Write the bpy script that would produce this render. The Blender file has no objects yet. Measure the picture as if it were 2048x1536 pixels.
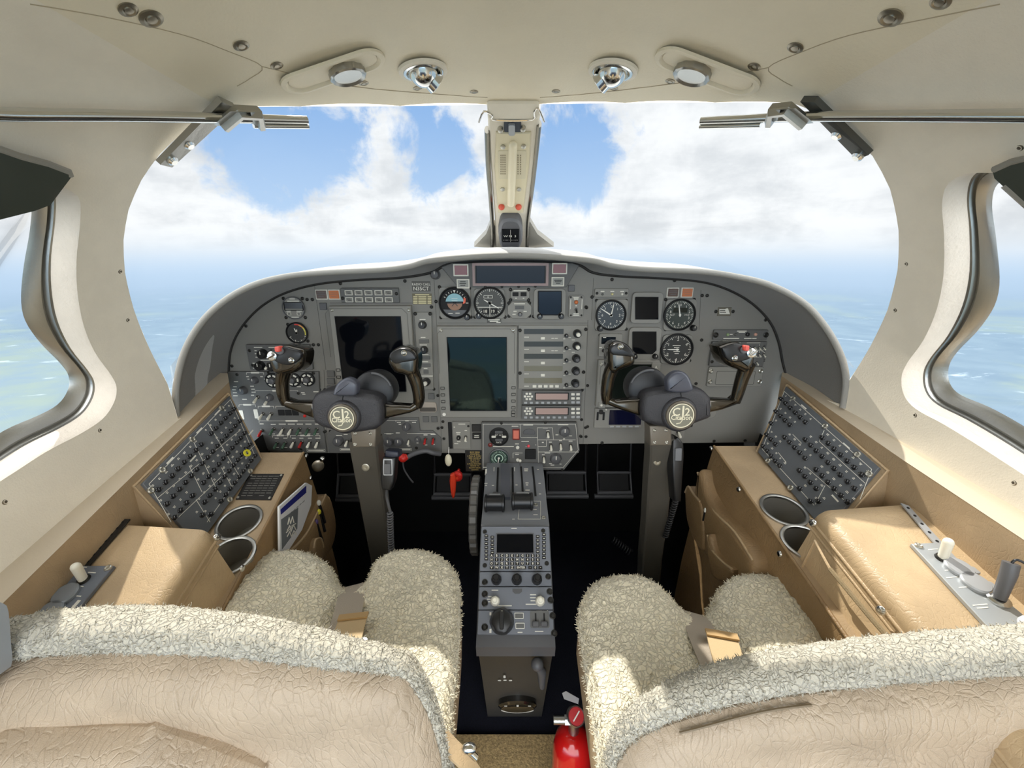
import bpy, math, random
import numpy as np
from math import sin, cos, pi, radians, sqrt, atan2
from mathutils import Vector, Matrix, noise, geometry
SC = bpy.context.scene
COL = SC.collection
random.seed(7)
# ---------------------------------------------------------------- camera
FPX = 820.0
PITCH = radians(16.8)
CS, SN = cos(PITCH), sin(PITCH)
CAM = Vector((0, 0, 1.15))
cd = bpy.data.cameras.new('camera')
cd.sensor_width = 36.0
cd.lens = FPX / 2048 * 36
cd.clip_start = 0.01
cd.clip_end = 400000
cam = bpy.data.objects.new('camera', cd)
COL.objects.link(cam)
cam.location = CAM
cam.rotation_euler = (pi / 2 - PITCH, 0, 0)
SC.camera = cam
def ray(px, py):
    u = (px - 1024) / FPX; v = (py - 768) / FPX
    return Vector((u, CS - v * SN, -SN - v * CS))
def aty(px, py, Y):
    r = ray(px, py); return CAM + r * ((Y - CAM.y) / r.y)
def atx(px, py, X):
    r = ray(px, py); return CAM + r * ((X - CAM.x) / r.x)
def atz(px, py, Z):
    r = ray(px, py); return CAM + r * ((Z - CAM.z) / r.z)
# ---------------------------------------------------------------- view settings
vs = SC.view_settings
vs.view_transform = 'Standard'; vs.look = 'None'; vs.gamma = 1; vs.use_curve_mapping = False
vs.exposure = 0.32
# ---------------------------------------------------------------- node helpers
class NT:
    def __init__(s, nt): s.nt = nt; nt.nodes.clear()
    def n(s, t, **k):
        d = s.nt.nodes.new(t)
        for a, b in k.items():
            if a == 'inp':
                for i, v in b.items():
                    if hasattr(v, 'links') or hasattr(v, 'is_output'): s.nt.links.new(v, d.inputs[i])
                    else: d.inputs[i].default_value = v
            else: setattr(d, a, b)
        return d
    def m(s, op, a, b=None, c=None):
        d = s.nt.nodes.new('ShaderNodeMath'); d.operation = op
        for i, v in enumerate((a, b, c)):
            if v is None: continue
            if isinstance(v, (int, float)): d.inputs[i].default_value = v
            else: s.nt.links.new(v, d.inputs[i])
        return d.outputs[0]
    def mix(s, f, a, b):
        d = s.nt.nodes.new('ShaderNodeMix'); d.data_type = 'RGBA'
        for i, v in ((0, f), (6, a), (7, b)):
            if isinstance(v, (int, float)): d.inputs[i].default_value = v
            elif isinstance(v, tuple): d.inputs[i].default_value = (*v[:3], 1)
            else: s.nt.links.new(v, d.inputs[i])
        return d.outputs[2]
    def ramp(s, f, lo, hi):
        d = s.nt.nodes.new('ShaderNodeMapRange'); d.interpolation_type = 'SMOOTHSTEP'
        s.nt.links.new(f, d.inputs[0]); d.inputs[1].default_value = lo; d.inputs[2].default_value = hi
        return d.outputs[0]
    def noise(s, vec, scale, detail=4, rough=.55, dist=0):
        d = s.n('ShaderNodeTexNoise', inp={'Scale': scale, 'Detail': detail, 'Roughness': rough, 'Distortion': dist})
        if vec is not None: s.nt.links.new(vec, d.inputs['Vector'])
        return d.outputs[0]
# ---------------------------------------------------------------- world: procedural cloudy sky
w = bpy.data.worlds.new('sky'); SC.world = w; w.use_nodes = True
T = NT(w.node_tree)
tc = T.n('ShaderNodeTexCoord').outputs['Generated']
nrm = T.n('ShaderNodeVectorMath', operation='NORMALIZE', inp={0: tc}).outputs[0]
sep = T.n('ShaderNodeSeparateXYZ', inp={0: nrm})
X_, Y_, Z_ = sep.outputs
zz = T.m('ADD', T.m('MAXIMUM', Z_, 0.0), 0.22)
cvec = T.n('ShaderNodeCombineXYZ', inp={0: T.m('DIVIDE', X_, zz), 1: T.m('DIVIDE', Y_, zz), 2: T.m('MULTIPLY', Z_, 5.0)}).outputs[0]
n1 = T.noise(cvec, 1.7, 9, .58, .3)
n2 = T.noise(cvec, 5.0, 8, .6, .2)
n3 = T.noise(nrm, 9.0, 9, .62, .3)
# clear blue gaps between the clouds, each a direction with an angular size
gap = None
for (px, py, r, e) in [(540, 262, .155, 1), (600, 320, .10, 1), (850, 285, .11, .8), (840, 235, .08, .8), (1150, 300, .10, 1), (1120, 345, .085, 1), (1180, 330, .075, 1), (700, 235, .10, .5)]:
    d = ray(px, py).normalized()
    dist = T.n('ShaderNodeVectorMath', operation='DISTANCE', inp={0: nrm, 1: tuple(d)}).outputs['Value']
    g = T.m('MULTIPLY', T.m('SUBTRACT', 1.0, T.m('DIVIDE', dist, r)), e)
    gap = g if gap is None else T.m('SMOOTH_MAX', gap, g, .25)
gapn = T.m('ADD', gap, T.m('MULTIPLY', T.m('SUBTRACT', n3, .5), 2.6))
gmask = T.ramp(gapn, -.05, .45)
blue = T.mix(T.ramp(Z_, .0, .40), (.42, .57, .76), (.19, .36, .66))
shade = T.ramp(T.m('ADD', T.m('MULTIPLY', n1, .6), T.m('MULTIPLY', n3, .5)), .38, .66)
cloud = T.mix(shade, (.58, .61, .64), (.80, .82, .835))
skyc = T.mix(gmask, cloud, blue)
haze = T.mix(T.ramp(Z_, -.03, .04), (.46, .60, .76), (.68, .74, .80))
skyc = T.mix(T.ramp(Z_, .0, .07), haze, skyc)
low = T.mix(T.ramp(Z_, -.14, -.005), (.26, .40, .56), haze)
skyc = T.mix(T.ramp(Z_, -.03, .0), low, skyc)
# extra brightness added to the unseen sky behind and overhead, to light the cabin
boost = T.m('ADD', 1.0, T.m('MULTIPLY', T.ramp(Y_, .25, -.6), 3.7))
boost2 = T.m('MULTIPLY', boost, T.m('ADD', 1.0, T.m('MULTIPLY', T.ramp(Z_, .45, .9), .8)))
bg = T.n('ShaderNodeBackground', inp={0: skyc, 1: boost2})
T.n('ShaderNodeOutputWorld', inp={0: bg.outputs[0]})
# ---------------------------------------------------------------- sun
sd = bpy.data.lights.new('sun', 'SUN'); sd.energy = 4.6; sd.angle = radians(.6); sd.color = (1, .96, .88)
sun = bpy.data.objects.new('sun', sd); COL.objects.link(sun)
SUN_DIR = Vector((-sin(radians(20)) * cos(radians(49)), cos(radians(20)) * cos(radians(49)), sin(radians(49))))
sun.rotation_euler = SUN_DIR.to_track_quat('Z', 'Y').to_euler()
sun.location = SUN_DIR * 50
# ---------------------------------------------------------------- materials
def S(r, g, b):
    f = lambda c: (c / 255 / 12.92) if c <= 10 else ((c / 255 + .055) / 1.055) ** 2.4
    return (f(r), f(g), f(b))
MATS = {}
def mat(name, col, rough=.5, metal=0, bump=0, bscale=200, var=0, vscale=20, coat=0, spec=.5, sheen=0, emis=None):
    if name in MATS: return MATS[name]
    m = bpy.data.materials.new(name); m.use_nodes = True; t = NT(m.node_tree)
    b = t.n('ShaderNodeBsdfPrincipled', inp={'Base Color': (*col, 1), 'Roughness': rough, 'Metallic': metal, 'Coat Weight': coat, 'Specular IOR Level': spec, 'Sheen Weight': sheen})
    b.inputs['Coat Roughness'].default_value = .08
    co = None
    if bump or var: co = t.n('ShaderNodeTexCoord').outputs['Object']
    if var:
        v = t.noise(co, vscale, 5, .6)
        c = t.mix(t.ramp(v, .3, .7), tuple(c * (1 - var) for c in col), tuple(min(1, c * (1 + var)) for c in col))
        t.nt.links.new(c, b.inputs['Base Color'])
    if bump:
        v = t.noise(co, bscale, 4, .6)
        bn = t.n('ShaderNodeBump', inp={'Strength': bump, 'Distance': .002, 'Height': v})
        t.nt.links.new(bn.outputs[0], b.inputs['Normal'])
    if emis: b.inputs['Emission Color'].default_value = (*emis, 1); b.inputs['Emission Strength'].default_value = 1
    t.n('ShaderNodeOutputMaterial', inp={0: b.outputs[0]})
    MATS[name] = m; return m
def leather(name, col, crack=.5, sc=90, rough=.42):
    m = bpy.data.materials.new(name); m.use_nodes = True; t = NT(m.node_tree)
    co = t.n('ShaderNodeTexCoord').outputs['Object']
    wn = t.n('ShaderNodeTexNoise', inp={'Scale': 6.0, 'Vector': co, 'Detail': 3.0}).outputs['Color']
    wv = t.n('ShaderNodeVectorMath', operation='MULTIPLY_ADD', inp={0: wn, 1: (.12, .12, .12), 2: co}).outputs[0]
    mp = t.n('ShaderNodeMapping', inp={'Vector': wv, 'Scale': (1.0, 1.0, .38)}).outputs[0]
    vo = t.n('ShaderNodeTexVoronoi', feature='DISTANCE_TO_EDGE', inp={'Scale': sc, 'Vector': mp}).outputs[0]
    big = t.n('ShaderNodeTexVoronoi', feature='DISTANCE_TO_EDGE', inp={'Scale': sc * .22, 'Vector': mp}).outputs[0]
    big = t.ramp(big, 0, .07)
    pm = t.ramp(t.noise(co, 5, 3), .45, .62)
    fine = t.ramp(vo, 0, .12)
    grain = t.noise(co, 900, 2)
    h = t.m('ADD', t.m('MULTIPLY', fine, .35), t.m('ADD', t.m('MULTIPLY', t.m('MULTIPLY', big, pm), .55), t.m('MULTIPLY', grain, .5)))
    bn = t.n('ShaderNodeBump', inp={'Strength': crack, 'Distance': .0016, 'Height': h})
    va = t.noise(co, 12, 5)
    c = t.mix(t.ramp(va, .3, .75), tuple(x * .88 for x in col), tuple(min(1, x * 1.08) for x in col))
    b = t.n('ShaderNodeBsdfPrincipled', inp={'Base Color': c, 'Roughness': rough, 'Normal': bn.outputs[0]})
    t.n('ShaderNodeOutputMaterial', inp={0: b.outputs[0]})
    MATS[name] = m; return m
def wool(name, col, vs_=80.0, dk=.62):
    m = bpy.data.materials.new(name); m.use_nodes = True; t = NT(m.node_tree)
    co = t.n('ShaderNodeTexCoord').outputs['Object']
    wn = t.n('ShaderNodeTexNoise', inp={'Scale': 40.0, 'Vector': co, 'Detail': 3.0}).outputs['Color']
    wv = t.n('ShaderNodeVectorMath', operation='MULTIPLY_ADD', inp={0: wn, 1: (.03, .03, .03), 2: co}).outputs[0]
    vo = t.n('ShaderNodeTexVoronoi', feature='DISTANCE_TO_EDGE', inp={'Scale': vs_, 'Vector': wv}).outputs[0]
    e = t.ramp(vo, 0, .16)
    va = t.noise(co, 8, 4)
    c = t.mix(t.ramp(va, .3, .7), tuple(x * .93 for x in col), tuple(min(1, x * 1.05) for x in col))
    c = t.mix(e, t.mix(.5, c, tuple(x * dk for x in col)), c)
    h = t.m('ADD', t.m('MULTIPLY', e, .6), t.m('MULTIPLY', t.noise(co, 260, 4, .7), .6))
    bn = t.n('ShaderNodeBump', inp={'Strength': .8, 'Distance': .004, 'Height': h})
    b = t.n('ShaderNodeBsdfPrincipled', inp={'Base Color': c, 'Roughness': .95, 'Normal': bn.outputs[0], 'Sheen Weight': .3, 'Specular IOR Level': .1})
    t.n('ShaderNodeOutputMaterial', inp={0: b.outputs[0]})
    MATS[name] = m; return m
def glass(name, tint=(1, 1, 1), refl=.6, rough=.0):
    m = bpy.data.materials.new(name); m.use_nodes = True; t = NT(m.node_tree)
    tr = t.n('ShaderNodeBsdfTransparent', inp={0: (*tint, 1)})
    gl = t.n('ShaderNodeBsdfGlossy', inp={'Roughness': rough})
    fr = t.n('ShaderNodeFresnel', inp={'IOR': 1.38})
    f = t.m('MULTIPLY', fr.outputs[0], refl)
    mx = t.n('ShaderNodeMixShader', inp={0: f, 1: tr.outputs[0], 2: gl.outputs[0]})
    t.n('ShaderNodeOutputMaterial', inp={0: mx.outputs[0]})
    MATS[name] = m; return m
M_CREAM = mat('cream_trim', S(232, 222, 203), .6, bump=.25, bscale=350, var=.03)
M_ROOF = mat('cream_headliner', S(230, 218, 192), .55, bump=.3, bscale=260, var=.03, vscale=9)
M_REVEAL = mat('pale_reveal', S(228, 216, 200), .7, bump=.5, bscale=160, var=.04)
M_PANEL = mat('grey_panel_paint', S(128, 126, 120), .55, bump=.15, bscale=500)
M_PANEL2 = mat('grey_module_paint', S(136, 134, 127), .5, bump=.1, bscale=500)
M_SUB = mat('dark_grey_subpanel', S(98, 98, 96), .55, bump=.1, bscale=500)
M_CB = mat('breaker_panel_grey', S(92, 95, 98), .5, bump=.1, bscale=500)
M_HOOD = mat('hood_suede', S(110, 107, 102), .85, bump=.5, bscale=700, sheen=.4)
M_HTOP = mat('hood_top_suede_sunlit', S(172, 172, 170), .8, bump=.5, bscale=700, sheen=.4)  # same grey suede lightened, with the sunlight on top put into its colour
M_GROOVE = mat('dark_seam', S(38, 36, 34), .7)
M_BLACK = mat('black_plastic', S(26, 26, 27), .35)
M_MATTE = mat('black_matte', S(12, 12, 13), .7)
M_GLOSS = mat('black_gloss', S(30, 28, 24), .12, coat=.8)
M_GREYPL = mat('grey_plastic', S(88, 88, 90), .45)
M_LGREY = mat('light_grey_metal', S(172, 174, 176), .4, .3)
M_WHITE = mat('white_paint', S(235, 232, 222), .6)
M_LEG = mat('legend_white', S(225, 222, 210), .7)
M_BAT = mat('ivory_toggle', S(232, 228, 212), .35)
M_RED = mat('red_plastic', S(200, 40, 32), .35)
M_REDT = mat('red_toggle', S(176, 38, 34), .35)
M_GRN = mat('green_toggle', S(70, 98, 78), .4)
M_YEL = mat('yellow_ring', S(225, 215, 60), .4)
M_AMB = mat('amber_lens', S(196, 110, 60), .3)
M_DRED = mat('dark_red_lens', S(124, 52, 48), .25)
M_DBRN = mat('dark_brown_lens', S(92, 72, 64), .25)
M_CHROME = mat('chrome', S(215, 215, 212), .14, 1)
M_STEEL = mat('brushed_steel', S(178, 177, 172), .32, 1, bump=.1, bscale=300)
M_SCREW = mat('dark_screw', S(52, 51, 48), .4, .6)
M_SCREWL = mat('bright_screw', S(190, 188, 178), .3, .9)
M_BRONZE = mat('bronze_grey_metal', S(118, 110, 98), .45, .35, bump=.1, bscale=400)
M_COL = mat('column_paint', S(92, 88, 80), .4, .1, bump=.1)
M_HUB = mat('hub_black_textured', S(54, 53, 56), .42, bump=.6, bscale=420)
M_SCR = mat('display_glass_dark', S(8, 10, 15), .06, spec=.16)
M_MFD = mat('display_glass_teal', S(10, 15, 20), .05, spec=.45)
M_MFD.node_tree.nodes['Principled BSDF'].inputs['Specular Tint'].default_value = (.62, .95, .95, 1)
M_SCRB = mat('display_glass_blue', S(24, 34, 48), .08, spec=.2)
M_SCRG = mat('display_glass_green', S(26, 32, 28), .08, spec=.35)
M_SCRP = mat('pink_lcd', S(176, 150, 142), .3)
M_DIAL = mat('dial_black', S(40, 40, 38), .4)
M_TAN = leather('tan_leather', S(192, 166, 130), .35, 150, .4)
M_TAND = leather('tan_vinyl', S(176, 152, 120), .25, 180, .45)
M_SEATL = leather('seat_leather', S(190, 171, 148), .85, 120, .36)
M_POCK = leather('pocket_leather', S(152, 124, 88), .5, 100, .42)
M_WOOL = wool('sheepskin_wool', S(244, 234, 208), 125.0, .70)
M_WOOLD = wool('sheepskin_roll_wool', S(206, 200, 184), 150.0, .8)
M_WEB = mat('seat_belt_webbing', S(176, 164, 148), .7, bump=.6, bscale=900)
M_WEBT = mat('belt_end_tan', S(196, 170, 130), .7, bump=.4, bscale=900)
M_NAVY = mat('navy_carpet', S(14, 17, 34), .95, bump=1, bscale=600, var=.3, vscale=200)
M_SISAL = mat('tan_woven_carpet', S(176, 150, 104), .95, bump=1, bscale=300, var=.35, vscale=160)
M_GLASS = glass('window_glass', (.985, .99, .99), .35)
M_VISOR = mat('smoked_visor', S(70, 74, 66), .15, spec=.6)
M_PAPER = mat('paper_white', S(236, 236, 238), .7)
M_PAPERG = mat('paper_grey_print', S(120, 124, 128), .7)
M_BLUE = mat('blue_print', S(40, 44, 130), .6)
M_PLAC = mat('placard_black', S(32, 30, 28), .5)
M_PLACG = mat('placard_grey', S(84, 82, 76), .5)
M_YTXT = mat('placard_yellow_ink', S(206, 180, 110), .6)
M_BTXT = mat('black_ink', S(28, 28, 28), .6)
M_CREAMPL = mat('cream_plastic', S(226, 218, 190), .35)
M_HORN = mat('smoky_gloss_metal', S(70, 64, 54), .14, .85, coat=.6)
# ---------------------------------------------------------------- mesh builder
class MB:
    def __init__(s): s.v = []; s.f = []
    def add(s, vs, fs, M=None):
        o = len(s.v)
        if M is not None: vs = [M @ Vector(p) for p in vs]
        s.v += [tuple(p) for p in vs]; s.f += [tuple(i + o for i in f) for f in fs]
        return s
    def box(s, cx, cy, w, h, z0=0, z1=.003, ch=0, M=None):
        a, b = w / 2, h / 2
        if ch <= 0:
            P = [(cx - a, cy - b), (cx + a, cy - b), (cx + a, cy + b), (cx - a, cy + b)]
        else:
            c = min(ch, a * .9, b * .9)
            P = [(cx - a + c, cy - b), (cx + a - c, cy - b), (cx + a, cy - b + c), (cx + a, cy + b - c), (cx + a - c, cy + b), (cx - a + c, cy + b), (cx - a, cy + b - c), (cx - a, cy - b + c)]
        return s.prism(P, z0, z1, M=M)
    def rbox(s, cx, cy, w, h, z0, z1, r=.003, M=None, seg=4, bev=.0008):
        P = rrect(cx, cy, w, h, r, seg)
        return s.prism(P, z0, z1, M=M, bev=bev)
    def prism(s, P, z0, z1, M=None, bev=0):
        n = len(P)
        a2 = sum(P[i][0] * P[(i + 1) % n][1] - P[(i + 1) % n][0] * P[i][1] for i in range(n))
        if a2 < 0: P = P[::-1]
        if bev > 0 and z1 - z0 > bev:
            Q = inset(P, bev)
            rings = [[(x, y, z0) for x, y in P], [(x, y, z1 - bev) for x, y in P], [(x, y, z1) for x, y in Q]]
        else: rings = [[(x, y, z0) for x, y in P], [(x, y, z1) for x, y in P]]
        return s.loft(rings, cap0=True, cap1=True, M=M)
    def loft(s, rings, cap0=True, cap1=True, close=True, M=None):
        n = len(rings[0]); vs = []; fs = []
        for r in rings: vs += [tuple(p) for p in r]
        for k in range(len(rings) - 1):
            for i in range(n if close else n - 1):
                j = (i + 1) % n
                fs.append((k * n + i, k * n + j, (k + 1) * n + j, (k + 1) * n + i))
        if cap0: fs.append(tuple(range(n - 1, -1, -1)))
        if cap1: b = (len(rings) - 1) * n; fs.append(tuple(range(b, b + n)))
        return s.add(vs, fs, M)
    def lathe(s, prof, cx=0, cy=0, seg=24, M=None, cap0=True, cap1=True):
        rings = [[(cx + r * cos(2 * pi * i / seg), cy + r * sin(2 * pi * i / seg), z) for i in range(seg)] for r, z in prof]
        return s.loft(rings, cap0, cap1, M=M)
    def cyl(s, cx, cy, r, z0, z1, seg=20, r2=None, M=None):
        return s.lathe([(r, z0), (r if r2 is None else r2, z1)], cx, cy, seg, M)
    def ring(s, cx, cy, r0, r1, z0, z1, seg=32, M=None):
        pr = [(r0, z0), (r1, z0), (r1, z1), (r0, z1), (r0, z0)]
        return s.lathe(pr, cx, cy, seg, M, False, False)
    def frame(s, cx, cy, w, h, t, z0, z1, M=None, r=0.001):
        A = rrect(cx, cy, w, h, r); B = rrect(cx, cy, w - 2 * t, h - 2 * t, max(r - t, .0004))
        rings = [[(x, y, z0) for x, y in B], [(x, y, z0) for x, y in A], [(x, y, z1) for x, y in A], [(x, y, z1) for x, y in B], [(x, y, z0) for x, y in B]]
        return s.loft(rings, False, False, M=M)
    def line(s, x0, y0, x1, y1, w, z0=0.0002, z1=.0005):
        d = Vector((x1 - x0, y1 - y0)); L = d.length or 1e-6; n = Vector((-d.y, d.x)) / L * w / 2
        return s.prism([(x0 - n.x, y0 - n.y), (x1 - n.x, y1 - n.y), (x1 + n.x, y1 + n.y), (x0 + n.x, y0 + n.y)], z0, z1)
    def ball(s, c, r, seg=16, rings=10, sc=(1, 1, 1), M=None):
        pr = []
        R = []
        for k in range(1, rings):
            a = pi * k / rings
            R.append([(c[0] + sc[0] * r * sin(a) * cos(2 * pi * i / seg), c[1] + sc[1] * r * sin(a) * sin(2 * pi * i / seg), c[2] - sc[2] * r * cos(a)) for i in range(seg)])
        return s.loft(R, True, True, M=M)
    def tube(s, pts, rad, seg=12, cap=True, sq=1.0, up=None, M=None, n=0):
        pts = [Vector(p) for p in pts]
        if n: pts, rad = spline(pts, rad, n)
        if not isinstance(rad, (list, tuple)): rad = [rad] * len(pts)
        t0 = (pts[1] - pts[0]).normalized()
        ref = Vector(up) if up else (Vector((0, 0, 1)) if abs(t0.z) < .9 else Vector((0, 1, 0)))
        nx = t0.cross(ref).normalized()
        rings = []
        for i, p in enumerate(pts):
            t = (pts[min(i + 1, len(pts) - 1)] - pts[max(i - 1, 0)]).normalized()
            nx = (nx - t * nx.dot(t)).normalized(); ny = t.cross(nx)
            r = rad[i]
            rings.append([p + nx * r * cos(2 * pi * k / seg) + ny * r * sq * sin(2 * pi * k / seg) for k in range(seg)])
        return s.loft(rings, cap, cap, M=M)
    def text(s, st, cx, cy, size, z=.0006, M=None, rot=0, sx=1, bold=0):
        vs, fs = text_geo(st, bold)
        xs = [v[0] for v in vs]; ys = [v[1] for v in vs]
        if not xs: return s
        mx = (min(xs) + max(xs)) / 2; my = (min(ys) + max(ys)) / 2
        R = Matrix.Translation((cx, cy, z)) @ Matrix.Rotation(rot, 4, 'Z') @ Matrix.Diagonal((size * sx, size, 1, 1))
        if M is not None: R = M @ R
        return s.add([(x - mx, y - my, 0) for x, y, _ in vs], fs, R)
    def build(s, name, m, parent=None, smooth=30, world=False):
        me = bpy.data.meshes.new(name)
        vs = s.v
        if world and parent is not None:
            I = MW[parent.name].inverted(); vs = [I @ Vector(p) for p in vs]
        me.from_pydata([tuple(v) for v in vs], [], s.f)
        me.validate(); me.update()
        if m: me.materials.append(m)
        if smooth:
            me.polygons.foreach_set('use_smooth', [True] * len(me.polygons))
            try: me.set_sharp_from_angle(angle=radians(smooth))
            except Exception: pass
        o = bpy.data.objects.new(name, me); COL.objects.link(o)
        if parent is not None: o.parent = parent; MW[o.name] = MW[parent.name]
        else: MW[o.name] = Matrix()
        return o
MW = {}
TXT = {}
def text_geo(st, bold=0):
    k = (st, bold)
    if k not in TXT:
        c = bpy.data.curves.new('t', 'FONT'); c.body = st; c.size = 1; c.resolution_u = 2; c.offset = bold
        o = bpy.data.objects.new('t', c); COL.objects.link(o)
        bpy.context.view_layer.update()
        me = bpy.data.meshes.new_from_object(o.evaluated_get(bpy.context.evaluated_depsgraph_get()))
        TXT[k] = ([tuple(v.co) for v in me.vertices], [tuple(p.vertices) for p in me.polygons])
        bpy.data.objects.remove(o); bpy.data.curves.remove(c); bpy.data.meshes.remove(me)
    return TXT[k]
def rrect(cx, cy, w, h, r, seg=4):
    a, b = w / 2, h / 2; r = min(r, a * .98, b * .98); P = []
    for (sx, sy, t0) in ((1, -1, -90), (1, 1, 0), (-1, 1, 90), (-1, -1, 180)):
        for k in range(seg + 1):
            t = radians(t0 + 90 * k / seg)
            P.append((cx + sx * (a - r) + r * cos(t), cy + sy * (b - r) + r * sin(t)))
    return P
def inset(P, d):
    n = len(P); Q = []
    for i in range(n):
        a = Vector(P[i - 1]); b = Vector(P[i]); c = Vector(P[(i + 1) % n])
        e1 = (b - a); e2 = (c - b)
        if e1.length < 1e-9: e1 = e2
        if e2.length < 1e-9: e2 = e1
        e1 = e1.normalized(); e2 = e2.normalized()
        n1 = Vector((-e1.y, e1.x)); n2 = Vector((-e2.y, e2.x)); m = (n1 + n2)
        L = m.length
        m = m / L if L > 1e-6 else n1
        k = d / max(.4, m.dot(n1))
        q = b + m * k; Q.append((q.x, q.y))
    return Q
def spline(pts, rad, n):
    out = []; ro = []
    if not isinstance(rad, (list, tuple)): rad = [rad] * len(pts)
    N = len(pts)
    for i in range(N - 1):
        p0, p1, p2, p3 = pts[max(i - 1, 0)], pts[i], pts[i + 1], pts[min(i + 2, N - 1)]
        for k in range(n):
            t = k / n
            out.append(.5 * ((2 * p1) + (p2 - p0) * t + (2 * p0 - 5 * p1 + 4 * p2 - p3) * t * t + (3 * p1 - p0 - 3 * p2 + p3) * t ** 3))
            ro.append(rad[i] * (1 - t) + rad[i + 1] * t)
    out.append(pts[-1]); ro.append(rad[-1])
    return out, ro
def sp2(pts, n=6):
    q, _ = spline([Vector((p[0], p[1], 0)) for p in pts], 1, n)
    return [(v.x, v.y) for v in q]
# ---------------------------------------------------------------- scene-tree helpers
def tag(o, label=None, cat=None, group=None, kind=None):
    if label: o['label'] = label
    if cat: o['category'] = cat
    if group: o['group'] = group
    if kind: o['kind'] = kind
    return o
def empty(name, M, label, cat, group=None):
    if not isinstance(M, Matrix): M = Matrix.Translation(M)
    o = bpy.data.objects.new(name, None); COL.objects.link(o); o.empty_display_size = .02
    o.matrix_basis = M; MW[o.name] = M.copy()
    return tag(o, label, cat, group)
def struct(name, mb, m, smooth=30): return tag(mb.build(name, m, None, smooth), kind='structure')
class Plane:
    def __init__(s, O, X, Y):
        s.O = Vector(O); s.X = Vector(X).normalized(); Y = Vector(Y)
        s.Y = (Y - s.X * Y.dot(s.X)).normalized(); s.N = s.X.cross(s.Y)
        s.M = Matrix(((s.X.x, s.Y.x, s.N.x, s.O.x), (s.X.y, s.Y.y, s.N.y, s.O.y), (s.X.z, s.Y.z, s.N.z, s.O.z), (0, 0, 0, 1)))
    def uv(s, px, py):
        r = ray(px, py); t = (s.O - CAM).dot(s.N) / r.dot(s.N); q = CAM + r * t - s.O
        return q.dot(s.X), q.dot(s.Y)
    def p(s, px, py, h=0):
        u, v = s.uv(px, py); return s.O + s.X * u + s.Y * v + s.N * h
    def at(s, u, v, h=0): return s.M @ Matrix.Translation((u, v, h))
class Th:   # a thing mounted on a plane; its own frame is x right, y up, z out of the plane
    def __init__(s, pl, name, label, cat, px, py, group=None, h=0):
        s.pl = pl; s.c = pl.uv(px, py); s.e = empty(name, pl.at(s.c[0], s.c[1], h), label, cat, group); s.h = h
    def l(s, px, py):
        u, v = s.pl.uv(px, py); return u - s.c[0], v - s.c[1]
    def r(s, x0, y0, x1, y1):
        xm, ym = (x0 + x1) / 2, (y0 + y1) / 2
        a = s.l(x0, ym); b = s.l(x1, ym); c = s.l(xm, y0); d = s.l(xm, y1)
        return (a[0] + b[0]) / 2, (c[1] + d[1]) / 2, abs(b[0] - a[0]), abs(c[1] - d[1])
    def b(s, name, mb, m, parent=None, smooth=30): return mb.build(name, m, parent or s.e, smooth)
def copy_tree(o, parent=None):
    c = o.copy(); COL.objects.link(c)
    MW[c.name] = MW[o.name]
    if parent is not None: c.parent = parent
    for ch in list(o.children): copy_tree(ch, c)
    return c
def inst(proto, name, parent, M):      # a part sharing the mesh of proto, at local matrix M
    o = bpy.data.objects.new(name, proto.data if not isinstance(proto, bpy.types.Mesh) else proto)
    COL.objects.link(o); o.parent = parent; o.matrix_basis = M; MW[o.name] = MW[parent.name] @ M
    return o
def mesh_of(mb, name, m, smooth=30):
    o = mb.build(name, m, None, smooth); me = o.data; bpy.data.objects.remove(o); return me
def T3(x, y, z=0): return Matrix.Translation((x, y, z))
def dist_poly(P, Q):
    P = np.asarray(P); Q = np.asarray(Q); d = np.full(len(P), 1e9)
    for i in range(len(Q)):
        a = Q[i]; b = Q[(i + 1) % len(Q)]; ab = b - a; L = (ab * ab).sum() + 1e-12
        t = np.clip(((P - a) @ ab) / L, 0, 1)
        q = a + t[:, None] * ab
        d = np.minimum(d, np.sqrt(((P - q) ** 2).sum(1)))
    return d
def in_poly(P, Q):
    P = np.asarray(P); x, y = P[:, 0], P[:, 1]; ins = np.zeros(len(P), bool)
    for i in range(len(Q)):
        x0, y0 = Q[i]; x1, y1 = Q[(i + 1) % len(Q)]
        if y0 == y1: continue
        c = ((y0 > y) != (y1 > y)) & (x < (x1 - x0) * (y - y0) / (y1 - y0) + x0)
        ins ^= c
    return ins
def resample(P, d):
    out = []
    n = len(P)
    for i in range(n):
        a = Vector(P[i]); b = Vector(P[(i + 1) % n]); L = (b - a).length; k = max(1, int(L / d))
        for j in range(k): q = a.lerp(b, j / k); out.append((q.x, q.y))
    return out
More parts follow.
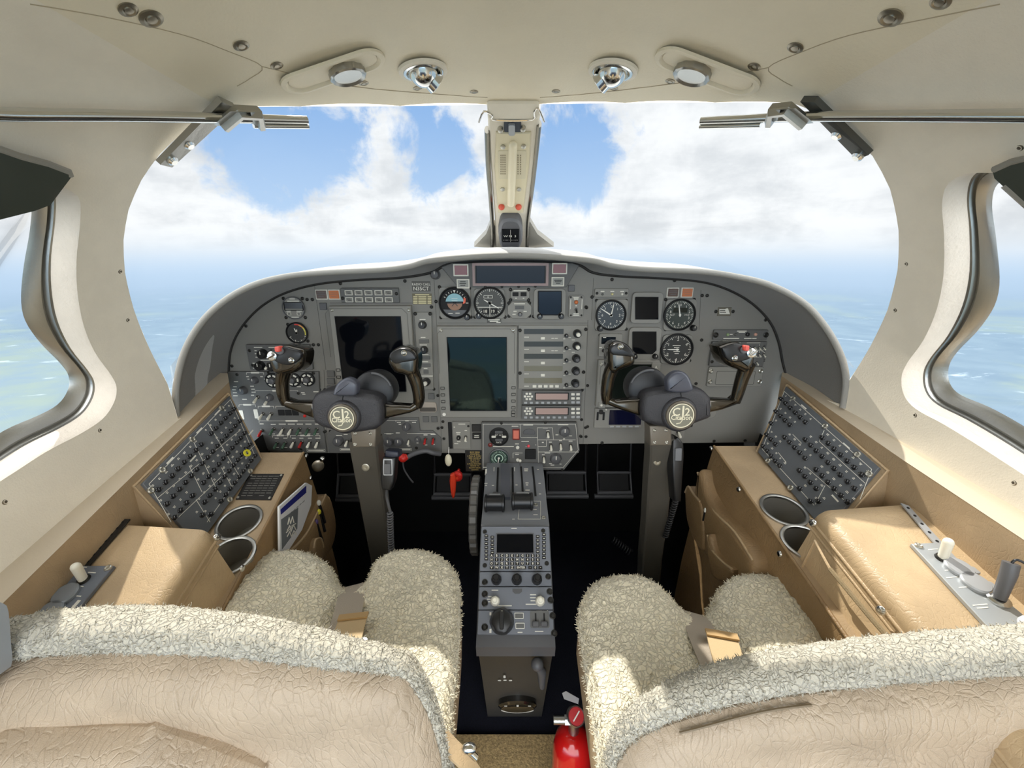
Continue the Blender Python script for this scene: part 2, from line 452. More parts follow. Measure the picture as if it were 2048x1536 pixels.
def cdt_fill(outer, holes, step):
    """triangulate a 2D region with a regular grid of inner points; returns verts2d, tris, and index lists of the borders"""
    outer = resample(outer, step); holes = [resample(h, step) for h in holes]
    xs = [p[0] for p in outer]; ys = [p[1] for p in outer]
    gx = np.arange(min(xs), max(xs), step); gy = np.arange(min(ys), max(ys), step)
    G = np.array([(x + (step / 2 if k % 2 else 0), y) for k, y in enumerate(gy) for x in gx])
    ok = in_poly(G, outer) & (dist_poly(G, outer) > step * .5)
    for h in holes: ok &= ~in_poly(G, h) & (dist_poly(G, h) > step * .5)
    pts = [tuple(p) for p in outer]; edges = []; borders = []
    n = len(pts); edges += [(i, (i + 1) % n) for i in range(n)]; borders.append(list(range(n)))
    for h in holes:
        b = len(pts); pts += [tuple(p) for p in h]; m = len(h)
        edges += [(b + i, b + (i + 1) % m) for i in range(m)]; borders.append(list(range(b, b + m)))
    pts += [tuple(p) for p in G[ok]]
    r = geometry.delaunay_2d_cdt([Vector(p) for p in pts], edges, [], 0, 1e-7)
    V = [(v.x, v.y) for v in r[0]]
    Tt = [tuple(f) for f in r[2]]
    C = np.array([[(V[a][0] + V[b][0] + V[c][0]) / 3, (V[a][1] + V[b][1] + V[c][1]) / 3] for a, b, c in Tt])
    k = in_poly(C, outer)
    for h in holes: k &= ~in_poly(C, h)
    Tt = [t for t, q in zip(Tt, k) if q]
    o2n = {}
    for i, l in enumerate(r[3]):
        for o in l: o2n[o] = i
    borders = [[o2n[i] for i in b] for b in borders]
    return V, Tt, borders
# ================================================================ SETTING
# ---- the land and sea far below
gm = bpy.data.materials.new('hazy_sea_and_shore'); gm.use_nodes = True; t = NT(gm.node_tree)
co = t.n('ShaderNodeTexCoord').outputs['Object']
km = t.n('ShaderNodeVectorMath', operation='SCALE', inp={0: co}); km.inputs['Scale'].default_value = .001
km = km.outputs[0]
land = t.ramp(t.noise(km, .16, 6, .55, .6), .49, .56)
base = t.mix(land, (.095, .132, .170), (.14, .175, .160))
base = t.mix(t.ramp(t.noise(km, 1.3, 6, .6), .35, .7), base, (.115, .155, .190))
mpk = t.n('ShaderNodeMapping', inp={'Vector': km, 'Scale': (.55, 1.25, 1.0)}).outputs[0]
st = t.ramp(t.noise(mpk, 1.1, 9, .68, 1.6), .585, .70)
base = t.mix(t.m('MULTIPLY', st, .62), base, (.34, .40, .44))
ln = t.n('ShaderNodeVectorMath', operation='LENGTH', inp={0: km}).outputs['Value']
fade = t.ramp(ln, 3, 34)  # far ground turns transparent with distance, standing in for haze
df = t.n('ShaderNodeBsdfDiffuse', inp={0: base})
tr = t.n('ShaderNodeBsdfTransparent')
mx = t.n('ShaderNodeMixShader', inp={0: fade, 1: df.outputs[0], 2: tr.outputs[0]})
t.n('ShaderNodeOutputMaterial', inp={0: mx.outputs[0]})
g = MB(); N = 96
rr = [0.01, 2000, 8000, 20000, 37000]
rings = [[(r * cos(2 * pi * i / N), r * sin(2 * pi * i / N), 0) for i in range(N)] for r in rr]
g.loft(rings, False, False)
go = g.build('ground', gm); go.location = (0, 0, -1500); tag(go, kind='structure')

# ---- cabin shell: a superellipse tube narrowing to the nose
Z0 = .80; NE = 2.4
def WH(y):
    W = .745 - .05 * max(0, min(1, (y - .45) / .6)); H = .70 - .09 * max(0, y - .45)
    return W, H
def spt(phi, y, off=0):
    W, H = WH(y); c, s_ = cos(phi), sin(phi)
    R = (abs(c / W) ** NE + abs(s_ / H) ** NE) ** (-1 / NE)
    p = Vector((R * c, y, Z0 + R * s_))
    return p + snorm(p, y) * off if off else p
def snorm(p, y):   # outward
    W, H = WH(y); dx, dz = p.x / W, (p.z - Z0) / H
    return Vector((math.copysign(abs(dx) ** (NE - 1), dx) / W, 0, math.copysign(abs(dz) ** (NE - 1), dz) / H)).normalized()
def hit(px, py, off=0):
    r = ray(px, py); lo, hi = 0.0, None; s_ = .05
    def outside(s):
        p = CAM + r * s; W, H = WH(p.y); return abs(p.x / W) ** NE + abs((p.z - Z0) / H) ** NE > 1
    while not outside(s_): lo = s_; s_ += .02
    hi = s_
    for _ in range(30):
        m = (lo + hi) / 2
        if outside(m): hi = m
        else: lo = m
    p = CAM + r * hi
    phi = atan2(p.z - Z0, p.x)
    if phi < -pi / 2: phi += 2 * pi
    return phi, p.y
def hitp(px, py, off=0):
    phi, y = hit(px, py); return spt(phi, y, off)
KP = .7
EDGE_PX = [(356, 838), (345, 800), (335, 768), (318, 735), (298, 695), (268, 620), (250, 545), (247, 480), (257, 420), (283, 360), (320, 308), (370, 262), (415, 228), (455, 215), (600, 213), (800, 212), (975, 209), (1022, 208), (1080, 208), (1250, 206), (1430, 205), (1585, 206), (1625, 222), (1690, 262), (1745, 312), (1780, 378), (1797, 460), (1795, 540), (1775, 620), (1742, 690), (1712, 740), (1690, 775), (1688, 810)]
EDGE = sorted([hit(*p) for p in EDGE_PX])
lo_, hi_ = EDGE[0][0], EDGE[-1][0]
YB = -.6
FR = [(-radians(26), .93), (lo_ - .012, .93)] + EDGE + [(hi_ + .012, .93), (pi + radians(26), .93)]
FR = [(a * KP, y) for a, y in FR]
def front_at(u):
    for a, b in zip(FR, FR[1:]):
        if a[0] <= u <= b[0]: return a[1] + (b[1] - a[1]) * (u - a[0]) / max(1e-9, b[0] - a[0])
    return 1.1
def sect(u0, u1):
    return [(u0, YB), (u0, front_at(u0))] + [p for p in FR if u0 < p[0] < u1] + [(u1, front_at(u1)), (u1, YB)]
WIN_L = [(100, 371), (122, 373), (146, 385), (160, 403), (160, 450), (153, 520), (155, 585), (167, 650), (190, 705), (222, 750), (233, 775), (228, 805), (205, 838), (160, 868), (90, 905), (0, 963), (-250, 1120), (-420, 1150), (-560, 1050), (-600, 800), (-560, 420), (-400, 310), (-100, 342)]
WIN_R = [(1975, 346), (1945, 346), (1918, 353), (1893, 372), (1884, 410), (1888, 470), (1887, 550), (1873, 620), (1847, 680), (1815, 725), (1803, 755), (1808, 790), (1832, 818), (1890, 850), (1960, 893), (2048, 950), (2300, 1110), (2470, 1140), (2610, 1040), (2650, 800), (2610, 400), (2450, 290), (2150, 325)]
def to_uy(P): return [(a * KP, y) for a, y in (hit(*p) for p in sp2(P + P[:1], 4)[:-1])]
HL, HR = to_uy(WIN_L), to_uy(WIN_R)
uA, uB = radians(52) * KP, radians(128) * KP
BORD = {}
for nm, u0, u1, hs, m in (('wall_right', -radians(26) * KP, uA, [HR], M_CREAM), ('ceiling', uA, uB, [], M_ROOF), ('wall_left', uB, (pi + radians(26)) * KP, [HL], M_CREAM)):
    V, F, B = cdt_fill(sect(u0, u1), hs, .02)
    mb = MB(); mb.add([spt(u / KP, y) for u, y in V], F)
    o = struct(nm, mb, m, 60)
    BORD[nm] = (V, B); globals()[nm] = o
# ---- rim of the windscreen opening
rim = MB(); E = [(a, y) for a, y in EDGE]
ep = [spt(a, y) for a, y in E]; ep, _ = spline(ep, 1, 3)
en = [snorm(p, p.y) for p in ep]
rim.loft([ep, [p + n * .012 + Vector((0, .01, 0)) for p, n in zip(ep, en)], [p + n * .03 + Vector((0, .012, 0)) for p, n in zip(ep, en)]], False, False, close=False)
struct('trim_1', rim, M_REVEAL, 60)
# ---- windscreen glass: two curved panes
def glass_bottom(k):
    a = pi * k     # from right to left
    return Vector((.74 * cos(a), .86 + .60 * sin(a) ** .8, .93 + .23 * sin(a) ** .7))
n = len(ep); half = n // 2
for nm, rng in (('window_1', range(half, n)), ('window_2', range(0, half + 1))):
    mb = MB(); R0 = []; R1 = []; R2 = []
    for i in rng:
        p = ep[i] + en[i] * .014 + Vector((0, .006, 0)); b = glass_bottom(i / (n - 1)); R0.append(p); R2.append(b)
        R1.append((p + b) / 2 + Vector((0, .02, .02)) + en[i] * .01)
    mb.loft([R0, R1, R2], False, False, close=False)
    o = struct(nm, mb, M_GLASS, 80)
# ---- side windows: reveal, bright metal frame, pane
for nm, wall, k in (('window_3', 'wall_left', -1), ('window_4', 'wall_right', 1)):
    V, B = BORD[wall]; L = [V[i] for i in B[1]]
    P = [spt(u / KP, y) for u, y in L]; Nn = [snorm(p, p.y) for p in P]
    C = sum(P, Vector()) / len(P)
    def ringat(o, sh): return [p + n_ * o + (C - p).normalized() * sh for p, n_ in zip(P, Nn)]
    mb = MB(); mb.loft([ringat(0, 0), ringat(.006, .004), ringat(.034, .012)], False, False); w_ = struct(nm, mb, M_REVEAL, 70)
    mb = MB(); mb.loft([ringat(.030, .010), ringat(.032, .014), ringat(.040, .016), ringat(.0405, .019), ringat(.038, .021), ringat(.046, .034), ringat(.052, .040)], False, False)
    mb.build('window_frame', M_STEEL, w_, 40)
    mb = MB(); q = [(u, y) for u, y in L]
    r_ = ringat(.046, .034); cc = sum(r_, Vector()) / len(r_) + Vector((k * .03, 0, 0))
    r2 = [p.lerp(cc, .5) + Vector((k * .012, 0, 0)) for p in r_]
    m_ = len(r_); mb.add(r_ + r2 + [cc], [(i, (i + 1) % m_, m_ + (i + 1) % m_, m_ + i) for i in range(m_)] + [(m_ + i, m_ + (i + 1) % m_, 2 * m_) for i in range(m_)])
    mb.build('pane', M_GLASS, w_, 80)
# ---- seams in the lining
def onsurf(P, off=0, n=4):
    q = sp2(P, n); return [hitp(x, y, off) for x, y in q]
sm = MB()
for P in ([(60, 8), (200, 32), (360, 68), (455, 102), (524, 133), (498, 158), (474, 172)], [(2000, 8), (1850, 38), (1700, 70), (1600, 105), (1537, 135), (1560, 158), (1585, 172)], [(524, 133), (700, 172), (900, 190), (975, 195)], [(1537, 135), (1400, 160), (1200, 185), (1080, 195)]):
    sm.tube(onsurf(P, .0), .0007, 5)
struct('trim_2', sm, mat('seam_tan', S(176, 160, 132), .8), 60)
def splane(px, py, off=0):
    p = hitp(px, py); n_ = -snorm(p, p.y); x = Vector((1, 0, 0)); x = (x - n_ * x.dot(n_))
    if x.length < .3: x = Vector((0, -1 if p.x < 0 else 1, 0))
    x.normalize(); y = n_.cross(x)
    return Plane(p + n_ * off, x, y)
mb = MB().lathe([(.011, -.001), (.011, .001), (.0075, .0022), (.0055, .0008)], seg=20).lathe([(.0056, .0006), (.0048, .002), (.0015, .0024)], seg=16)
SCRM = mesh_of(mb, 'screw', mat('screw_nickel', S(150, 142, 126), .35, .9))
for i, (px, py, s_) in enumerate([(303, 38, 1.15), (257, 20, .9), (483, 92, .95), (554, 132, .85), (728, 167, .75), (835, 177, .75), (948, 184, .75), (1112, 183, .75), (1227, 177, .75), (1340, 163, .75), (1508, 134, .85), (1590, 96, .95), (1780, 36, 1.15), (1880, 4, .9), (618, 173, .45), (1422, 168, .45)]):
    pl = splane(px, py); inst(SCRM, 'screw', ceiling, pl.at(0, 0, -.0005) @ Matrix.Scale(s_, 4))
for px, py, wl in [(243, 543, 'L'), (258, 640, 'L'), (202, 860, 'L'), (13, 1003, 'L'), (90, 352, 'L'), (1810, 528, 'R'), (1788, 620, 'R'), (1828, 830, 'R'), (2025, 965, 'R'), (2036, 297, 'R')]:
    pl = splane(px, py); inst(SCRM, 'screw', wall_left if wl == 'L' else wall_right, pl.at(0, 0, -.001) @ Matrix.Scale(.5, 4))
# ---- floor
mb = MB(); mb.add([(-.75, -1.3, 0), (.75, -1.3, 0), (.75, 1.6, 0), (-.75, 1.6, 0)], [(0, 1, 2, 3)]); struct('floor', mb, M_NAVY)
mb = MB(); mb.box(0, .13, .30, 1.20, .0, .012); o = mb.build('aisle_carpet', M_SISAL, None); tag(o, 'tan woven carpet strip on the floor behind the centre pedestal', 'carpet')
# dark bulkhead under and behind the instrument panel
mb = MB(); mb.add([(-.74, 1.55, 0), (.74, 1.55, 0), (.70, 1.45, .92), (-.70, 1.45, .92)], [(0, 1, 2, 3)])
mb.add([(-.72, 1.09, .66), (.72, 1.09, .66), (.72, 1.5, .7), (-.72, 1.5, .7)], [(0, 1, 2, 3)])
struct('wall_front', mb, M_MATTE)
# wall lower liners beside the feet (dark)
mb = MB()
for k in (-1, 1): mb.add([(k * .62, .2, 0), (k * .60, 1.56, 0), (k * .66, 1.56, .75), (k * .70, .2, .62)], [(0, 1, 2, 3)])
struct('trim_3', mb, M_MATTE)

# ================================================================ GLARESHIELD
PY = 1.03
PNL = Plane((0, PY, .9), (1, 0, 0), (0, 0, 1))
GL = [((458, 747), (353, 834), .83), ((461, 705), (352, 780), .833), ((475, 668), (366, 712), .84), ((499, 635), (397, 653), .85), ((532, 606), (442, 607), .865), ((577, 583), (502, 572), .885), ((640, 567), (572, 553), .91), ((720, 559), (655, 545), .93), ((800, 555), (765, 540), .945), ((862, 545), (818, 533), .95), ((907, 526), (872, 520), .955), ((1022, 521), (1022, 511), .957), ((1143, 526), (1172, 520), .955), ((1186, 545), (1226, 532), .95), ((1240, 552), (1290, 539), .945), ((1322, 556), (1400, 543), .93), ((1402, 563), (1472, 553), .91), ((1456, 579), (1542, 571), .885), ((1503, 606), (1607, 606), .865), ((1538, 642), (1652, 656), .85), ((1556, 682), (1682, 712), .84), ((1564, 722), (1692, 762), .833), ((1570, 745), (1686, 815), .83)]
A_ = [PNL.p(*a) for a, b, y in GL]; B_ = [aty(b[0], b[1], y) for a, b, y in GL]
A_, _ = spline(A_, 1, 6); B_, _ = spline(B_, 1, 6)
gs = empty('glareshield', (0, .955, 1.16), 'curved grey suede glareshield arching over the whole instrument panel', 'glareshield')
mb = MB(); mid = [a.lerp(b, .5) + (Vector((b.x, 0, b.z - .85)).normalized() * .008) for a, b in zip(A_, B_)]
mb.loft([A_, mid, B_], False, False, close=False); mb.build('hood_liner', M_HOOD, gs, 80, world=True)
mb = MB(); mb.tube(B_, .0065, 10); mb.build('edge_roll', mat('edge_roll_suede', S(150, 148, 142), .75, bump=.4, bscale=600), gs, 60, world=True)
mb = MB()
def outn(b): return Vector((b.x * .9, 0, max(.12, b.z - .85))).normalized()
D1 = [b + outn(b) * .010 + Vector((0, .02, 0)) for b in B_]
D2 = []
for b in B_:
    c_ = max(0, 1 - (abs(b.x) / .66) ** 2)
    D2.append(b + outn(b) * .012 + Vector((0, .10 + .10 * c_, .012 * c_)))
D3 = [b + Vector((b.x * .05, .22 + .22 * max(0, 1 - (abs(b.x) / .7) ** 2), .022 * max(0, 1 - (abs(b.x) / .6) ** 2))) for b in B_]
D4 = [d + Vector((0, .02, -.12)) for d in D3]
mb.loft([B_, D1, D2, D3, D4], False, False, close=False); mb.build('top_cover', M_HTOP, gs, 80, world=True)
mb = MB(); mb.tube([a + Vector((0, -.003, 0)) for a in A_], .0035, 8); mb.build('seal', M_GROOVE, gs, 60, world=True)

# ================================================================ CENTRE POST
P0 = aty(1022, 215, .965); P1 = aty(1024, 497, 1.33)
PST = Plane(P1, (1, 0, 0), P0 - P1)
ps = Th(PST, 'centre_post', 'cream windscreen centre post with chrome edges between the two front panes', 'post', 1024, 480)
mb = MB()
def prof(pts, z0, z1, bev=.003): return [(pts, z0, z1)]
P = [ps.l(*q) for q in [(975, 228), (1081, 228), (1072, 300), (1064, 380), (1058, 440), (1056, 497), (992, 497), (990, 440), (985, 380), (979, 300)]]
mb.prism(P, -.03, 0, bev=.004); ps.b('cover', mb, M_CREAM)
mb = MB(); P = [ps.l(*q) for q in [(992, 262), (1062, 262), (1058, 330), (1046, 423), (996, 423), (989, 330)]]
mb.prism(P, 0, .006, bev=.002); ps.b('bracket_plate', mb, mat('cream_painted_metal', S(214, 202, 170), .4))
mb = MB(); a = ps.l(1026, 285); b_ = ps.l(1022, 402); mb.tube([(a[0], a[1], .008), (b_[0], b_[1], .008)], .010, 12); mb.ball((a[0], a[1], .008), .010); mb.ball((b_[0], b_[1], .008), .010)
ps.b('spine', mb, mat('cream_gloss', S(226, 214, 184), .25))
mb = MB(); r_ = ps.r(1008, 234, 1042, 262); mb.rbox(*r_, .001, .004); ps.b('latch_plate', mb, mat('slate_plate', S(64, 70, 80), .4))
mb = MB(); r_ = ps.r(1017, 243, 1030, 264); mb.rbox(*r_, .003, .012, .004); ps.b('latch_tab', mb, M_LGREY)
mb = MB(); r_ = ps.r(997, 297, 1018, 354); mb.rbox(*r_, .006, .0072, .003); ps.b('placard', mb, mat('placard_cream', S(206, 196, 168), .5))
mb = MB(); r_ = ps.r(1031, 297, 1052, 354); mb.rbox(*r_, .006, .0072, .003); ps.b('placard', mb, MATS['placard_cream'])
mb = MB()
for x0 in (1002, 1006, 1010, 1036, 1041):
    for k in range(9):
        x, y = ps.l(x0, 306 + k * 4.6); mb.box(x, y, .0026, .0035, .0074, .0078)
ps.b('placard_print', mb, mat('faint_print', S(140, 128, 104), .7))
for k, px in enumerate((1003, 1037)):
    x, y = ps.l(px, 409); mb = MB(); mb.ball((x, y, .008), .0085); ps.b('knob', mb, mat('red_knob', S(206, 84, 60), .4))
for q in ((1001, 256), (1046, 254), (1006, 289), (1047, 288), (1005, 374), (1038, 374)):
    x, y = ps.l(*q); mb = MB(); mb.lathe([(.006, .001), (.0055, .009), (.003, .010)], x, y, 14); ps.b('screw', mb, M_SCREWL)
mb = MB()
for P in ([(974, 262), (976, 330), (981, 395), (985, 460), (984, 497)], [(1078, 250), (1071, 320), (1064, 380), (1056, 440), (1054, 497)]):
    q = [ps.l(*p) for p in sp2(P, 4)]; mb.tube([(x, y, -.004) for x, y in q], .006, 8, sq=2)
ps.b('edge_strip', mb, mat('dark_chrome', S(120, 116, 106), .22, .9))
mb = MB()
for P in ([(982, 450), (972, 475), (948, 500), (995, 503), (992, 460)], [(1060, 450), (1075, 475), (1108, 500), (1052, 503), (1054, 460)]):
    mb = MB(); mb.prism([ps.l(*p) for p in P], -.03, -.012); ps.b('foot_fairing', mb, mat('fairing_grey', S(150, 146, 136), .35, .4))
mb = MB()
w_ = [ps.l(*p) for p in sp2([(958, 236), (968, 214), (985, 222), (985, 230), (1020, 233), (1065, 230), (1068, 215), (1076, 208), (1088, 235)], 3)]
mb.tube([(x, y, .012) for x, y in w_], .0022, 8); ps.b('wire_clip', mb, M_CHROME)
mb = MB(); r_ = ps.r(975, 196, 1078, 232); mb.rbox(*r_, -.02, .012, .006, bev=.003); ps.b('head_block', mb, M_CREAM)
# standby compass
cp = Th(PST, 'magnetic_compass', 'black standby magnetic compass hanging at the foot of the centre post', 'compass', 1021, 462)
mb = MB(); x0, y0, ww, hh = cp.r(997, 422, 1045, 487); P = sp2([(x0 - ww * .5, y0 + hh * .1), (x0 - ww * .36, y0 + hh * .42), (x0, y0 + hh * .5), (x0 + ww * .36, y0 + hh * .42), (x0 + ww * .5, y0 + hh * .1), (x0 + ww * .44, y0 - hh * .3), (x0 + ww * .2, y0 - hh * .5), (x0 - ww * .2, y0 - hh * .5), (x0 - ww * .44, y0 - hh * .3), (x0 - ww * .5, y0 + hh * .1)], 4)[:-1]
mb.prism(P, .0, .03, bev=.006); cp.b('case', mb, M_GREYPL)
mb = MB(); r_ = cp.r(1004, 440, 1038, 467); mb.rbox(*r_, .03, .0312, .002); cp.b('window', mb, M_SCR)
mb = MB(); x, y, ww, hh = r_; mb.box(x, y, .0008, hh * .9, .0313, .0316)
for k in (-1, 0, 1): mb.text('WN3'[k + 1], x + k * ww * .28, y - .001, .012, .0314)
for k in range(-5, 6): mb.box(x + k * ww * .08, y - hh * .32, .0006, .004, .0313, .0316)
cp.b('card_marks', mb, M_LEG)
# ================================================================ OVERHEAD FITTINGS
def surf_tube(P, off, r, n=4): return onsurf(P, off, n), r
for k, P, lab in ((-1, [(-60, 193), (0, 196), (200, 200), (430, 208), (520, 211), (600, 214)], 'chrome sun visor rail along the ceiling edge over the left side window'), (1, [(2110, 198), (1900, 200), (1700, 203), (1590, 206), (1500, 211), (1415, 215)], 'chrome sun visor rail along the ceiling edge over the right side window')):
    pts = [hitp(x, y, -.022) for x, y in sp2(P, 4)]
    e = empty('visor_rail', pts[len(pts) // 2], lab, 'rail')
    mb = MB(); mb.tube(pts, .0068, 14); mb.build('rod', M_CHROME, e, 60, world=True)
    q = pts[len(pts) * 2 // 3:]; mb = MB(); mb.tube([p + Vector((0, .004, -.009)) for p in q], .0035, 10); mb.build('lower_rod', M_CHROME, e, 60, world=True)
    e2 = empty('visor_bracket', hitp(*( (440, 200) if k < 0 else (1610, 200)), -.02), 'bent metal visor bracket at the upper %s corner of the windscreen' % ('left' if k < 0 else 'right'), 'bracket')
    Q = [(405, 205), (440, 175), (482, 178), (488, 205)] if k < 0 else [(1650, 200), (1612, 168), (1580, 172), (1574, 197)]
    mb = MB(); A = [hitp(x, y, -.034) for x, y in Q]; A2 = [hitp(x, y, -.030) + Vector((0, .022, 0)) for x, y in Q]
    mb.loft([A, [p + Vector((0, -.012, -.004)) for p in A], A2, A], False, False, close=False)
    mb.tube([A[0].lerp(A2[0], .5), A[1].lerp(A2[1], .5), A[2].lerp(A2[2], .5), A[3].lerp(A2[3], .5)], .007, 6, sq=1.6)
    mb.build('hook', M_STEEL, e2, 30, world=True)
    Q = [(432, 186), (462, 200), (330, 322), (306, 316)] if k < 0 else [(1612, 186), (1640, 186), (1752, 296), (1728, 306)]
    mb = MB(); lo = [hitp(x, y, -.004) for x, y in Q]; hi = [hitp(x, y, -.013) for x, y in Q]; mb.loft([lo, hi])
    mb.build('arm', M_STEEL if k < 0 else mat('dark_bracket_metal', S(96, 96, 92), .3, .6), e2, 30, world=True)
    for q in (((362, 272), (328, 305)) if k < 0 else ((1690, 252), (1733, 296))):
        pl = splane(*q, .013); o = MB().lathe([(.008, 0), (.008, .004), (.005, .007)], seg=14); o = o.build('thumb_nut', M_CHROME, e2, 40); o.matrix_basis = MW[e2.name].inverted() @ pl.at(0, 0)
# smoked visors at both picture edges
for P, lab in (([(-160, 240), (-40, 268), (0, 283), (60, 300), (104, 318), (106, 326), (62, 386), (30, 398), (-60, 420), (-200, 430)], 'dark smoked sun visor folded over the top of the left side window'), ([(2026, 312), (2060, 296), (2200, 262), (2260, 420), (2130, 420), (2048, 345), (2030, 328)], 'dark smoked sun visor peeking in above the right side window')):
    lo = [hitp(x, y, -.020) for x, y in P]; hi = [hitp(x, y, -.025) for x, y in P]
    e = empty('sun_visor', lo[0], lab, 'sun visor'); mb = MB(); mb.loft([lo, hi]); mb.build('shade_plate', M_VISOR, e, 30, world=True)
    mb = MB(); mb.tube([hitp(x, y, -.0225) for x, y in P[:6]], .004, 8); mb.build('edge_trim', mat('grey_trim', S(140, 136, 126), .4), e, 40, world=True)
# gasper air vents and map lights
for k, px in ((-1, 846), (1, 1226)):
    pl = splane(px, 140); s_ = 'left' if k < 0 else 'right'
    v_ = Th(pl, 'air_vent', 'chrome swivelling air vent in the ceiling %s of the centre post' % s_, 'air vent', px, 140)
    mb = MB(); mb.lathe([(.042, .0), (.041, .004), (.034, .005), (.031, .001), (.030, -.012)], seg=40, cap0=False, cap1=False); v_.b('bezel', mb, M_CREAM, None, 60)
    mb = MB(); mb.lathe([(.0335, .001), (.0335, .0055), (.029, .006), (.026, -.002)], seg=40, cap0=False); v_.b('chrome_ring', mb, M_CHROME, None, 60)
    R = Matrix.Rotation(radians(35), 4, 'X') @ Matrix.Rotation(radians(-k * 38), 4, 'Y')
    mb = MB(); mb.ball((0, 0, 0), .0255, 24, 14, M=R); mb.lathe([(.016, .012), (.017, .030), (.0145, .031), (.0125, .018)], seg=28, M=R, cap0=False, cap1=False)
    nz = v_.b('nozzle', mb, M_CHROME, None, 50)
    mb = MB(); mb.lathe([(.0128, .02), (.0128, .026)], seg=24, M=R); v_.b('nozzle_opening', mb, M_MATTE, nz)
    px2 = 668 if k < 0 else 1412
    pl = splane(px2, 145, .004)
    l_ = Th(pl, 'map_light', 'oval recessed map light with a fluted metal dial %s of the ceiling vent' % ('to the left' if k < 0 else 'to the right'), 'light fitting', px2, 145)
    mb = MB(); W_ = .075; A = rrect(0, .004, .17, .062, .03, 8); Bq = rrect(0, .004, .156, .050, .024, 8); Cq = rrect(0, .004, .146, .04, .019, 8)
    mb.loft([[(x, y, -.001) for x, y in A], [(x, y, .003) for x, y in A], [(x, y, .004) for x, y in Bq], [(x, y, -.001) for x, y in Cq]], False, False)
    mb.add([(x, y, .0002) for x, y in Cq], [tuple(range(len(Cq)))]); l_.b('oval_bezel', mb, M_ROOF, None, 50)
    mb = MB(); seg = 48
    pr = [(.028, -.012), (.028, .009), (.026, .011), (.022, .008)]
    rings = [[(r * (1 + (.04 if (i // 2) % 2 and q_ < 2 else 0)) * cos(2 * pi * i / seg) - k * .018, r * (1 + (.03 if (i // 2) % 2 and q_ < 2 else 0)) * sin(2 * pi * i / seg) - .008, z) for i in range(seg)] for q_, (r, z) in enumerate(pr)]
    mb.loft(rings); l_.b('fluted_dial', mb, M_STEEL, None, 30)
# ================================================================ INSTRUMENT PANEL
pn = Th(PNL, 'instrument_panel', 'wide grey main instrument panel spanning the cockpit beneath the glareshield', 'instrument panel', 1022, 740)
pp = [a for a, b, y in GL] + [(1566, 884), (1157, 888), (1157, 906), (520, 906), (500, 900), (450, 800)]
mb = MB(); mb.prism([pn.l(*q) for q in sp2([a for a, b, y in GL], 3) + pp[len(GL):]], -.012, 0); pn.b('face_plate', mb, M_PANEL, None, 10)
mb = MB()
for a, b in (((627, 556), (652, 740)), ((648, 740), (655, 905)), ((868, 560), (880, 760)), ((880, 760), (883, 905)), ((1187, 556), (1183, 640)), ((1176, 640), (1166, 888)), ((1402, 580), (1398, 660)), ((660, 606), (826, 606)), ((876, 646), (1175, 646)), ((683, 575), (798, 575))):
    p, q = pn.l(*a), pn.l(*b); mb.line(*p, *q, .0011, .0001, .0003)
pn.b('seam_lines', mb, mat('panel_seam', S(86, 84, 80), .8))
SM = mesh_of(MB().lathe([(.0042, 0), (.0042, .0012), (.0030, .0018), (.0018, .0008)], seg=14), 'screw', M_SCREW)
SML = mesh_of(MB().lathe([(.0055, 0), (.0052, .002), (.0036, .003), (.002, .002)], seg=16), 'screw', M_SCREWL)
for q in [(681, 567), (810, 562), (567, 597), (605, 597), (614.5, 599), (625, 599), (572.5, 635), (611, 635), (492, 652), (576, 649), (616, 682), (627, 689.5), (637, 689.5), (464, 732), (639, 779), (650, 779), (651, 862), (661, 862), (879, 574), (872, 603), (882, 635), (942, 634), (950, 634), (1010, 634), (863, 614), (1067, 633), (1173, 615), (1184, 594), (1175, 771), (1164, 780), (1224, 559), (1349, 561), (1404, 591), (1414, 591), (1403, 680), (1531, 640), (1392, 767), (1375, 834), (1372, 851), (1382, 851), (1163, 839), (1171, 855), (1162, 873), (1172, 614), (1204, 888 - 3), (1428, 882), (1490, 881), (886, 843), (888, 877), (930, 891), (1175, 853), (1204, 886), (884, 855), (876, 791), (868, 778), (834, 894), (604, 898), (1161, 872), (1172, 873), (540, 898)]:
    x, y = pn.l(*q); inst(SM, 'screw', pn.e, T3(x, y, 0))
def bars(th, items, m=None, name='legend', z=.0004, hh=.0022):
    """small printed legend strokes: (px, py, width px)"""
    mb = MB()
    for it in items:
        x, y = th.l(it[0], it[1]); w_ = it[2] * .00133; h_ = (it[3] * .00133 if len(it) > 3 else hh)
        mb.box(x, y, w_, h_, z - .0003, z)
    return th.b(name, mb, m or M_LEG, None, 0)
def module(name, label, cat, x0, y0, x1, y1, d=.006, m=None, r=.004, group=None, bev=.001, poly=None):
    th = Th(PNL, name, label, cat, (x0 + x1) / 2, (y0 + y1) / 2, group); mb = MB()
    if poly: mb.prism([th.l(*q) for q in poly], .0002, d, bev=bev)
    else: mb.rbox(*th.r(x0, y0, x1, y1), .0002, d, r, bev=bev)
    th.d = d; th.plate = th.b('housing', mb, m or M_PANEL2); return th
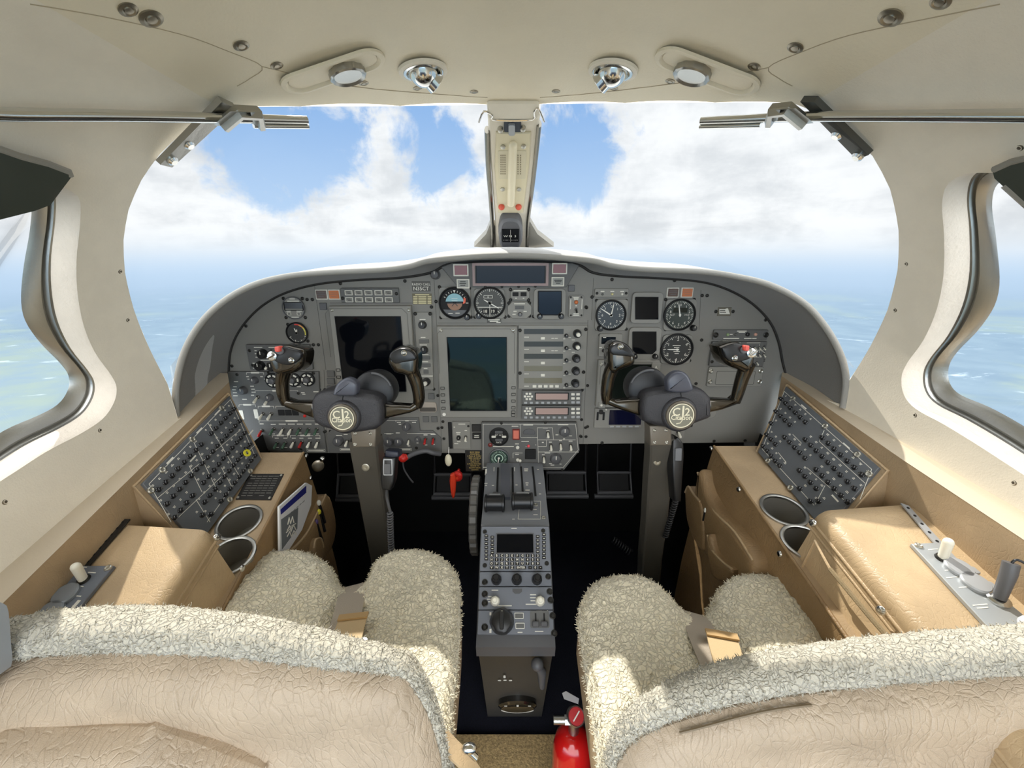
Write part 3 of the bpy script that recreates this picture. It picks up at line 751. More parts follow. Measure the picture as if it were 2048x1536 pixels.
def knob(th, px, py, r, h=.014, m=None, cap=None, name='knob', z=None, ribs=True):
    x, y = th.l(px, py); z = th.d if z is None else z; mb = MB(); seg = 28
    R = [[((rr_ * (1 + (.06 if ribs and (i // 2) % 2 and k in (1, 2) else 0))) * cos(2 * pi * i / seg), (rr_ * (1 + (.06 if ribs and (i // 2) % 2 and k in (1, 2) else 0))) * sin(2 * pi * i / seg), zz_) for i in range(seg)] for k, (rr_, zz_) in enumerate([(r * 1.25, 0), (r * 1.2, h * .2), (r, h * .9), (r * .85, h)])]
    mb.loft(R); o = th.b(name, mb, m or M_BLACK, None, 35); o.matrix_basis = T3(x, y, z)
    mb = MB(); mb.box(0, r * .5, r * .2, r * .8, h, h + .0006) if cap is None else mb.lathe([(r * .6, h), (r * .58, h + .008), (r * .4, h + .009)], seg=18)
    c = mb.build('pointer_mark' if cap is None else 'knob_cap', cap or M_LEG, o); return o
def button(th, x0, y0, x1, y1, m, z=None, h=.003, name='push_button', fr=None, parent=None):
    z = th.d if z is None else z; cx, cy, w_, h_ = th.r(x0, y0, x1, y1); mb = MB()
    if fr is not None:
        mb.frame(cx, cy, w_, h_, min(w_, h_) * .11, z, z + h + .001); f = th.b(name, mb, fr, parent)
        mb = MB(); mb.rbox(cx, cy, w_ * .86, h_ * .84, z, z + h, .0008); th.b('lens', mb, m, f if parent is None else parent); return f
    mb.rbox(cx, cy, w_, h_, z, z + h, .001, bev=.0006); return th.b(name, mb, m, parent)
NUT = mesh_of(MB().lathe([(.0052, 0), (.0052, .002), (.0036, .003), (.0034, .0045)], seg=10), 'toggle_switch', mat('toggle_nut', S(90, 88, 84), .35, .8))
def batmesh(m, dn):
    a = radians(28 * dn); mb = MB(); d = Vector((0, -sin(a), cos(a)))
    mb.tube([(0, 0, .003), tuple(Vector((0, 0, .003)) + d * .010), tuple(Vector((0, 0, .003)) + d * .017)], [.0022, .0034, .0038], 10)
    mb.ball(tuple(Vector((0, 0, .003)) + d * .017), .0038, 10, 6)
    return mesh_of(mb, 'lever', m, 60)
BAT = {k: batmesh(m, 1) for k, m in (('w', M_BAT), ('r', M_REDT), ('g', M_GRN), ('b', M_BLACK))}
def toggle(th, px, py, k='w', s_=1.0, z=None):
    x, y = th.l(px, py); o = inst(NUT, 'toggle_switch', th.e, T3(x, y, th.d if z is None else z) @ Matrix.Scale(s_, 4))
    b_ = bpy.data.objects.new('lever', BAT[k]); COL.objects.link(b_); b_.parent = o; MW[b_.name] = MW[o.name]; return o
def screws(th, pts, light=False, s_=1, z=None):
    for q in pts:
        x, y = th.l(*q); inst(SML if light else SM, 'screw', th.e, T3(x, y, (th.d if z is None else z) - .0004) @ Matrix.Scale(s_, 4))
def label(th, st, px, py, size, z=None, m=None, name='lettering', sx=1, bold=0):
    x, y = th.l(px, py); mb = MB(); mb.text(st, x, y, size, (th.d if z is None else z) + .0004, sx=sx, bold=bold); return th.b(name, mb, m or M_LEG, None, 0)

# ---- placards fixed on the panel
pc = module('call_sign_placard', 'grey radio call placard reading N35CT above the small performance table', 'placard', 824, 562, 861, 583, .0008, M_PLACG, .001, bev=0)
label(pc, 'RADIO CALL', 842.5, 568.5, .0085, sx=.92, bold=.01); label(pc, 'N35CT', 842.5, 577, .0125, bold=.01)
pc = module('performance_table_placard', 'small brown placard with a printed table of figures beneath the radio call placard', 'placard', 825, 587, 864, 609, .0008, mat('placard_brown', S(106, 98, 74), .5), .001, bev=0)
bars(pc, [(844.5, 589.3, 26)] + [(x, y, w_) for y in (593, 596.4, 599.8, 603.2, 606.4) for x, w_ in ((831, 8), (845, 15), (859, 7))], mat('cream_ink', S(212, 202, 160), .7), z=.0012, hh=.0026)
pc = module('fuel_placard', 'tiny black placard with two lines of print below the altitude dial in the centre', 'placard', 974, 637, 1002.5, 646, .0008, M_PLACG, .001, bev=0)
bars(pc, [(988, 639.5, 22), (988, 642.6, 16), (997, 644.6, 8)], z=.0012, hh=.0024)
pc = module('exit_style_placard', 'small brown framed placard alone on the far right of the panel', 'placard', 1435, 614.5, 1462, 632, .002, mat('placard_olive', S(104, 98, 84), .5), .001)
mb = MB(); mb.prism([pc.l(*q) for q in [(1438, 618), (1449, 618), (1453, 616.5), (1455, 616.5), (1459, 628), (1438, 628)]], .002, .0024); pc.b('white_symbol', mb, M_LEG)
bars(pc, [(1444, 621, 10), (1441, 624.5, 3), (1445, 624.5, 3), (1449, 624.5, 3)], M_PLACG, 'print', .0028)
screws(pc, [(1431.5, 623), (1466, 623)], z=0)

# ---- central annunciator panel
an = module('annunciator_panel', 'central warning panel with a long dark window directly under the glareshield crest', 'warning panel', 882, 526, 1157, 574, .010, M_SUB, poly=[(884, 534), (905, 526), (1143, 526), (1157, 531), (1132, 574), (917, 574)])
mb = MB(); mb.frame(*an.r(946, 526, 1096, 571), .006, .010, .016); an.b('window_frame', mb, mat('mauve_frame', S(150, 126, 122), .4))
mb = MB(); mb.rbox(*an.r(953, 528, 1089, 567.5), .009, .0125, .001); an.b('dark_window', mb, M_SCR)
button(an, 908, 528, 938, 552, M_DRED, fr=M_LEG, name='red_warning_light'); button(an, 1103, 526, 1133, 548, M_DRED, fr=M_LEG, name='red_warning_light')
wl = mat('grey_lens', S(150, 150, 142), .4)
button(an, 915, 557.5, 940, 576, wl, fr=M_LEG, name='white_switch_light'); button(an, 1102, 553.5, 1127, 572, wl, fr=M_LEG, name='white_switch_light')
bars(an, [(927, 563, 10), (927, 566.5, 12), (927, 570, 9), (1115, 560, 14), (1115, 563, 12), (1115, 566, 8)], M_BTXT, 'button_print', .0145, .0018)
screws(an, [(971, 573), (1004, 573), (1037, 573), (1070, 572)], s_=.8)
dk = module('dimmer_knob', 'round knurled dimmer knob left of the central warning panel', 'knob', 861, 539, 881, 559, .004, M_GREYPL, .011)
knob(dk, 871, 549, .0085, .012, M_GREYPL)

# ---- round dials
def gauge(name, lab, px, py, rp, ticks=36, big=4, nums='', ang=(90,), square=True, face=None, arc=None, sub=True, knobs=(), group=None, bezel=None, a0=0, a1=360, numr=.66, numsz=.24):
    r = rp * .00133
    if bezel: th = module(name, lab, 'dial', *bezel, .005, M_PANEL2, .010, group)
    else: th = module(name, lab, 'dial', px - rp - 3, py - rp - 3, px + rp + 3, py + rp + 3, .004, M_PANEL2, r * 1.1, group)
    cx, cy = th.l(px, py); d = th.d
    mb = MB(); mb.lathe([(r * 1.10, d), (r * 1.10, d + .005), (r * 1.03, d + .006), (r * .97, d + .002)], cx, cy, 48, None, False, False); th.b('bezel_ring', mb, M_MATTE, None, 40)
    mb = MB(); mb.cyl(cx, cy, r * .985, d, d + .0022, 48); th.b('dial_face', mb, face or M_DIAL, None, 20)
    mb = MB(); z = d + .0023
    for i in range(ticks):
        a = radians(a0 + (a1 - a0) * i / ticks); L = .17 if i % big == 0 else .09; wd = .0014 if i % big == 0 else .0008
        mb.line(cx + r * .93 * cos(a), cy + r * .93 * sin(a), cx + r * (.93 - L) * cos(a), cy + r * (.93 - L) * sin(a), wd, z, z + .0003)
    for i, n_ in enumerate(nums):
        a = radians(90 - (a1 - a0) / len(nums) * i) if a1 - a0 == 360 else radians(a0 + (a1 - a0) * (i + .5) / len(nums)); mb.text(n_, cx + r * numr * cos(a), cy + r * numr * sin(a), r * numsz * 1.5, z + .0004)
    th.b('scale_marks', mb, M_LEG, None, 0)
    for a in ang:
        a, L = (a if isinstance(a, tuple) else (a, .72)); a = radians(a); mb = MB()
        nx, ny = -sin(a), cos(a)
        mb.prism([(cx + nx * .0016 - cos(a) * r * .12, cy + ny * .0016 - sin(a) * r * .12), (cx - nx * .0016 - cos(a) * r * .12, cy - ny * .0016 - sin(a) * r * .12), (cx - nx * .0010 + cos(a) * r * L * .8, cy - ny * .0010 + sin(a) * r * L * .8), (cx + cos(a) * r * L, cy + sin(a) * r * L), (cx + nx * .0010 + cos(a) * r * L * .8, cy + ny * .0010 + sin(a) * r * L * .8)], d + .0036, d + .0044)
        mb.cyl(cx, cy, .0028, d + .003, d + .005, 14); th.b('needle', mb, M_WHITE)
    for k in knobs: knob(th, *k, .0065, .012, M_BLACK, ribs=False)
    th.r0 = r; th.cc = (cx, cy); return th
def corner_screws(th, x0, y0, x1, y1): screws(th, [(x0, y0), (x1, y0), (x0, y1), (x1, y1)], z=.0004)
# standby attitude indicator
g1 = gauge('attitude_indicator', 'standby attitude dial with pale blue and brown halves at the panel centre', 910.4, 605.5, 27, 1, 1, '', (), bezel=(879, 574, 942, 637), face=M_MATTE, knobs=((935, 633.5),))
cx, cy = g1.cc; r = g1.r0; d = g1.d
mb = MB(); P = [(cx + r * .62 * cos(radians(a)) * (1 if 0 else 1), cy + r * .05 + r * .60 * sin(radians(a))) for a in range(5, 180, 10)]; mb.prism(P, d + .0024, d + .004, bev=.0006); g1.b('sky_half', mb, mat('dial_sky_blue', S(140, 186, 196), .5))
mb = MB(); P = [(cx + r * .52 * cos(radians(a)), cy - r * .02 + r * .48 * sin(radians(a))) for a in range(180, 361, 12)]; mb.prism(P, d + .0024, d + .004, bev=.0006); g1.b('ground_half', mb, mat('dial_ground_brown', S(150, 112, 88), .5))
mb = MB(); mb.prism([(cx + r * .55, cy - .002), (cx + r * .72, cy), (cx + r * .78, cy + r * .3), (cx + r * .62, cy + r * .38)], d + .0024, d + .0035); g1.b('red_flag', mb, mat('dial_orange', S(224, 96, 64), .5))
mb = MB()
for a in range(30, 151, 15): mb.line(cx + r * .72 * cos(radians(a)), cy + r * .72 * sin(radians(a)), cx + r * .84 * cos(radians(a)), cy + r * .84 * sin(radians(a)), .0012, d + .0024, d + .003)
mb.prism([(cx - .003, cy + r * .86), (cx + .003, cy + r * .86), (cx, cy + r * .68)], d + .0042, d + .0046)
for k in (.15, .3): mb.line(cx - r * .2, cy + r * k, cx + r * .2, cy + r * k, .0008, d + .004, d + .0043)
g1.b('bank_marks', mb, M_WHITE, None, 0)
mb = MB(); mb.line(cx - r * .5, cy, cx - r * .12, cy, .0022, d + .0042, d + .005); mb.line(cx + r * .12, cy, cx + r * .5, cy, .0022, d + .0042, d + .005); mb.line(cx - r * .2, cy - r * .2, cx, cy, .0016, d + .0042, d + .005); mb.line(cx + r * .2, cy - r * .2, cx, cy, .0016, d + .0042, d + .005); g1.b('aircraft_bar', mb, M_BLACK)
mb = MB(); P = [(cx + r * .92 * cos(radians(a)), cy + r * .92 * sin(radians(a))) for a in range(208, 333, 8)]; mb.prism(P, d + .0024, d + .0034); g1.b('lower_mask', mb, M_GREYPL); bars(g1, [(902, 626, 8), (916, 625.5, 8)], M_LEG, 'legend', d + .0038, .0018)
# standby altimeter / airspeed
g2 = gauge('combined_altimeter', 'round dark dial with number drums and a lower scale right of the standby attitude dial', 979.8, 605.5, 27, 40, 5, '', ((150, .5), (-30, .75)), bezel=(948, 577, 1010, 637), face=mat('dial_olive', S(56, 54, 44), .4), knobs=((958, 631),))
cx, cy = g2.cc; r = g2.r0; d = g2.d
mb = MB(); mb.line(cx - r * .82, cy - r * .28, cx + r * .82, cy - r * .28, .0016, d + .0028, d + .0034); mb.line(cx, cy - r * .12, cx, cy - r * .9, .0016, d + .0028, d + .0034); mb.text('18', cx - r * .3, cy - r * .55, r * .3, d + .0046); mb.text('19', cx + r * .22, cy - r * .55, r * .3, d + .0046); mb.text('ALT', cx, cy + r * .05, r * .16, d + .003)
mb.frame(cx - r * .1, cy + r * .42, r * .62, r * .2, .001, d + .0026, d + .0036); mb.text('6', cx - r * .1, cy + r * .42, r * .22, d + .0036); g2.b('dial_figures', mb, M_LEG, None, 0)
mb = MB(); mb.rbox(cx, cy - r * .56, r * 1.05, r * .36, d + .0023, d + .0027, .001); g2.b('drum_window', mb, M_MATTE)
# small octagon instruments
def octa(name, lab, x0, y0, x1, y1, cat='dial', m=None):
    c_ = (y1 - y0) * .28; P = [(x0 + c_, y0), (x1 - c_, y0), (x1, y0 + c_), (x1, y1 - c_), (x1 - c_, y1), (x0 + c_, y1), (x0, y1 - c_), (x0, y0 + c_)]
    return module(name, lab, cat, x0, y0, x1, y1, .006, m, poly=P)
o1 = octa('fuel_quantity_readout', 'small octagonal readout with two tiny dark windows at the top centre', 1021, 578, 1059, 600)
button(o1, 1025, 584, 1037, 592, M_MATTE, h=.0006, name='readout_window'); button(o1, 1041, 584, 1053, 592, M_MATTE, h=.0006, name='readout_window'); bars(o1, [(1040, 581, 24), (1032, 596, 3), (1047, 596, 3)], z=.0066)
corner_screws(o1, 1021, 579, 1057, 600)
o2 = octa('temperature_selector', 'small octagonal selector with a little pointer knob under the twin window readout', 1015, 603, 1063, 636)
button(o2, 1030, 611, 1048, 618, mat('dim_window', S(70, 66, 58), .3), h=.0006, name='readout_window'); knob(o2, 1040, 628, .0045, .010, M_GREYPL, ribs=False); bars(o2, [(1039, 607, 20), (1030, 622, 6), (1050, 622, 6), (1028, 628, 6)], z=.0066)
corner_screws(o2, 1018, 606, 1059, 632)
# clipped-corner small displays
def small_disp(lab, x0, y0, x1, y1, s, m, kn=(), low=True):
    th = module('small_display', lab, 'display', x0, y0, x1, y1, .008, M_PANEL2, .010); a, b, c, e = s; k = 7
    P = [(a, b), (c, b), (c, e - k), (c - k, e), (a + k, e), (a, e - k)] if low else [(a, b), (c, b), (c, e), (a, e)]
    mb = MB(); mb.prism([th.l(*q) for q in P], .008, .0088); th.b('screen', mb, m)
    mb = MB(); q = [th.l(*q) for q in P]
    mb.tube([(x, y, .0088) for x, y in q + q[:1]], .0012, 6); th.b('screen_surround', mb, M_MATTE)
    for q in kn: knob(th, *q, .0058, .011, M_BLACK, ribs=False)
    return th
small_disp('small square blue-black display with two corner knobs beside the central octagon selectors', 1067, 577, 1130.5, 638, (1076, 582, 1122, 629), M_SCRB, ((1079, 632), (1121.5, 631.5)))
small_disp('small square dark display between the copilot airspeed dial and altimeter', 1261.5, 584, 1322.5, 646, (1269, 594, 1314, 637.5), M_SCR, (), False)
small_disp('small clipped corner dark display beneath the square one on the copilot side', 1255, 654, 1319, 719, (1263.6, 662.6, 1310, 706), M_SCR, ((1267, 711), (1307.6, 711)))
sb = module('black_square_switch', 'tiny blank dark square switch right of the central warning panel', 'switch', 1136, 570, 1149, 583, .004, M_GREYPL, .001)
fp = module('lamp_test_plate', 'small upright grey plate with an amber lamp and toggle right of the blue display', 'switch plate', 1137, 590, 1166.5, 634, .006, M_PANEL2, .005)
mb = MB(); x, y = fp.l(1151.7, 604); mb.ball((x, y, .0065), .005); fp.b('amber_lamp', mb, M_AMB); toggle(fp, 1151.5, 618, 'b', .7); bars(fp, [(1151.5, 595, 10), (1151.5, 597.8, 8), (1151.5, 611, 3), (1151.5, 627, 10), (1151.5, 630, 11), (1140.5, 608, 1.2, 18), (1163, 608, 1.2, 18)], z=.0066)
screws(fp, [(1141, 594), (1162, 594), (1141, 630), (1162, 630)], s_=.6)

# ---- clock, cabin altitude dial
ck = module('digital_clock', 'round digital clock with a grey window at the upper left of the panel', 'clock', 567, 594, 611, 637, .004, M_PANEL2, .028)
cx, cy = ck.l(589, 615.5); mb = MB(); mb.ring(cx, cy, .026, .028, .004, .007, 40); ck.b('bezel_ring', mb, M_GREYPL, None, 40)
mb = MB(); mb.frame(*ck.r(570, 604, 608, 621), .0015, .004, .006); ck.b('window_frame', mb, M_MATTE); button(ck, 571, 605, 607, 617, mat('clock_window', S(78, 80, 84), .2), h=.001, name='clock_window')
button(ck, 577, 624, 584, 630, M_PANEL, fr=M_LEG, name='push_button', h=.001); button(ck, 596, 624, 603, 630, M_PANEL, fr=M_LEG, name='push_button', h=.001); bars(ck, [(586, 597.5, 10), (588, 602, 22), (579, 622, 8), (600, 622, 10), (592, 634, 14)], z=.0044)
g3 = gauge('cabin_pressure_gauge', 'small black gauge with a red and yellow arc under the digital clock', 596.5, 665, 18.5, 24, 4, '', ((112, .55), (80, .4)), a0=-150, a1=100)
cx, cy = g3.cc; r = g3.r0; d = g3.d
for a, b_, m, nm in ((70, 100, M_RED, 'red_arc'), (38, 70, mat('orange_arc', S(224, 150, 70), .5), 'orange_arc'), (-15, 38, mat('yellow_arc', S(214, 204, 90), .5), 'yellow_arc')):
    mb = MB(); P = [(cx + r * .93 * cos(radians(t_)), cy + r * .93 * sin(radians(t_))) for t_ in np.linspace(a, b_, 8)] + [(cx + r * .80 * cos(radians(t_)), cy + r * .80 * sin(radians(t_))) for t_ in np.linspace(b_, a, 8)]
    mb.prism(P, d + .0027, d + .003); g3.b(nm, mb, m)
# ---- warning button pairs
for side, (xa, xb, ya), in (('left', (644, 669, 589)), ('right', (1345, 1373.5, 585))):
    for k, (x, m, w_) in enumerate(((xa, M_DBRN, 'dark'), (xb, M_AMB, 'amber'))):
        th = module('master_light', 'white framed %s master light, one of the pair at the upper %s of the panel' % (w_, side), 'warning light', x - 12, ya - 10, x + 12, ya + 10, .003, M_LEG, .001)
        mb = MB(); mb.rbox(*th.r(x - 10, ya - 8, x + 10, ya + 8), .003, .0048, .001); th.b('lens', mb, m); bars(th, [(x, ya - 3.5, 13), (x, ya, 15), (x, ya + 3.5, 10)], mat('lens_print', S(150, 110, 90), .5) if k else M_GREYPL, 'print', .0052, .0014)
b_ = module('blank_switch', 'small blank square switch under the left master lights', 'switch', 640, 605.5, 654, 619.5, .004, M_GREYPL, .001)
# ---- reversion switch bank
rb = module('switch_bank', 'bank of ten small framed push buttons above the left display', 'switch bank', 683, 576, 799, 605, .005, M_SUB, .002)
for j in range(2):
    for i in range(5):
        x = 699.5 + i * 19.7 + j * 1.2; y = 585 + j * 14; bt = button(rb, x - 7.5, y - 5, x + 7.5, y + 5, M_PANEL2, fr=M_LEG, name='push_button', h=.002)
bars(rb, [(699.5 + i * 19.7 + j * 1.2 + dx, 585 + j * 14 + dy, w_) for j in range(2) for i in range(5) for dx, dy, w_ in ((-1, -1.5, 7), (1, 1.5, 6))], M_BTXT, 'button_print', .0076, .0013)
screws(rb, [(687, 596), (794, 587)], s_=1)
# ---- big displays
def disp(name, lab, x0, y0, x1, y1, s, keysL=(), keysR=(), m=None, poly=None):
    th = module(name, lab, 'display', x0, y0, x1, y1, .014, M_PANEL2, .003, poly=poly, bev=.002)
    cx, cy, w_, h_ = th.r(*s); mb = MB(); mb.rbox(cx, cy, w_, h_, .0135, .0146, .002, bev=0); th.b('screen', mb, m or M_SCR)
    mb = MB(); mb.frame(cx, cy, w_ + .003, h_ + .003, .0015, .014, .0155); th.b('screen_surround', mb, M_MATTE)
    mb = MB(); X0, Y0, W0, H0 = th.r(x0 + 5, y0 + 5, x1 - 5, y1 - 5); a, b_ = W0 / 2, H0 / 2; k = .012
    P = [(X0 - a, Y0 - b_ * .0), (X0 - a, Y0 + b_ - k), (X0 - a + k, Y0 + b_), (X0 + a - k, Y0 + b_), (X0 + a, Y0 + b_ - k), (X0 + a, Y0)]
    for p, q in zip(P, P[1:]): mb.line(*p, *q, .0012, .0138, .0144)
    th.b('bezel_groove', mb, mat('bezel_groove_grey', S(96, 95, 90), .6))  # groove drawn as a darker grey line on the bezel
    screws(th, [(x0 + 8, y0 + 8), (x1 - 8, y0 + 8)], True, .75)
    for q in list(keysL) + list(keysR): button(th, q[0] - 4, q[1] - 2.6, q[0] + 4, q[1] + 2.6, M_PANEL2, fr=M_SCREW, name='line_key', h=.0015)
    return th
pfd = disp('primary_display', 'tall dark left hand display behind the left control yoke', 661, 611, 828, 806, (684, 632, 809, 779), [(681, 737), (682, 751)], poly=[(661, 611), (824, 610), (836, 806), (684, 806)])
mfd = disp('multifunction_display', 'tall reflective centre display between the two yokes', 876, 651, 1034, 832, (899.5, 673, 1013, 817), [(887 + i * .6, 773 + 13.2 * i) for i in range(4)], [(1027 - i * .1, 772 + 13.2 * i) for i in range(4)] + [(1026.5, 820), (1026.5, 826)], m=M_MFD, poly=[(875, 651), (1034.5, 651), (1033, 832), (882, 832)])
mb = MB(); x, y = mfd.l(890, 825); mb.cyl(x, y, .0045, .014, .0152, 20); mfd.b('round_sensor', mb, M_WHITE)
cmd = disp('copilot_display', 'large dark display partly hidden behind the right control yoke', 1192, 718, 1312, 812, (1210, 727, 1300, 804), [], m=M_SCRG)
kk = module('display_key', 'small grey rocker with a white arrow above the right yoke hub', 'switch', 1299, 722, 1316, 742, .018, M_PANEL2, .002); label(kk, 'A', 1307.5, 731, .011)
kk = module('display_key', 'small grey rocker with a round light at the lower left of the right display', 'switch', 1194, 801, 1208, 812, .018, M_PANEL2, .002); mb = MB(); x, y = kk.l(1200, 806); mb.cyl(x, y, .003, .018, .019); kk.b('round_light', mb, M_LEG)
# ---- display control strip
ds = module('display_control_strip', 'narrow upright control strip with three knobs between the left and centre displays', 'control panel', 830, 623, 864, 780, .005, M_PANEL2, .003, poly=[(829, 624), (863.5, 624), (868, 778), (838, 778)])
knob(ds, 846, 649, .0085, .012, M_BLACK, ribs=False); knob(ds, 849, 699, .0085, .012, M_BLACK, ribs=False); knob(ds, 854, 762, .0085, .016, M_BLACK, cap=M_LEG)
for q in ((839, 678, 859, 685), (841, 711.5, 861, 718), (842, 726, 862, 732.5), (848, 739, 858, 746)): button(ds, *q, M_SUB, h=.002)
bars(ds, [(846, 638.5, 11), (847, 674, 9), (847.5, 689, 14), (850, 708, 15), (851, 722.5, 12), (852, 736, 7), (853, 751, 26)], z=.0054)
screws(ds, [(831.5, 627), (861, 627)], s_=1.1)
for q, lab in (((857, 786, 869, 798), 'small square switch just left of the centre display, uppermost one'), ((846, 832, 858, 843.5), 'small square switch below the silver slot, left of the two'), ((863, 832, 875, 843.5), 'small square switch below the silver slot, right of the two')):
    module('square_switch', lab, 'switch', *q, .004, M_SUB, .001)
sl = module('data_card_slot', 'pill shaped silver card slot at the lower right of the left display', 'card slot', 838, 804, 874, 824, .004, mat('slot_silver', S(178, 168, 156), .35, .2), .008)
mb = MB(); mb.rbox(*sl.r(840, 814, 872, 822), .004, .0046, .003); sl.b('slot_opening', mb, mat('slot_dark', S(74, 70, 64), .5))
# ---- radio stack
rs = module('radio_control_stack', 'grey radio panel with five long dark windows right of the centre display', 'radio panel', 1037, 649, 1174, 777, .005, M_PANEL2, .002, poly=[(1036.5, 650), (1174.5, 650), (1170, 777), (1036.5, 777)])
for i, y in enumerate((662.3, 687.2, 711.6, 736, 760)):
    x1 = 1126.6 - i * .7; mb = MB(); mb.rbox(*rs.r(1048, y - 5, x1, y + 5), .0045, .0062, .001, bev=0); wn = rs.b('display_window', mb, mat('window_smoke', S(66, 66, 62), .12) if i < 3 else mat('window_light', S(120, 116, 100), .12))
    knob(rs, 1153.4 - i, 666 + i * 24.6, .0085, .018, M_BLACK, cap=(M_LEG if i < 2 else M_GREYPL)); knob(rs, 1132, 670.5 + i * 24.5, .0042, .010, M_BLACK, ribs=False)
    if i < 4: button(rs, 1081.5, y + 11, 1089.5, y + 16, M_LEG, h=.0014, name='white_key')
for i in range(5): button(rs, 1065 + i * 11.2, 769, 1072.5 + i * 11.2, 774, M_LEG, h=.0014, name='white_key')
bars(rs, [(1053, 673.5 + 24.4 * i, 9) for i in range(5)] + [(1105, 676, 5), (1112, 676, 6), (1105, 700.5, 5), (1112, 700.5, 6)] + [(1139, 674 + 24.4 * i, 5) for i in range(5)] + [(1128, 677 + 24.4 * i, 4) for i in range(5)] + [(1146, 679 + 24.4 * i, 6) for i in range(2)], z=.0054, hh=.0016)
screws(rs, [(1040, 660), (1171, 658), (1040, 745), (1166.5, 743)], s_=1.1)
for k, (ya, yb, w_) in enumerate(((779, 806, 'upper'), (808, 835, 'lower'))):
    tu = module('radio_tuning_unit', 'radio tuner with a pinkish display and key rows, the %s of the two stacked units' % w_, 'radio', 1044 - k * .5, ya, 1161 - k, yb, .014, M_SUB, .001, 'stacked radio tuners')
    mb = MB(); mb.rbox(*tu.r(1069, ya + 3, 1136, ya + 18), .0135, .0152, .001, bev=0); dd = tu.b('display_bezel', mb, M_MATTE); mb = MB(); mb.rbox(*tu.r(1071, ya + 4.5, 1134, ya + 16.5), .0152, .0156, .001, bev=0); tu.b('display', mb, M_SCRP, dd)
    for i in range(8): button(tu, 1048 + i * 11.2, ya + 21, 1054 + i * 11.2, ya + 25, M_LGREY, name='key', h=.0012)
    for i in range(2):
        for j in range(3): button(tu, 1141 + i * 10, ya + 4 + j * 8, 1148 + i * 10, ya + 8.5 + j * 8, M_LEG if j < 2 else M_LGREY, name='key', h=.0012)
    for a in range(0, 360, 60):
        x, y = 1056.5 + 6.6 * cos(radians(a)), ya + 10.5 + 6 * sin(radians(a)); button(tu, x - 2.4, y - 2, x + 2.4, y + 2, M_LEG, name='pad_key', h=.0012)
    button(tu, 1053.5, ya + 9, 1059.5, ya + 12, M_LEG, name='pad_key', h=.0012)
# ---- copilot dials
g4 = gauge('airspeed_indicator', 'black airspeed dial with two white needles on the copilot side', 1220.6, 629.6, 26, 44, 4, ('0', '1', '2', '3', '4', '5', '6', '7'), ((80, .86), (148, .98)), bezel=(1190, 598, 1254, 661), face=mat('dial_blueblack', S(46, 52, 56), .3), knobs=((1199, 656),), numr=.62, numsz=.17)
g5 = gauge('copilot_altimeter', 'black altimeter dial at the top right of the copilot instruments', 1357, 629, 27, 50, 5, ('0', '1', '2', '3', '4', '5', '6', '7', '8', '9'), ((102, .85),), bezel=(1328, 598, 1390, 661), face=mat('dial_greenblack', S(48, 56, 50), .3), knobs=((1384, 655),), numr=.68, numsz=.17)
cx, cy = g5.cc; r = g5.r0; mb = MB(); mb.rbox(cx, cy + r * .32, r, r * .32, g5.d + .0024, g5.d + .0032, .001); g5.b('drum_window', mb, M_SCRG); mb = MB(); mb.text('ALT', cx - r * .52, cy, r * .2, g5.d + .003); mb.text('1013', cx + r * .5, cy, r * .18, g5.d + .003); g5.b('dial_figures', mb, M_LEG, None, 0)
g6 = gauge('vertical_speed_indicator', 'black climb rate dial with its white needle pointing left on the copilot side', 1351.7, 697.7, 28, 48, 4, ('2', '4', '6', '4', '2', '1'), ((180, .7),), bezel=(1322, 669, 1382, 727), numr=.70, numsz=.2)
cx, cy = g6.cc; r = g6.r0; bars(g6, [(1351, 690, 15), (1351, 694, 10), (1351, 702, 12), (1351, 706, 8)], z=g6.d + .0028, hh=.0016)
for g_, b_ in ((g1, (882, 577, 939, 634)), (g4, (1193, 601, 1252, 658)), (g5, (1331, 599, 1388, 659)), (g6, (1331.5, 674, 1379, 721))): corner_screws(g_, *b_)
ls = module('indicator_light_strip', 'small horizontal strip with three pin lights above the copilot airspeed dial', 'indicator lights', 1188.5, 577, 1256, 594, .006, M_PANEL2, .003)
for i, m in enumerate((M_SUB, mat('pale_yellow_pin', S(220, 210, 150), .4), M_LEG)):
    x, y = ls.l(1204 + i * 19.5, 588); mb = MB(); mb.ball((x, y, .006), .0032, 12, 8); ls.b('pin_light', mb, m)
bars(ls, [(1204 + i * 19.5, 582.5, 7) for i in range(3)], z=.0064); screws(ls, [(1193, 586), (1251, 586)], s_=.8)
sr = module('small_readout', 'small readout box with a dark window behind the left grip of the right yoke', 'display', 1197, 667, 1243, 712, .006, M_PANEL2, .003)
mb = MB(); mb.rbox(*sr.r(1202, 673, 1230, 687), .006, .0068, .001, bev=0); sr.b('dark_window', mb, M_SCR); knob(sr, 1207, 700, .0045, .008, M_BLACK, ribs=False); bars(sr, [(1208, 674, 6), (1200, 694, 5)], z=.0072); corner_screws(sr, 1200, 708, 1236, 670)
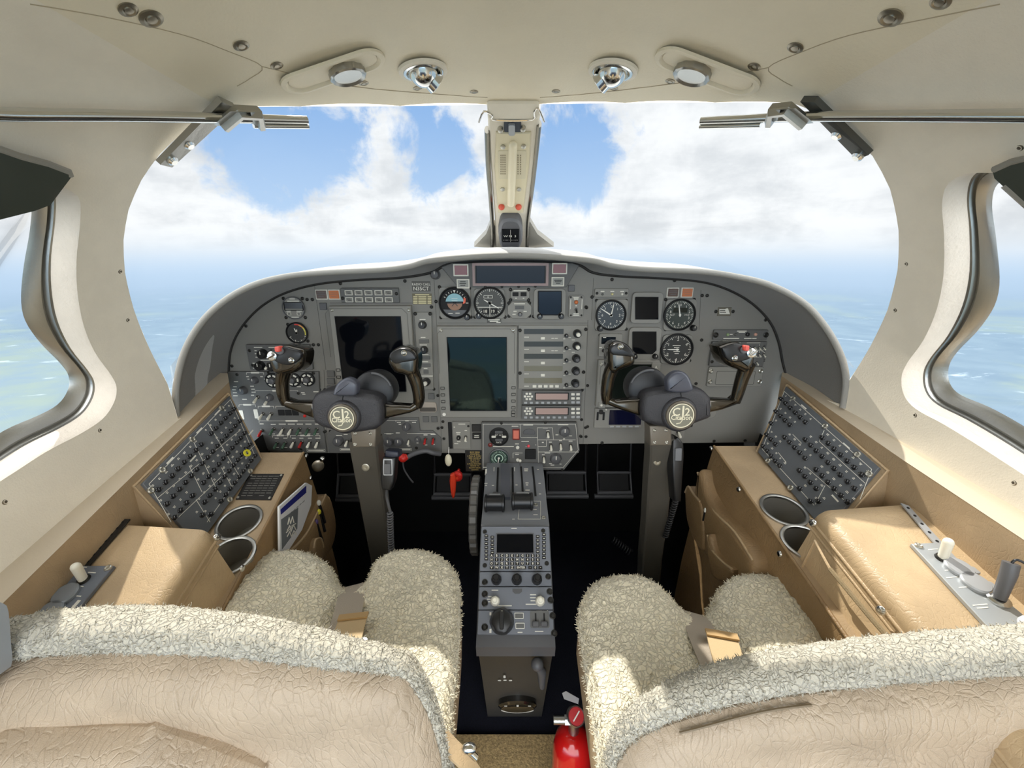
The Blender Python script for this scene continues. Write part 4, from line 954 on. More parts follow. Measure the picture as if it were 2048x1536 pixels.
# ---- right side panels
ep_ = module('entertainment_plate', 'narrow plate with two pin lights and a jack on the far right of the panel', 'control panel', 1425, 659, 1533, 679, .006, M_SUB, .002)
for q, m in (((1453, 668.5), mat('green_pin', S(150, 170, 130), .4)), ((1469, 668), M_SUB), ((1508.5, 668), mat('pink_pin', S(220, 170, 150), .4))):
    x, y = ep_.l(*q); mb = MB(); mb.ball((x, y, .006), .0042, 12, 8); ep_.b('pin_light', mb, m)
x, y = ep_.l(1492, 668); mb = MB(); mb.ring(x, y, .0025, .005, .006, .009, 16); ep_.b('jack', mb, M_MATTE); bars(ep_, [(1460, 676, 30), (1481, 661.5, 18), (1481, 664, 12), (1493, 676, 14), (1506, 676, 8), (1460, 668, 5)], z=.0064)
screws(ep_, [(1429, 669), (1529, 669)], s_=1.6)
ap = module('radio_selector_panel', 'dark selector panel behind the right grip of the right yoke', 'audio panel', 1419, 682, 1527, 731, .008, M_SUB, .002)
for i in range(5):
    for j in range(2): toggle(ap, 1487 + i * 9, 693 + j * 14, 'w', .55)
for i in range(2): toggle(ap, 1500 + i * 9, 723, 'w', .55)
x, y = ap.l(1517, 700); mb = MB()
for a, b_ in (((1480, 699), (1515, 699)), ((1480, 713), (1515, 713)), ((1515, 687), (1515, 713)), ((1490, 684.5), (1517, 684.5)), ((1450, 684.5), (1478, 684.5)), ((1519, 700), (1526, 697)), ((1519, 700), (1526, 704))): mb.line(*ap.l(*a), *ap.l(*b_), .0010, .008, .0084)
ap.b('legend', mb, M_LEG, None, 0); mb = MB(); mb.text('1', *ap.l(1529 - 4, 692), .010, .0086, bold=.02); mb.text('2', *ap.l(1525, 719), .010, .0086, bold=.02); ap.b('lettering', mb, M_BTXT, None, 0)
screws(ap, [(1421, 690), (1421, 722)], s_=1)
cv = module('blank_cover_plate', 'blank rectangular cover plate with four bright fasteners at the far right', 'cover plate', 1414, 733, 1523, 772, .005, M_PANEL2, .004)
mb = MB(); cx_, cy_, w_, h_ = cv.r(1430, 741, 1507, 768); mb.frame(cx_, cy_, w_, h_, .001, .0048, .0055, r=.003); cv.b('groove', mb, MATS['panel_seam'])
screws(cv, [(1420, 741), (1418, 762), (1519, 741), (1517, 762)], True, 1.15)
lw = module('backup_display_unit', 'lower right unit with two slide switches and a blue-black screen', 'display', 1188, 815, 1283, 854, .008, M_PANEL2, .003)
mb = MB(); mb.rbox(*lw.r(1217, 818, 1281, 847), .0078, .009, .001, bev=0); lw.b('screen', mb, mat('screen_navy', S(16, 18, 44), .08))
for i in range(5): button(lw, 1218 + i * 12.5, 849.5, 1226 + i * 12.5, 852.5, M_LGREY, name='key', h=.0012)
for x in (1194, 1206):
    mb = MB(); mb.rbox(*lw.r(x - 2, 822, x + 2, 838), .008, .0086, .001, bev=0); s_ = lw.b('slider_slot', mb, M_MATTE)
mb = MB(); mb.rbox(*lw.r(1197, 817, 1204, 825), .008, .015, .002); lw.b('slider_knob', mb, M_BLACK); mb = MB(); x, y = lw.l(1211, 817); mb.cyl(x, y, .002, .008, .0095); lw.b('pin_light', mb, M_LEG)
tp = module('copilot_toggle_plate', 'small rounded plate with a single ivory toggle under the right yoke', 'switch plate', 1340, 852, 1368, 877, .004, M_PANEL2, .006); toggle(tp, 1355, 862); bars(tp, [(1354, 855.5, 8), (1350, 871, 5)], z=.0044)
mb = MB(); cl = module('round_cap', 'round blanking cap just right of the right yoke hub', 'cap', 1403, 813, 1432, 836, .003, M_PANEL2, .014); mb = MB(); x, y = cl.l(1415, 824); mb.lathe([(.008, .003), (.007, .005)], x, y, 20); cl.b('centre_screw', mb, M_SCREWL)

# ---- left hand subpanels
ap = module('radio_selector_panel', 'dark selector panel with three pointer knobs behind the left grip of the left yoke', 'audio panel', 499, 688, 625, 738, .008, M_SUB, .002)
for q in ((530.5, 706.5), (525, 730), (549.5, 731)): knob(ap, *q, .0105, .014, M_BLACK, ribs=False)
toggle(ap, 547, 701, 'w', .9); toggle(ap, 541, 727, 'w', .9); bars(ap, [(520, 693.5, 16), (548, 693.5, 14), (515, 700, 4), (516, 706, 5), (518, 713, 6), (512, 725, 6), (535, 719, 20), (515, 735, 10)], z=.0084); screws(ap, [(503, 700), (509, 729), (621, 728)], s_=1)
lp = module('left_switch_panel', 'large dark switch panel with rows of coloured toggles at the lower left', 'switch panel', 458, 742, 655, 904, .006, M_SUB, poly=[(452, 742), (639, 742), (642, 800), (650, 862), (655, 904), (505, 898), (490, 895), (440, 800)])
for q in ((549.5, 759, 15), (590, 758, 14), (618, 757, 14)):
    x, y = lp.l(q[0], q[1]); r = q[2] * .00133; mb = MB(); mb.lathe([(r, .006), (r, .010), (r * .93, .011)], x, y, 36); o = lp.b('rotary_selector', mb, M_MATTE, None, 40)
    mb = MB()
    for a in range(0, 360, 60): mb.add([(x + r * .80 * cos(radians(a + t_)), y + r * .80 * sin(radians(a + t_)), .0114) for t_ in (-20, 0, 20)] + [(x + r * .55 * cos(radians(a + t_)), y + r * .55 * sin(radians(a + t_)), .0114) for t_ in (20, 0, -20)], [(0, 1, 2, 3, 4, 5)])
    mb.build('legend_blades', M_LEG, o, 0); mb = MB(); mb.lathe([(r * .42, .011), (r * .38, .02), (r * .3, .021)], x, y, 20); mb.build('centre_knob', M_GREYPL, o, 40)
for q, k in [((526.6, 859), 'r'), ((549.5, 856), 'g'), ((568.5, 856), 'w'), ((585, 856), 'w'), ((601.5, 856), 'g'), ((619, 856), 'g'), ((636, 856), 'g'), ((557, 883.5), 'g'), ((573, 883.5), 'g'), ((590, 881.5), 'w'), ((606, 881.5), 'r'), ((622, 881.5), 'w'), ((638, 881.5), 'w'), ((528, 826), 'w'), ((545, 826), 'w'), ((518, 793), 'w'), ((539, 797), 'w')]: toggle(lp, *q, k, 1.0)
for q, r in (((490, 779), .009), ((513, 759), .008), ((543, 793), .008)): knob(lp, *q, r, .013, M_GREYPL, ribs=False)
for i in range(3): button(lp, 559 + i * 14, 818, 571.5 + i * 14, 829, M_MATTE, h=.002)
x, y = lp.l(612, 830); mb = MB(); mb.ball((x, y, .007), .0042, 12, 8); lp.b('red_lamp', mb, M_RED)
for q in ((486, 828, 4, 18), (515, 826, 4, 18)): mb = MB(); mb.rbox(*lp.r(q[0] - q[2], q[1] - q[3] / 2, q[0] + q[2], q[1] + q[3] / 2), .006, .0066, .002, bev=0); mb.build('legend_block', M_LEG, lp.e, 0)
mb = MB()
def brk(x0, x1, y, cw=16):
    mb.line(*lp.l(x0, y), *lp.l(x1, y), .0009, .006, .0064); mb.line(*lp.l(x0, y), *lp.l(x0, y + 4), .0009, .006, .0064); mb.line(*lp.l(x1, y), *lp.l(x1, y + 4), .0009, .006, .0064); X, Y = lp.l((x0 + x1) / 2, y); mb.box(X, Y, cw * .00133, .0042, .006, .0066)
brk(496, 530, 744); brk(513, 598, 780); brk(481, 514, 808); brk(519, 550, 811); brk(554, 632, 811); brk(521, 650, 840, 24); brk(548, 578, 869, 14); brk(583, 642, 869, 20)
for x0, y, w_ in [(526, 846, 8), (549, 847, 10), (567, 846.5, 14), (585, 846.5, 14), (602, 846.5, 12), (619, 846.5, 12), (636, 846.5, 8), (556, 874.5, 8), (573, 874.5, 8), (590, 874.5, 8), (605, 874.5, 8), (622, 874.5, 8), (638, 874.5, 10), (601, 868 - 4, 8), (549, 866, 7), (619, 866, 8), (636, 866, 8), (557, 893, 6), (573, 893, 8), (600, 772, 8), (634, 782, 10), (560, 790, 8), (498, 752, 5), (526, 752, 5), (500, 757, 4), (533, 757, 4), (608, 784, 7), (610, 787, 6), (473, 772, 7), (471, 778, 7), (473, 784, 8), (474, 790, 9), (507, 771, 7), (509, 777, 7), (510, 783, 8), (508, 789, 6), (492, 797, 9), (475, 762, 8)]:
    X, Y = lp.l(x0, y); mb.box(X, Y, w_ * .00133, .0022, .006, .0064)
X, Y = lp.l(634, 899); mb.frame(X, Y, .050, .0075, .0008, .006, .0065); mb.box(X, Y, .042, .0028, .006, .0064); lp.b('legend', mb, M_LEG, None, 0)
screws(lp, [(540, 744), (629, 745), (599, 785), (604, 897), (655 - 4, 862), (536, 897), (477, 748)], s_=1)
vs3 = [module('display_softkey', 'blank square key left of the left display, %s of three' % w_, 'switch', 655, y, 670, y + 12, .004, M_SUB, .001) for w_, y in (('top', 741), ('middle', 756), ('bottom', 771))]
# landing gear / anti-ice panel between column and centre
mp = module('ice_protection_panel', 'dark subpanel with a pointer knob and two red toggles just right of the left column', 'switch panel', 656, 838, 883, 903, .006, M_SUB, poly=[(656, 866), (690, 838), (838, 834), (841, 860), (866, 860), (883, 875), (884, 903), (659, 904)])
knob(mp, 814.8, 851, .009, .014, M_GREYPL, ribs=False); knob(mp, 779, 881, .010, .012, M_GREYPL); knob(mp, 799, 881, .010, .012, M_GREYPL); knob(mp, 837, 876, .0065, .010, M_GREYPL, ribs=False); knob(mp, 680, 879, .011, .016, M_GREYPL)
toggle(mp, 819, 878, 'w', .8); toggle(mp, 852, 875, 'r', .95); toggle(mp, 868, 875, 'r', .95); toggle(mp, 697, 879)
mb = MB()
for a, b_ in (((775, 839), (835, 839)), ((815, 865), (870, 865)), ((770, 865), (788, 865)), ((793, 839), (793, 842))): mb.line(*mp.l(*a), *mp.l(*b_), .0009, .006, .0064)
for x0, y, w_ in [(799, 843, 8), (815, 840, 7), (829, 843, 8), (801, 847, 5), (779, 866, 10), (797, 864, 8), (852, 868, 8), (867, 867, 10), (777, 890, 5), (799, 890, 5), (819, 890, 5), (853, 888, 5), (868, 887, 5), (680, 869, 12), (693, 867, 8), (836, 884, 4)]:
    X, Y = mp.l(x0, y); mb.box(X, Y, w_ * .00133, .0022, .006, .0064)
for x0 in (694, 812): X, Y = mp.l(x0, 897); mb.frame(X, Y, .034, .0075, .0008, .006, .0065); mb.box(X, Y, .028, .0028, .006, .0064)
mp.b('legend', mb, M_LEG, None, 0); screws(mp, [(877, 855), (834, 894)], s_=1)
fl = module('park_brake_plate', 'small square switch plate beside the dark parking brake slot', 'switch plate', 906, 842, 941, 897, .004, M_PANEL2, .001)
knob(fl, 917.7, 874, .005, .008, M_BLACK, ribs=False); toggle(fl, 932, 872, 'w', .8); bars(fl, [(924, 847, 14), (909, 853, 3), (917, 864, 9), (917, 867, 7), (932, 860, 5), (932, 882, 5), (918, 882, 7), (913, 886, 8)], z=.0044); screws(fl, [(937, 851)], s_=.8)
for q, w_ in (((944, 848, 962, 862), 'upper'), ((945, 865, 962, 877), 'lower')):
    th = module('indicator_key', 'dark rectangular indicator left of the pedestal panel, %s of two' % w_, 'switch', *q, .006, M_PLAC, .001)
    if w_ == 'lower': bars(th, [(953.5, 869, 9), (953.5, 872.5, 10)], z=.0066)
sl = module('brake_slot', 'dark upright slot left of the pedestal above the cream handle', 'slot', 897, 844, 904.5, 897, .002, M_MATTE, .002)
hd = Th(PNL, 'parking_brake_handle', 'cream oval pull handle hanging on a chain below the dark slot', 'handle', 900, 905); hd.d = 0
mb = MB(); mb.tube([(0, .022, .012), (0, .006, .022)], .0012, 8); hd.b('link', mb, M_CHROME)
x, y = hd.l(899.7, 911); mb = MB(); P0_ = (x, y, .028)
mb.ball(P0_, .0095, 18, 12, (1, 1.9, .8)); hd.b('grip', mb, M_CREAMPL, None, 60)
pc = module('gear_placard', 'black emergency landing gear placard with yellow instructions left of the pedestal', 'placard', 931, 900, 965, 942, .002, M_PLAC, .001, bev=0)
mb = MB()
for i, s_ in enumerate(('BLW GEAR', 'CONTROL', 'PULL & TURN', 'RED HANDLE', '45 CW TO', 'UNLOCK', 'PULL ROUND', 'KNOB TO', 'BLOW GEAR', 'DOWN')):
    x, y = pc.l(950 - (0 if i < 2 else 0), 903.6 + i * 3.9); mb.text(s_, x, y, .0056, .0024, bold=.01)
for s_, i in (('1.', 2), ('2.', 6)): x, y = pc.l(935.5, 903.6 + i * 3.9); mb.text(s_, x, y, .0056, .0024)
pc.b('lettering', mb, M_YTXT, None, 0)
rt = Th(PNL, 'red_t_handle', 'bright red emergency gear handle with a round red knob left of the pedestal', 'handle', 914, 942); rt.d = 0
mb = MB(); x, y = rt.l(917, 943); mb.lathe([(.014, .02), (.0145, .03), (.010, .034), (.009, .030)], x, y, 24); mb.cyl(x, y, .004, -.01, .03, 12); rt.b('round_knob', mb, M_RED)
mb = MB(); P = [rt.l(*q) for q in sp2([(905, 934), (912, 932), (916, 945), (915, 965), (913, 977), (909, 978), (906, 965), (904, 945)], 3)]; mb.prism(P, .036, .048, bev=.003); mb.cyl(x, y, .004, .03, .038, 12); rt.b('handle_blade', mb, mat('orange_red', S(214, 62, 36), .35))

# ---- centre lower pedestal panel
cp_ = module('centre_lower_panel', 'dark angled panel of gauges and ivory toggles at the head of the centre pedestal', 'switch panel', 963, 842, 1158, 938, .012, M_SUB, poly=[(964, 842), (1152, 842), (1158, 897), (1127, 936), (964, 936)])
mb = MB()
for a, b_ in (((966, 845), (1150, 845)), ((1150, 845), (1155, 896)), ((1155, 896), (1125, 931)), ((1040, 845), (1041, 871)), ((1041, 871), (1074, 871)), ((1074, 852), (1077, 934)), ((1074, 852), (1104, 852)), ((1104, 852), (1106, 875)), ((1075, 876), (1150, 876)), ((1076, 889), (1092, 889)), ((1092, 877), (1092, 889)), ((1026, 902), (1045, 902)), ((1076, 900), (1156, 900)), ((967, 845), (967, 935)), ((1026, 902), (1026, 912)), ((1078, 931), (1125, 931))): mb.line(*cp_.l(*a), *cp_.l(*b_), .0009, .012, .0124)
for x0, y, w_ in [(1030, 849, 14), (1056, 846.5, 20), (1090, 852.5, 10), (1125, 846, 22), (1050, 879, 16), (1007, 889, 44), (1034, 884, 8), (1034, 902, 8), (1034, 905, 8), (1095, 858, 6), (1095, 872, 5), (1113, 866, 6), (1140, 868, 6), (1100, 880.5, 6), (1120, 877.5, 6), (1140, 878.5, 8), (1100, 897.5, 5), (1120, 897.5, 5), (1140, 897.5, 5), (1086, 905.5, 6), (1087, 921, 5), (1100, 923, 6), (1104, 926, 8), (1120, 924, 4), (1094, 902, 12), (1128, 850, 5), (1085, 881, 4), (1127, 874, 4), (1071, 886, 1.5), (1052, 889, 1.5)]:
    X, Y = cp_.l(x0, y); mb.box(X, Y, w_ * .00128, .0020, .012, .0124)
cp_.b('legend', mb, M_LEG, None, 0)
for q in ((1095, 861), (1101, 886), (1120, 884), (1140, 886), (1087, 910)): toggle(cp_, *q, 'w', .9)
for q in ((1035, 891), (1035.4, 915.7)): x, y = cp_.l(*q); mb = MB(); mb.lathe([(.0048, .012), (.0044, .015), (.002, .016)], x, y, 18); cp_.b('white_button', mb, M_LEG)
knob(cp_, 1128, 859, .012, .012, M_GREYPL, ribs=False); knob(cp_, 1110.5, 912.5, .013, .012, M_GREYPL, ribs=False)
button(cp_, 1025, 854, 1039, 874, mat('salmon_guard', S(216, 120, 100), .4), fr=M_DRED, name='guarded_switch', h=.006); mb = MB(); mb.rbox(*cp_.r(1050, 894, 1071, 912), .012, .020, .001); cp_.b('black_cover', mb, M_MATTE)
x, y = cp_.l(1056.7, 888); mb = MB(); mb.ball((x, y, .013), .0042, 12, 8); cp_.b('red_lamp', mb, mat('pink_red_lamp', S(230, 80, 90), .3))
mb = MB(); x, y = cp_.l(1058, 859); P = [(x + .016 * cos(radians(a)), y - .004 + .012 * sin(radians(a))) for a in range(-20, 201, 20)]; mb.prism(P, .012, .015, bev=.001); cp_.b('guard_loop', mb, M_GREYPL)
dl = [('hydraulic_dial', 'black annunciator dial with two white lenses at the head of the pedestal', 998, 869, 17.5), ('flap_dial', 'dial with pale green arc and white needle at the head of the pedestal', 998, 911.5, 19)]
for i, (nm, lab, px, py, rp) in enumerate(dl):
    th = Th(PNL, nm, lab, 'dial', px, py); th.d = .0125; r = rp * .00133
    mb = MB(); mb.lathe([(r * 1.12, .0125), (r * 1.12, .017), (r * 1.02, .018), (r * .97, .014)], 0, 0, 44, None, False, False); th.b('bezel_ring', mb, M_GREYPL if i else M_MATTE, None, 40)
    mb = MB(); mb.cyl(0, 0, r, .0125, .0145, 40); th.b('dial_face', mb, mat('dial_green', S(40, 62, 54), .3) if i else M_MATTE)
    mb = MB()
    if i == 0:
        for k in (-1, 1): mb.rbox(k * r * .6, 0, r * .5, r * .26, .0146, .0152, .002, bev=0)
        mb.text('SET ALT', 0, r * .2, .006, .0148); mb.text('RATE', 0, -r * .72, .006, .0148); th.b('white_marks', mb, M_LEG, None, 0)
        mb = MB(); mb.rbox(0, r * .55, r * .9, r * .36, .0146, .0154, .002); mb.rbox(0, -r * .42, r * .9, r * .3, .0146, .0154, .002); th.b('dark_windows', mb, M_GREYPL)
    else:
        for a in range(-60, 241, 12): mb.line(r * .62 * cos(radians(a)), r * .62 * sin(radians(a)), r * .84 * cos(radians(a)), r * .84 * sin(radians(a)), .0009, .0146, .015)
        P = [(r * .48 * cos(radians(a)), r * .48 * sin(radians(a))) for a in range(-60, 241, 12)]; P2 = [(r * .38 * cos(radians(a)), r * .38 * sin(radians(a))) for a in range(-60, 241, 12)]
        for k in range(len(P) - 1): mb.add([(*P[k], .0148), (*P[k + 1], .0148), (*P2[k + 1], .0148), (*P2[k], .0148)], [(0, 1, 2, 3)])
        th.b('green_scale', mb, mat('pale_green', S(200, 224, 206), .5), None, 0); mb = MB(); mb.line(0, 0, -r * .15, -r * .85, .0022, .0150, .0156); mb.cyl(0, 0, .003, .0148, .0158, 14); th.b('needle', mb, M_WHITE)
x, y = cp_.l(981, 886); mb = MB(); mb.ball((x, y, .012), .0065, 14, 8, (1, 1, .6)); cp_.b('dark_red_lamp', mb, M_DRED)
screws(cp_, [(1003, 843), (1090, 842), (1123, 935)], s_=.9)
# ================================================================ CENTRE PEDESTAL
def soft(mb, P, z0, z1, r, steps=4, both=False, M=None):
    n = len(P); a2 = sum(P[i][0] * P[(i + 1) % n][1] - P[(i + 1) % n][0] * P[i][1] for i in range(n))
    if a2 < 0: P = P[::-1]
    rings = []
    if both:
        for k in range(steps, 0, -1):
            t_ = pi / 2 * k / steps; rings.append([(x, y, z0 + r * (1 - cos(t_ - 0) if 0 else (sin(t_) * 0 + (1 - cos(pi / 2 - t_)) * 0)) + r - r * sin(t_)) for x, y in inset(P, r * (1 - cos(t_)))])
    else: rings.append([(x, y, z0) for x, y in P])
    for k in range(steps + 1):
        t_ = pi / 2 * k / steps; rings.append([(x, y, z1 - r + r * sin(t_)) for x, y in inset(P, r * (1 - cos(t_)))])
    return mb.loft(rings, M=M)
XL, XR = -.068, .082; XM = .007
q0 = aty(1030, 934, .985); q1 = aty(1030, 1004, .86); q2 = aty(1030, 1049, .785)
k0 = Vector((0, .764, .593)); k1 = Vector((0, .610, .466))
QA = Plane(q1, (1, 0, 0), q0 - q1); QB = Plane(q2, (1, 0, 0), q1 - q2); KP_ = Plane(k1, (1, 0, 0), k0 - k1)
RFp = Plane((0, .78, 0), (1, 0, 0), Vector((0, .60, .43)) - Vector((0, .78, 0)))
pdl = empty('centre_pedestal', (XM, .82, 0), 'grey centre pedestal running back from the instrument panel between the seats', 'pedestal')
def yzprism(mb, prof, x0, x1): return mb.loft([[(x0, y, z) for y, z in prof], [(x1, y, z) for y, z in prof]])
nK = KP_.N
def below(p, d): return p - nK * d
mb = MB(); a = below(k0, .004); b_ = below(k1, .004)
yzprism(mb, [(1.02, .60), (.80, .575), (a.y, a.z), (b_.y, b_.z), (.596, .452), (.600, .43), (.60, .425), (1.02, .40)], XL, XR); mb.build('upper_body', M_GREYPL, pdl, 20, world=True)
mb = MB(); yzprism(mb, [(1.02, .42), (.603, .43), (.78, 0), (1.0, 0)], XL + .004, XR - .004); mb.build('lower_body', mat('pedestal_lower', S(62, 60, 56), .45), pdl, 20, world=True)
def _shift(pl, px, py, h=0): return pl.p(px, py, h)
# trim indicator marks on the rear face
rf = lambda px, py: RFp.uv(px, py)
th = Th(RFp, 'trim_wheel', 'dark rudder trim wheel with white marks low on the rear of the pedestal', 'trim wheel', 1035, 1400); th.d = .002
mb = MB(); mb.lathe([(.046, -.003), (.046, .010), (.040, .014), (.034, .010), (.0, .010)][:4], 0, -.01, 36); th.b('wheel', mb, M_GLOSS, None, 40)
mb = MB()
for k in (-1, 0, 1): mb.rbox(k * .028, .012 if k else .014, .007 if k else .005, .004 if k else .014, .0141, .0146, .001, bev=0)
P = [(.047 * cos(radians(a)), -.01 + .047 * sin(radians(a)), .012) for a in range(215, 326, 10)]; mb.tube(P, .0012, 6); th.b('white_marks', mb, M_LEG, None, 0)
mb = MB()
for px, py, w_, h_ in ((1009, 1351, .0045, .016), (999, 1358.5, .007, .006), (1010, 1358, .007, .006), (1021, 1358.5, .007, .006)):
    u, v = rf(px, py); mb.rbox(u, v, w_, h_, .002, .0026, .002, bev=0)
mb.add([], []); o = mb.build('aileron_trim_marks', M_LEG, pdl, 0); o.matrix_basis = MW[pdl.name].inverted() @ RFp.M
mb = MB(); mb.tube([RFp.p(1070, 1312, .012), RFp.p(1082, 1318, .02), RFp.p(1083, 1350, .02)], [.006, .009, .006], 12); mb.ball(RFp.p(1074, 1314, .012), .012); mb.build('lock_lever', M_GREYPL, pdl, 50, world=True)
# throttle quadrant
tq = empty('throttle_quadrant', Vector((XM, q2.y, q2.z)), 'light grey throttle quadrant with lever slots at the front of the pedestal', 'throttle quadrant')
mb = MB(); prof_ = [(1.018, q0.z - .05), (1.016, q0.z - .004), (q0.y, q0.z), (q0.y * .55 + q1.y * .45, q0.z * .55 + q1.z * .45 + .006), (q1.y, q1.z), (q2.y, q2.z), (q2.y - .008, q2.z - .012), (q2.y + .004, q2.z - .03)]
yzprism(mb, prof_, XL - .001, XR + .001); mb.build('body', mat('quadrant_paint', S(118, 120, 124), .45), tq, 25, world=True)
def onQ(px, py, h=0):
    u = QA.uv(px, py); return QA.p(px, py, h) if py < 1004 else QB.p(px, py, h)
def ribbon(mb, pts, wv, h, base=None):
    """flat strip along 3D points; wv = half width vector, h = thickness vector"""
    rings = [[p - wv, p + wv, p + wv + h, p - wv + h] for p in pts]; return mb.loft(rings)
def qpath(px0, py0, px1, py1, h=0, n=8): return [onQ(px0 + (px1 - px0) * i / n, py0 + (py1 - py0) * i / n, h + (.0045 * sin(pi * min(1, (py0 + (py1 - py0) * i / n - 934) / 70)) if (py0 + (py1 - py0) * i / n) < 1004 else 0)) for i in range(n + 1)]
hv = QA.N * .001
for nm, a_ in (('lever_slot', (1042, 934, 1046, 994)), ('lever_slot', (1065, 934, 1071, 994)), ('lever_slot', (996, 936, 994, 998)), ('lever_slot', (1025, 936, 1026, 998))):
    mb = MB(); ribbon(mb, qpath(*a_, h=.0008), Vector((.0024, 0, 0)), hv); mb.build(nm, M_MATTE, tq, 0, world=True)
mb = MB(); ribbon(mb, qpath(1010, 932, 1011, 1000, h=.001), Vector((.0115, 0, 0)), QA.N * .008); mb.build('throttle_shroud', mat('shroud_grey', S(84, 86, 92), .4), tq, 30, world=True)
mb = MB()
for x0, y0, w_, h_ in [(972, 946, 4, 20), (988, 940, 1.4, 16), (1029, 940, 1.4, 16), (1052, 939, 10, 3), (1052, 943, 8, 3), (1054, 969, 7, 3), (1054, 973, 5, 3), (1055, 983, 10, 3), (1054, 989, 8, 4), (972, 970, 7, 2), (972, 974, 5, 2), (986, 974, 5, 2), (1033, 973, 5, 2), (1076, 940, 4, 2), (1079, 970, 5, 2), (1080, 990, 5, 2), (970, 935, 8, 2)]:
    p = qpath(x0, y0, x0, y0 + .1, h=.0008, n=1)[0]; a_ = Vector((w_ * .00055, 0, 0)); v_ = (QA.Y * (h_ * .0006)); mb.add([p - a_ - v_, p + a_ - v_, p + a_ + v_, p - a_ + v_], [(0, 1, 2, 3)])
mb.build('legend', M_LEG, tq, 0, world=True)
mb = MB()
pf = [QB.p(*q, .0012) for q in ((1040, 1003), (1081, 1003), (1081, 1039), (1036, 1039))]
for a_, b_ in zip(pf, pf[1:] + pf[:1]): mb.tube([a_, b_], .0005, 4)
for q in ((1071, 1012, 6), (1070, 1020, 8), (1071, 1030, 10), (1027, 1039, 6)): p = QB.p(q[0], q[1], .001); mb.add([p + Vector((-q[2] * .0005, 0, 0)) - QB.Y * .001, p + Vector((q[2] * .0005, 0, 0)) - QB.Y * .001, p + Vector((q[2] * .0005, 0, 0)) + QB.Y * .001, p + Vector((-q[2] * .0005, 0, 0)) + QB.Y * .001], [(0, 1, 2, 3)])
mb.build('legend_box', M_LEG, tq, 0, world=True)
for q in ((1087, 1036), (1072, 1010)): o = inst(SML, 'screw', tq, MW[tq.name].inverted() @ Matrix.Translation(QB.p(*q)) @ QB.M.to_3x3().to_4x4())
for k, (x0, x1, ya, yb, lab) in enumerate(((969, 1010, 1001, 1036, 'broad black throttle lever knob, the left one on the quadrant'), (1023, 1066, 998, 1032, 'broad black throttle lever knob, the right one on the quadrant'))):
    a_ = QB.p(x0, (ya + yb) / 2, .018); b_ = QB.p(x1, (ya + yb) / 2, .018); b_.y = a_.y; b_.z = a_.z
    e = empty('throttle_lever', (a_ + b_) / 2, lab, 'throttle lever', 'throttle levers')
    mb = MB(); L = (b_ - a_).length; R = Matrix.Translation(a_) @ Matrix.Rotation(pi / 2, 4, 'Y')
    prr = [(.015, 0), (.0205, .002), (.0205, .006), (.0180, .007), (.0180, L - .007), (.0205, L - .006), (.0205, L - .002), (.015, L)]
    mb.lathe(prr, seg=28, M=R); mb.build('grip', M_BLACK, e, 35, world=True)
    mb = MB(); m_ = (a_ + b_) / 2; t_ = QA.p(1012 if k == 0 else 1030, 988, .004)
    mb.tube([m_, Vector((m_.x, m_.y + .03, m_.z - .004)), Vector((m_.x, t_.y, t_.z))], .007, 10, sq=.5); mb.build('arm', M_GREYPL, e, 40, world=True)
    mb = MB(); c_ = (a_ + b_) / 2 + Vector((0, .020, .008)); I3 = Matrix.Translation(c_) @ QB.M.to_3x3().to_4x4(); mb.rbox(0, 0, L * .55, .007, 0, .003, .002, M=I3); mb.build('white_tab', M_LGREY, e, 0, world=True)
e = empty('flap_lever', QA.p(1040, 934, .004), 'small flap lever with a white tip in the second slot of the quadrant', 'lever')
mb = MB(); p = QA.p(1040, 932, .002); mb.tube([p, p + QA.N * .014], .002, 8); mb.build('stalk', M_GREYPL, e, 40, world=True); mb = MB(); mb.ball(p + QA.N * .016, .004); mb.build('tip', M_LEG, e, 60, world=True)
# radio management boxes on the sloping top
def kmod(name, lab, cat, x0, y0, x1, y1, d=.004, m=None):
    th = Th(KP_, name, lab, cat, (x0 + x1) / 2, (y0 + y1) / 2); cx, cy, w_, h_ = th.r(x0, y0, x1, y1); mb = MB()
    mb.rbox(XM - th.c[0], cy, XR - XL - .004, h_ - .0008, .0, d, .002, bev=.0008); th.d = d; th.b('housing', mb, m or mat('fms_grey', S(112, 116, 124), .45)); return th
fm = kmod('flight_management_keyboard', 'keyboard unit with a small black screen and letter keys on the pedestal', 'keyboard', 963, 1054, 1100, 1143.5, .006)
mb = MB(); cx, cy, w_, h_ = fm.r(994, 1070, 1066, 1107); mb.rbox(cx, cy, w_, h_, .0058, .007, .001, bev=0); fm.b('screen', mb, M_SCR)
mb = MB(); mb.frame(cx, cy, w_ + .004, h_ + .004, .002, .006, .008); fm.b('screen_surround', mb, M_GREYPL)
KEY = MB().rbox(0, 0, .0076, .0056, 0, .002, .001); KEY = mesh_of(KEY, 'key', M_PLAC)
lt = MB()
rows = ['ABCDEFG123', 'HIJKLMN456', 'OPQRSTU789']
for j, rw in enumerate(rows):
    for i, ch_ in enumerate(rw):
        x, y = fm.l(983.5 + i * 10.2, 1112.8 + j * 7.8); inst(KEY, 'key', fm.e, T3(x, y, .006)); lt.text(ch_, x, y, .0062, .0085, bold=.03)
for i, ch_ in enumerate('VWXYZ'):
    x, y = fm.l(983.5 + i * 10.2, 1136.4); inst(KEY, 'key', fm.e, T3(x, y, .006)); lt.text(ch_, x, y, .0062, .0085, bold=.03)
x, y = fm.l(1042, 1136.4); mb = MB(); mb.rbox(x, y, .020, .0056, .006, .008, .001); fm.b('enter_key', mb, M_PLAC); lt.text('ENTER', x, y, .0056, .0085, bold=.03)
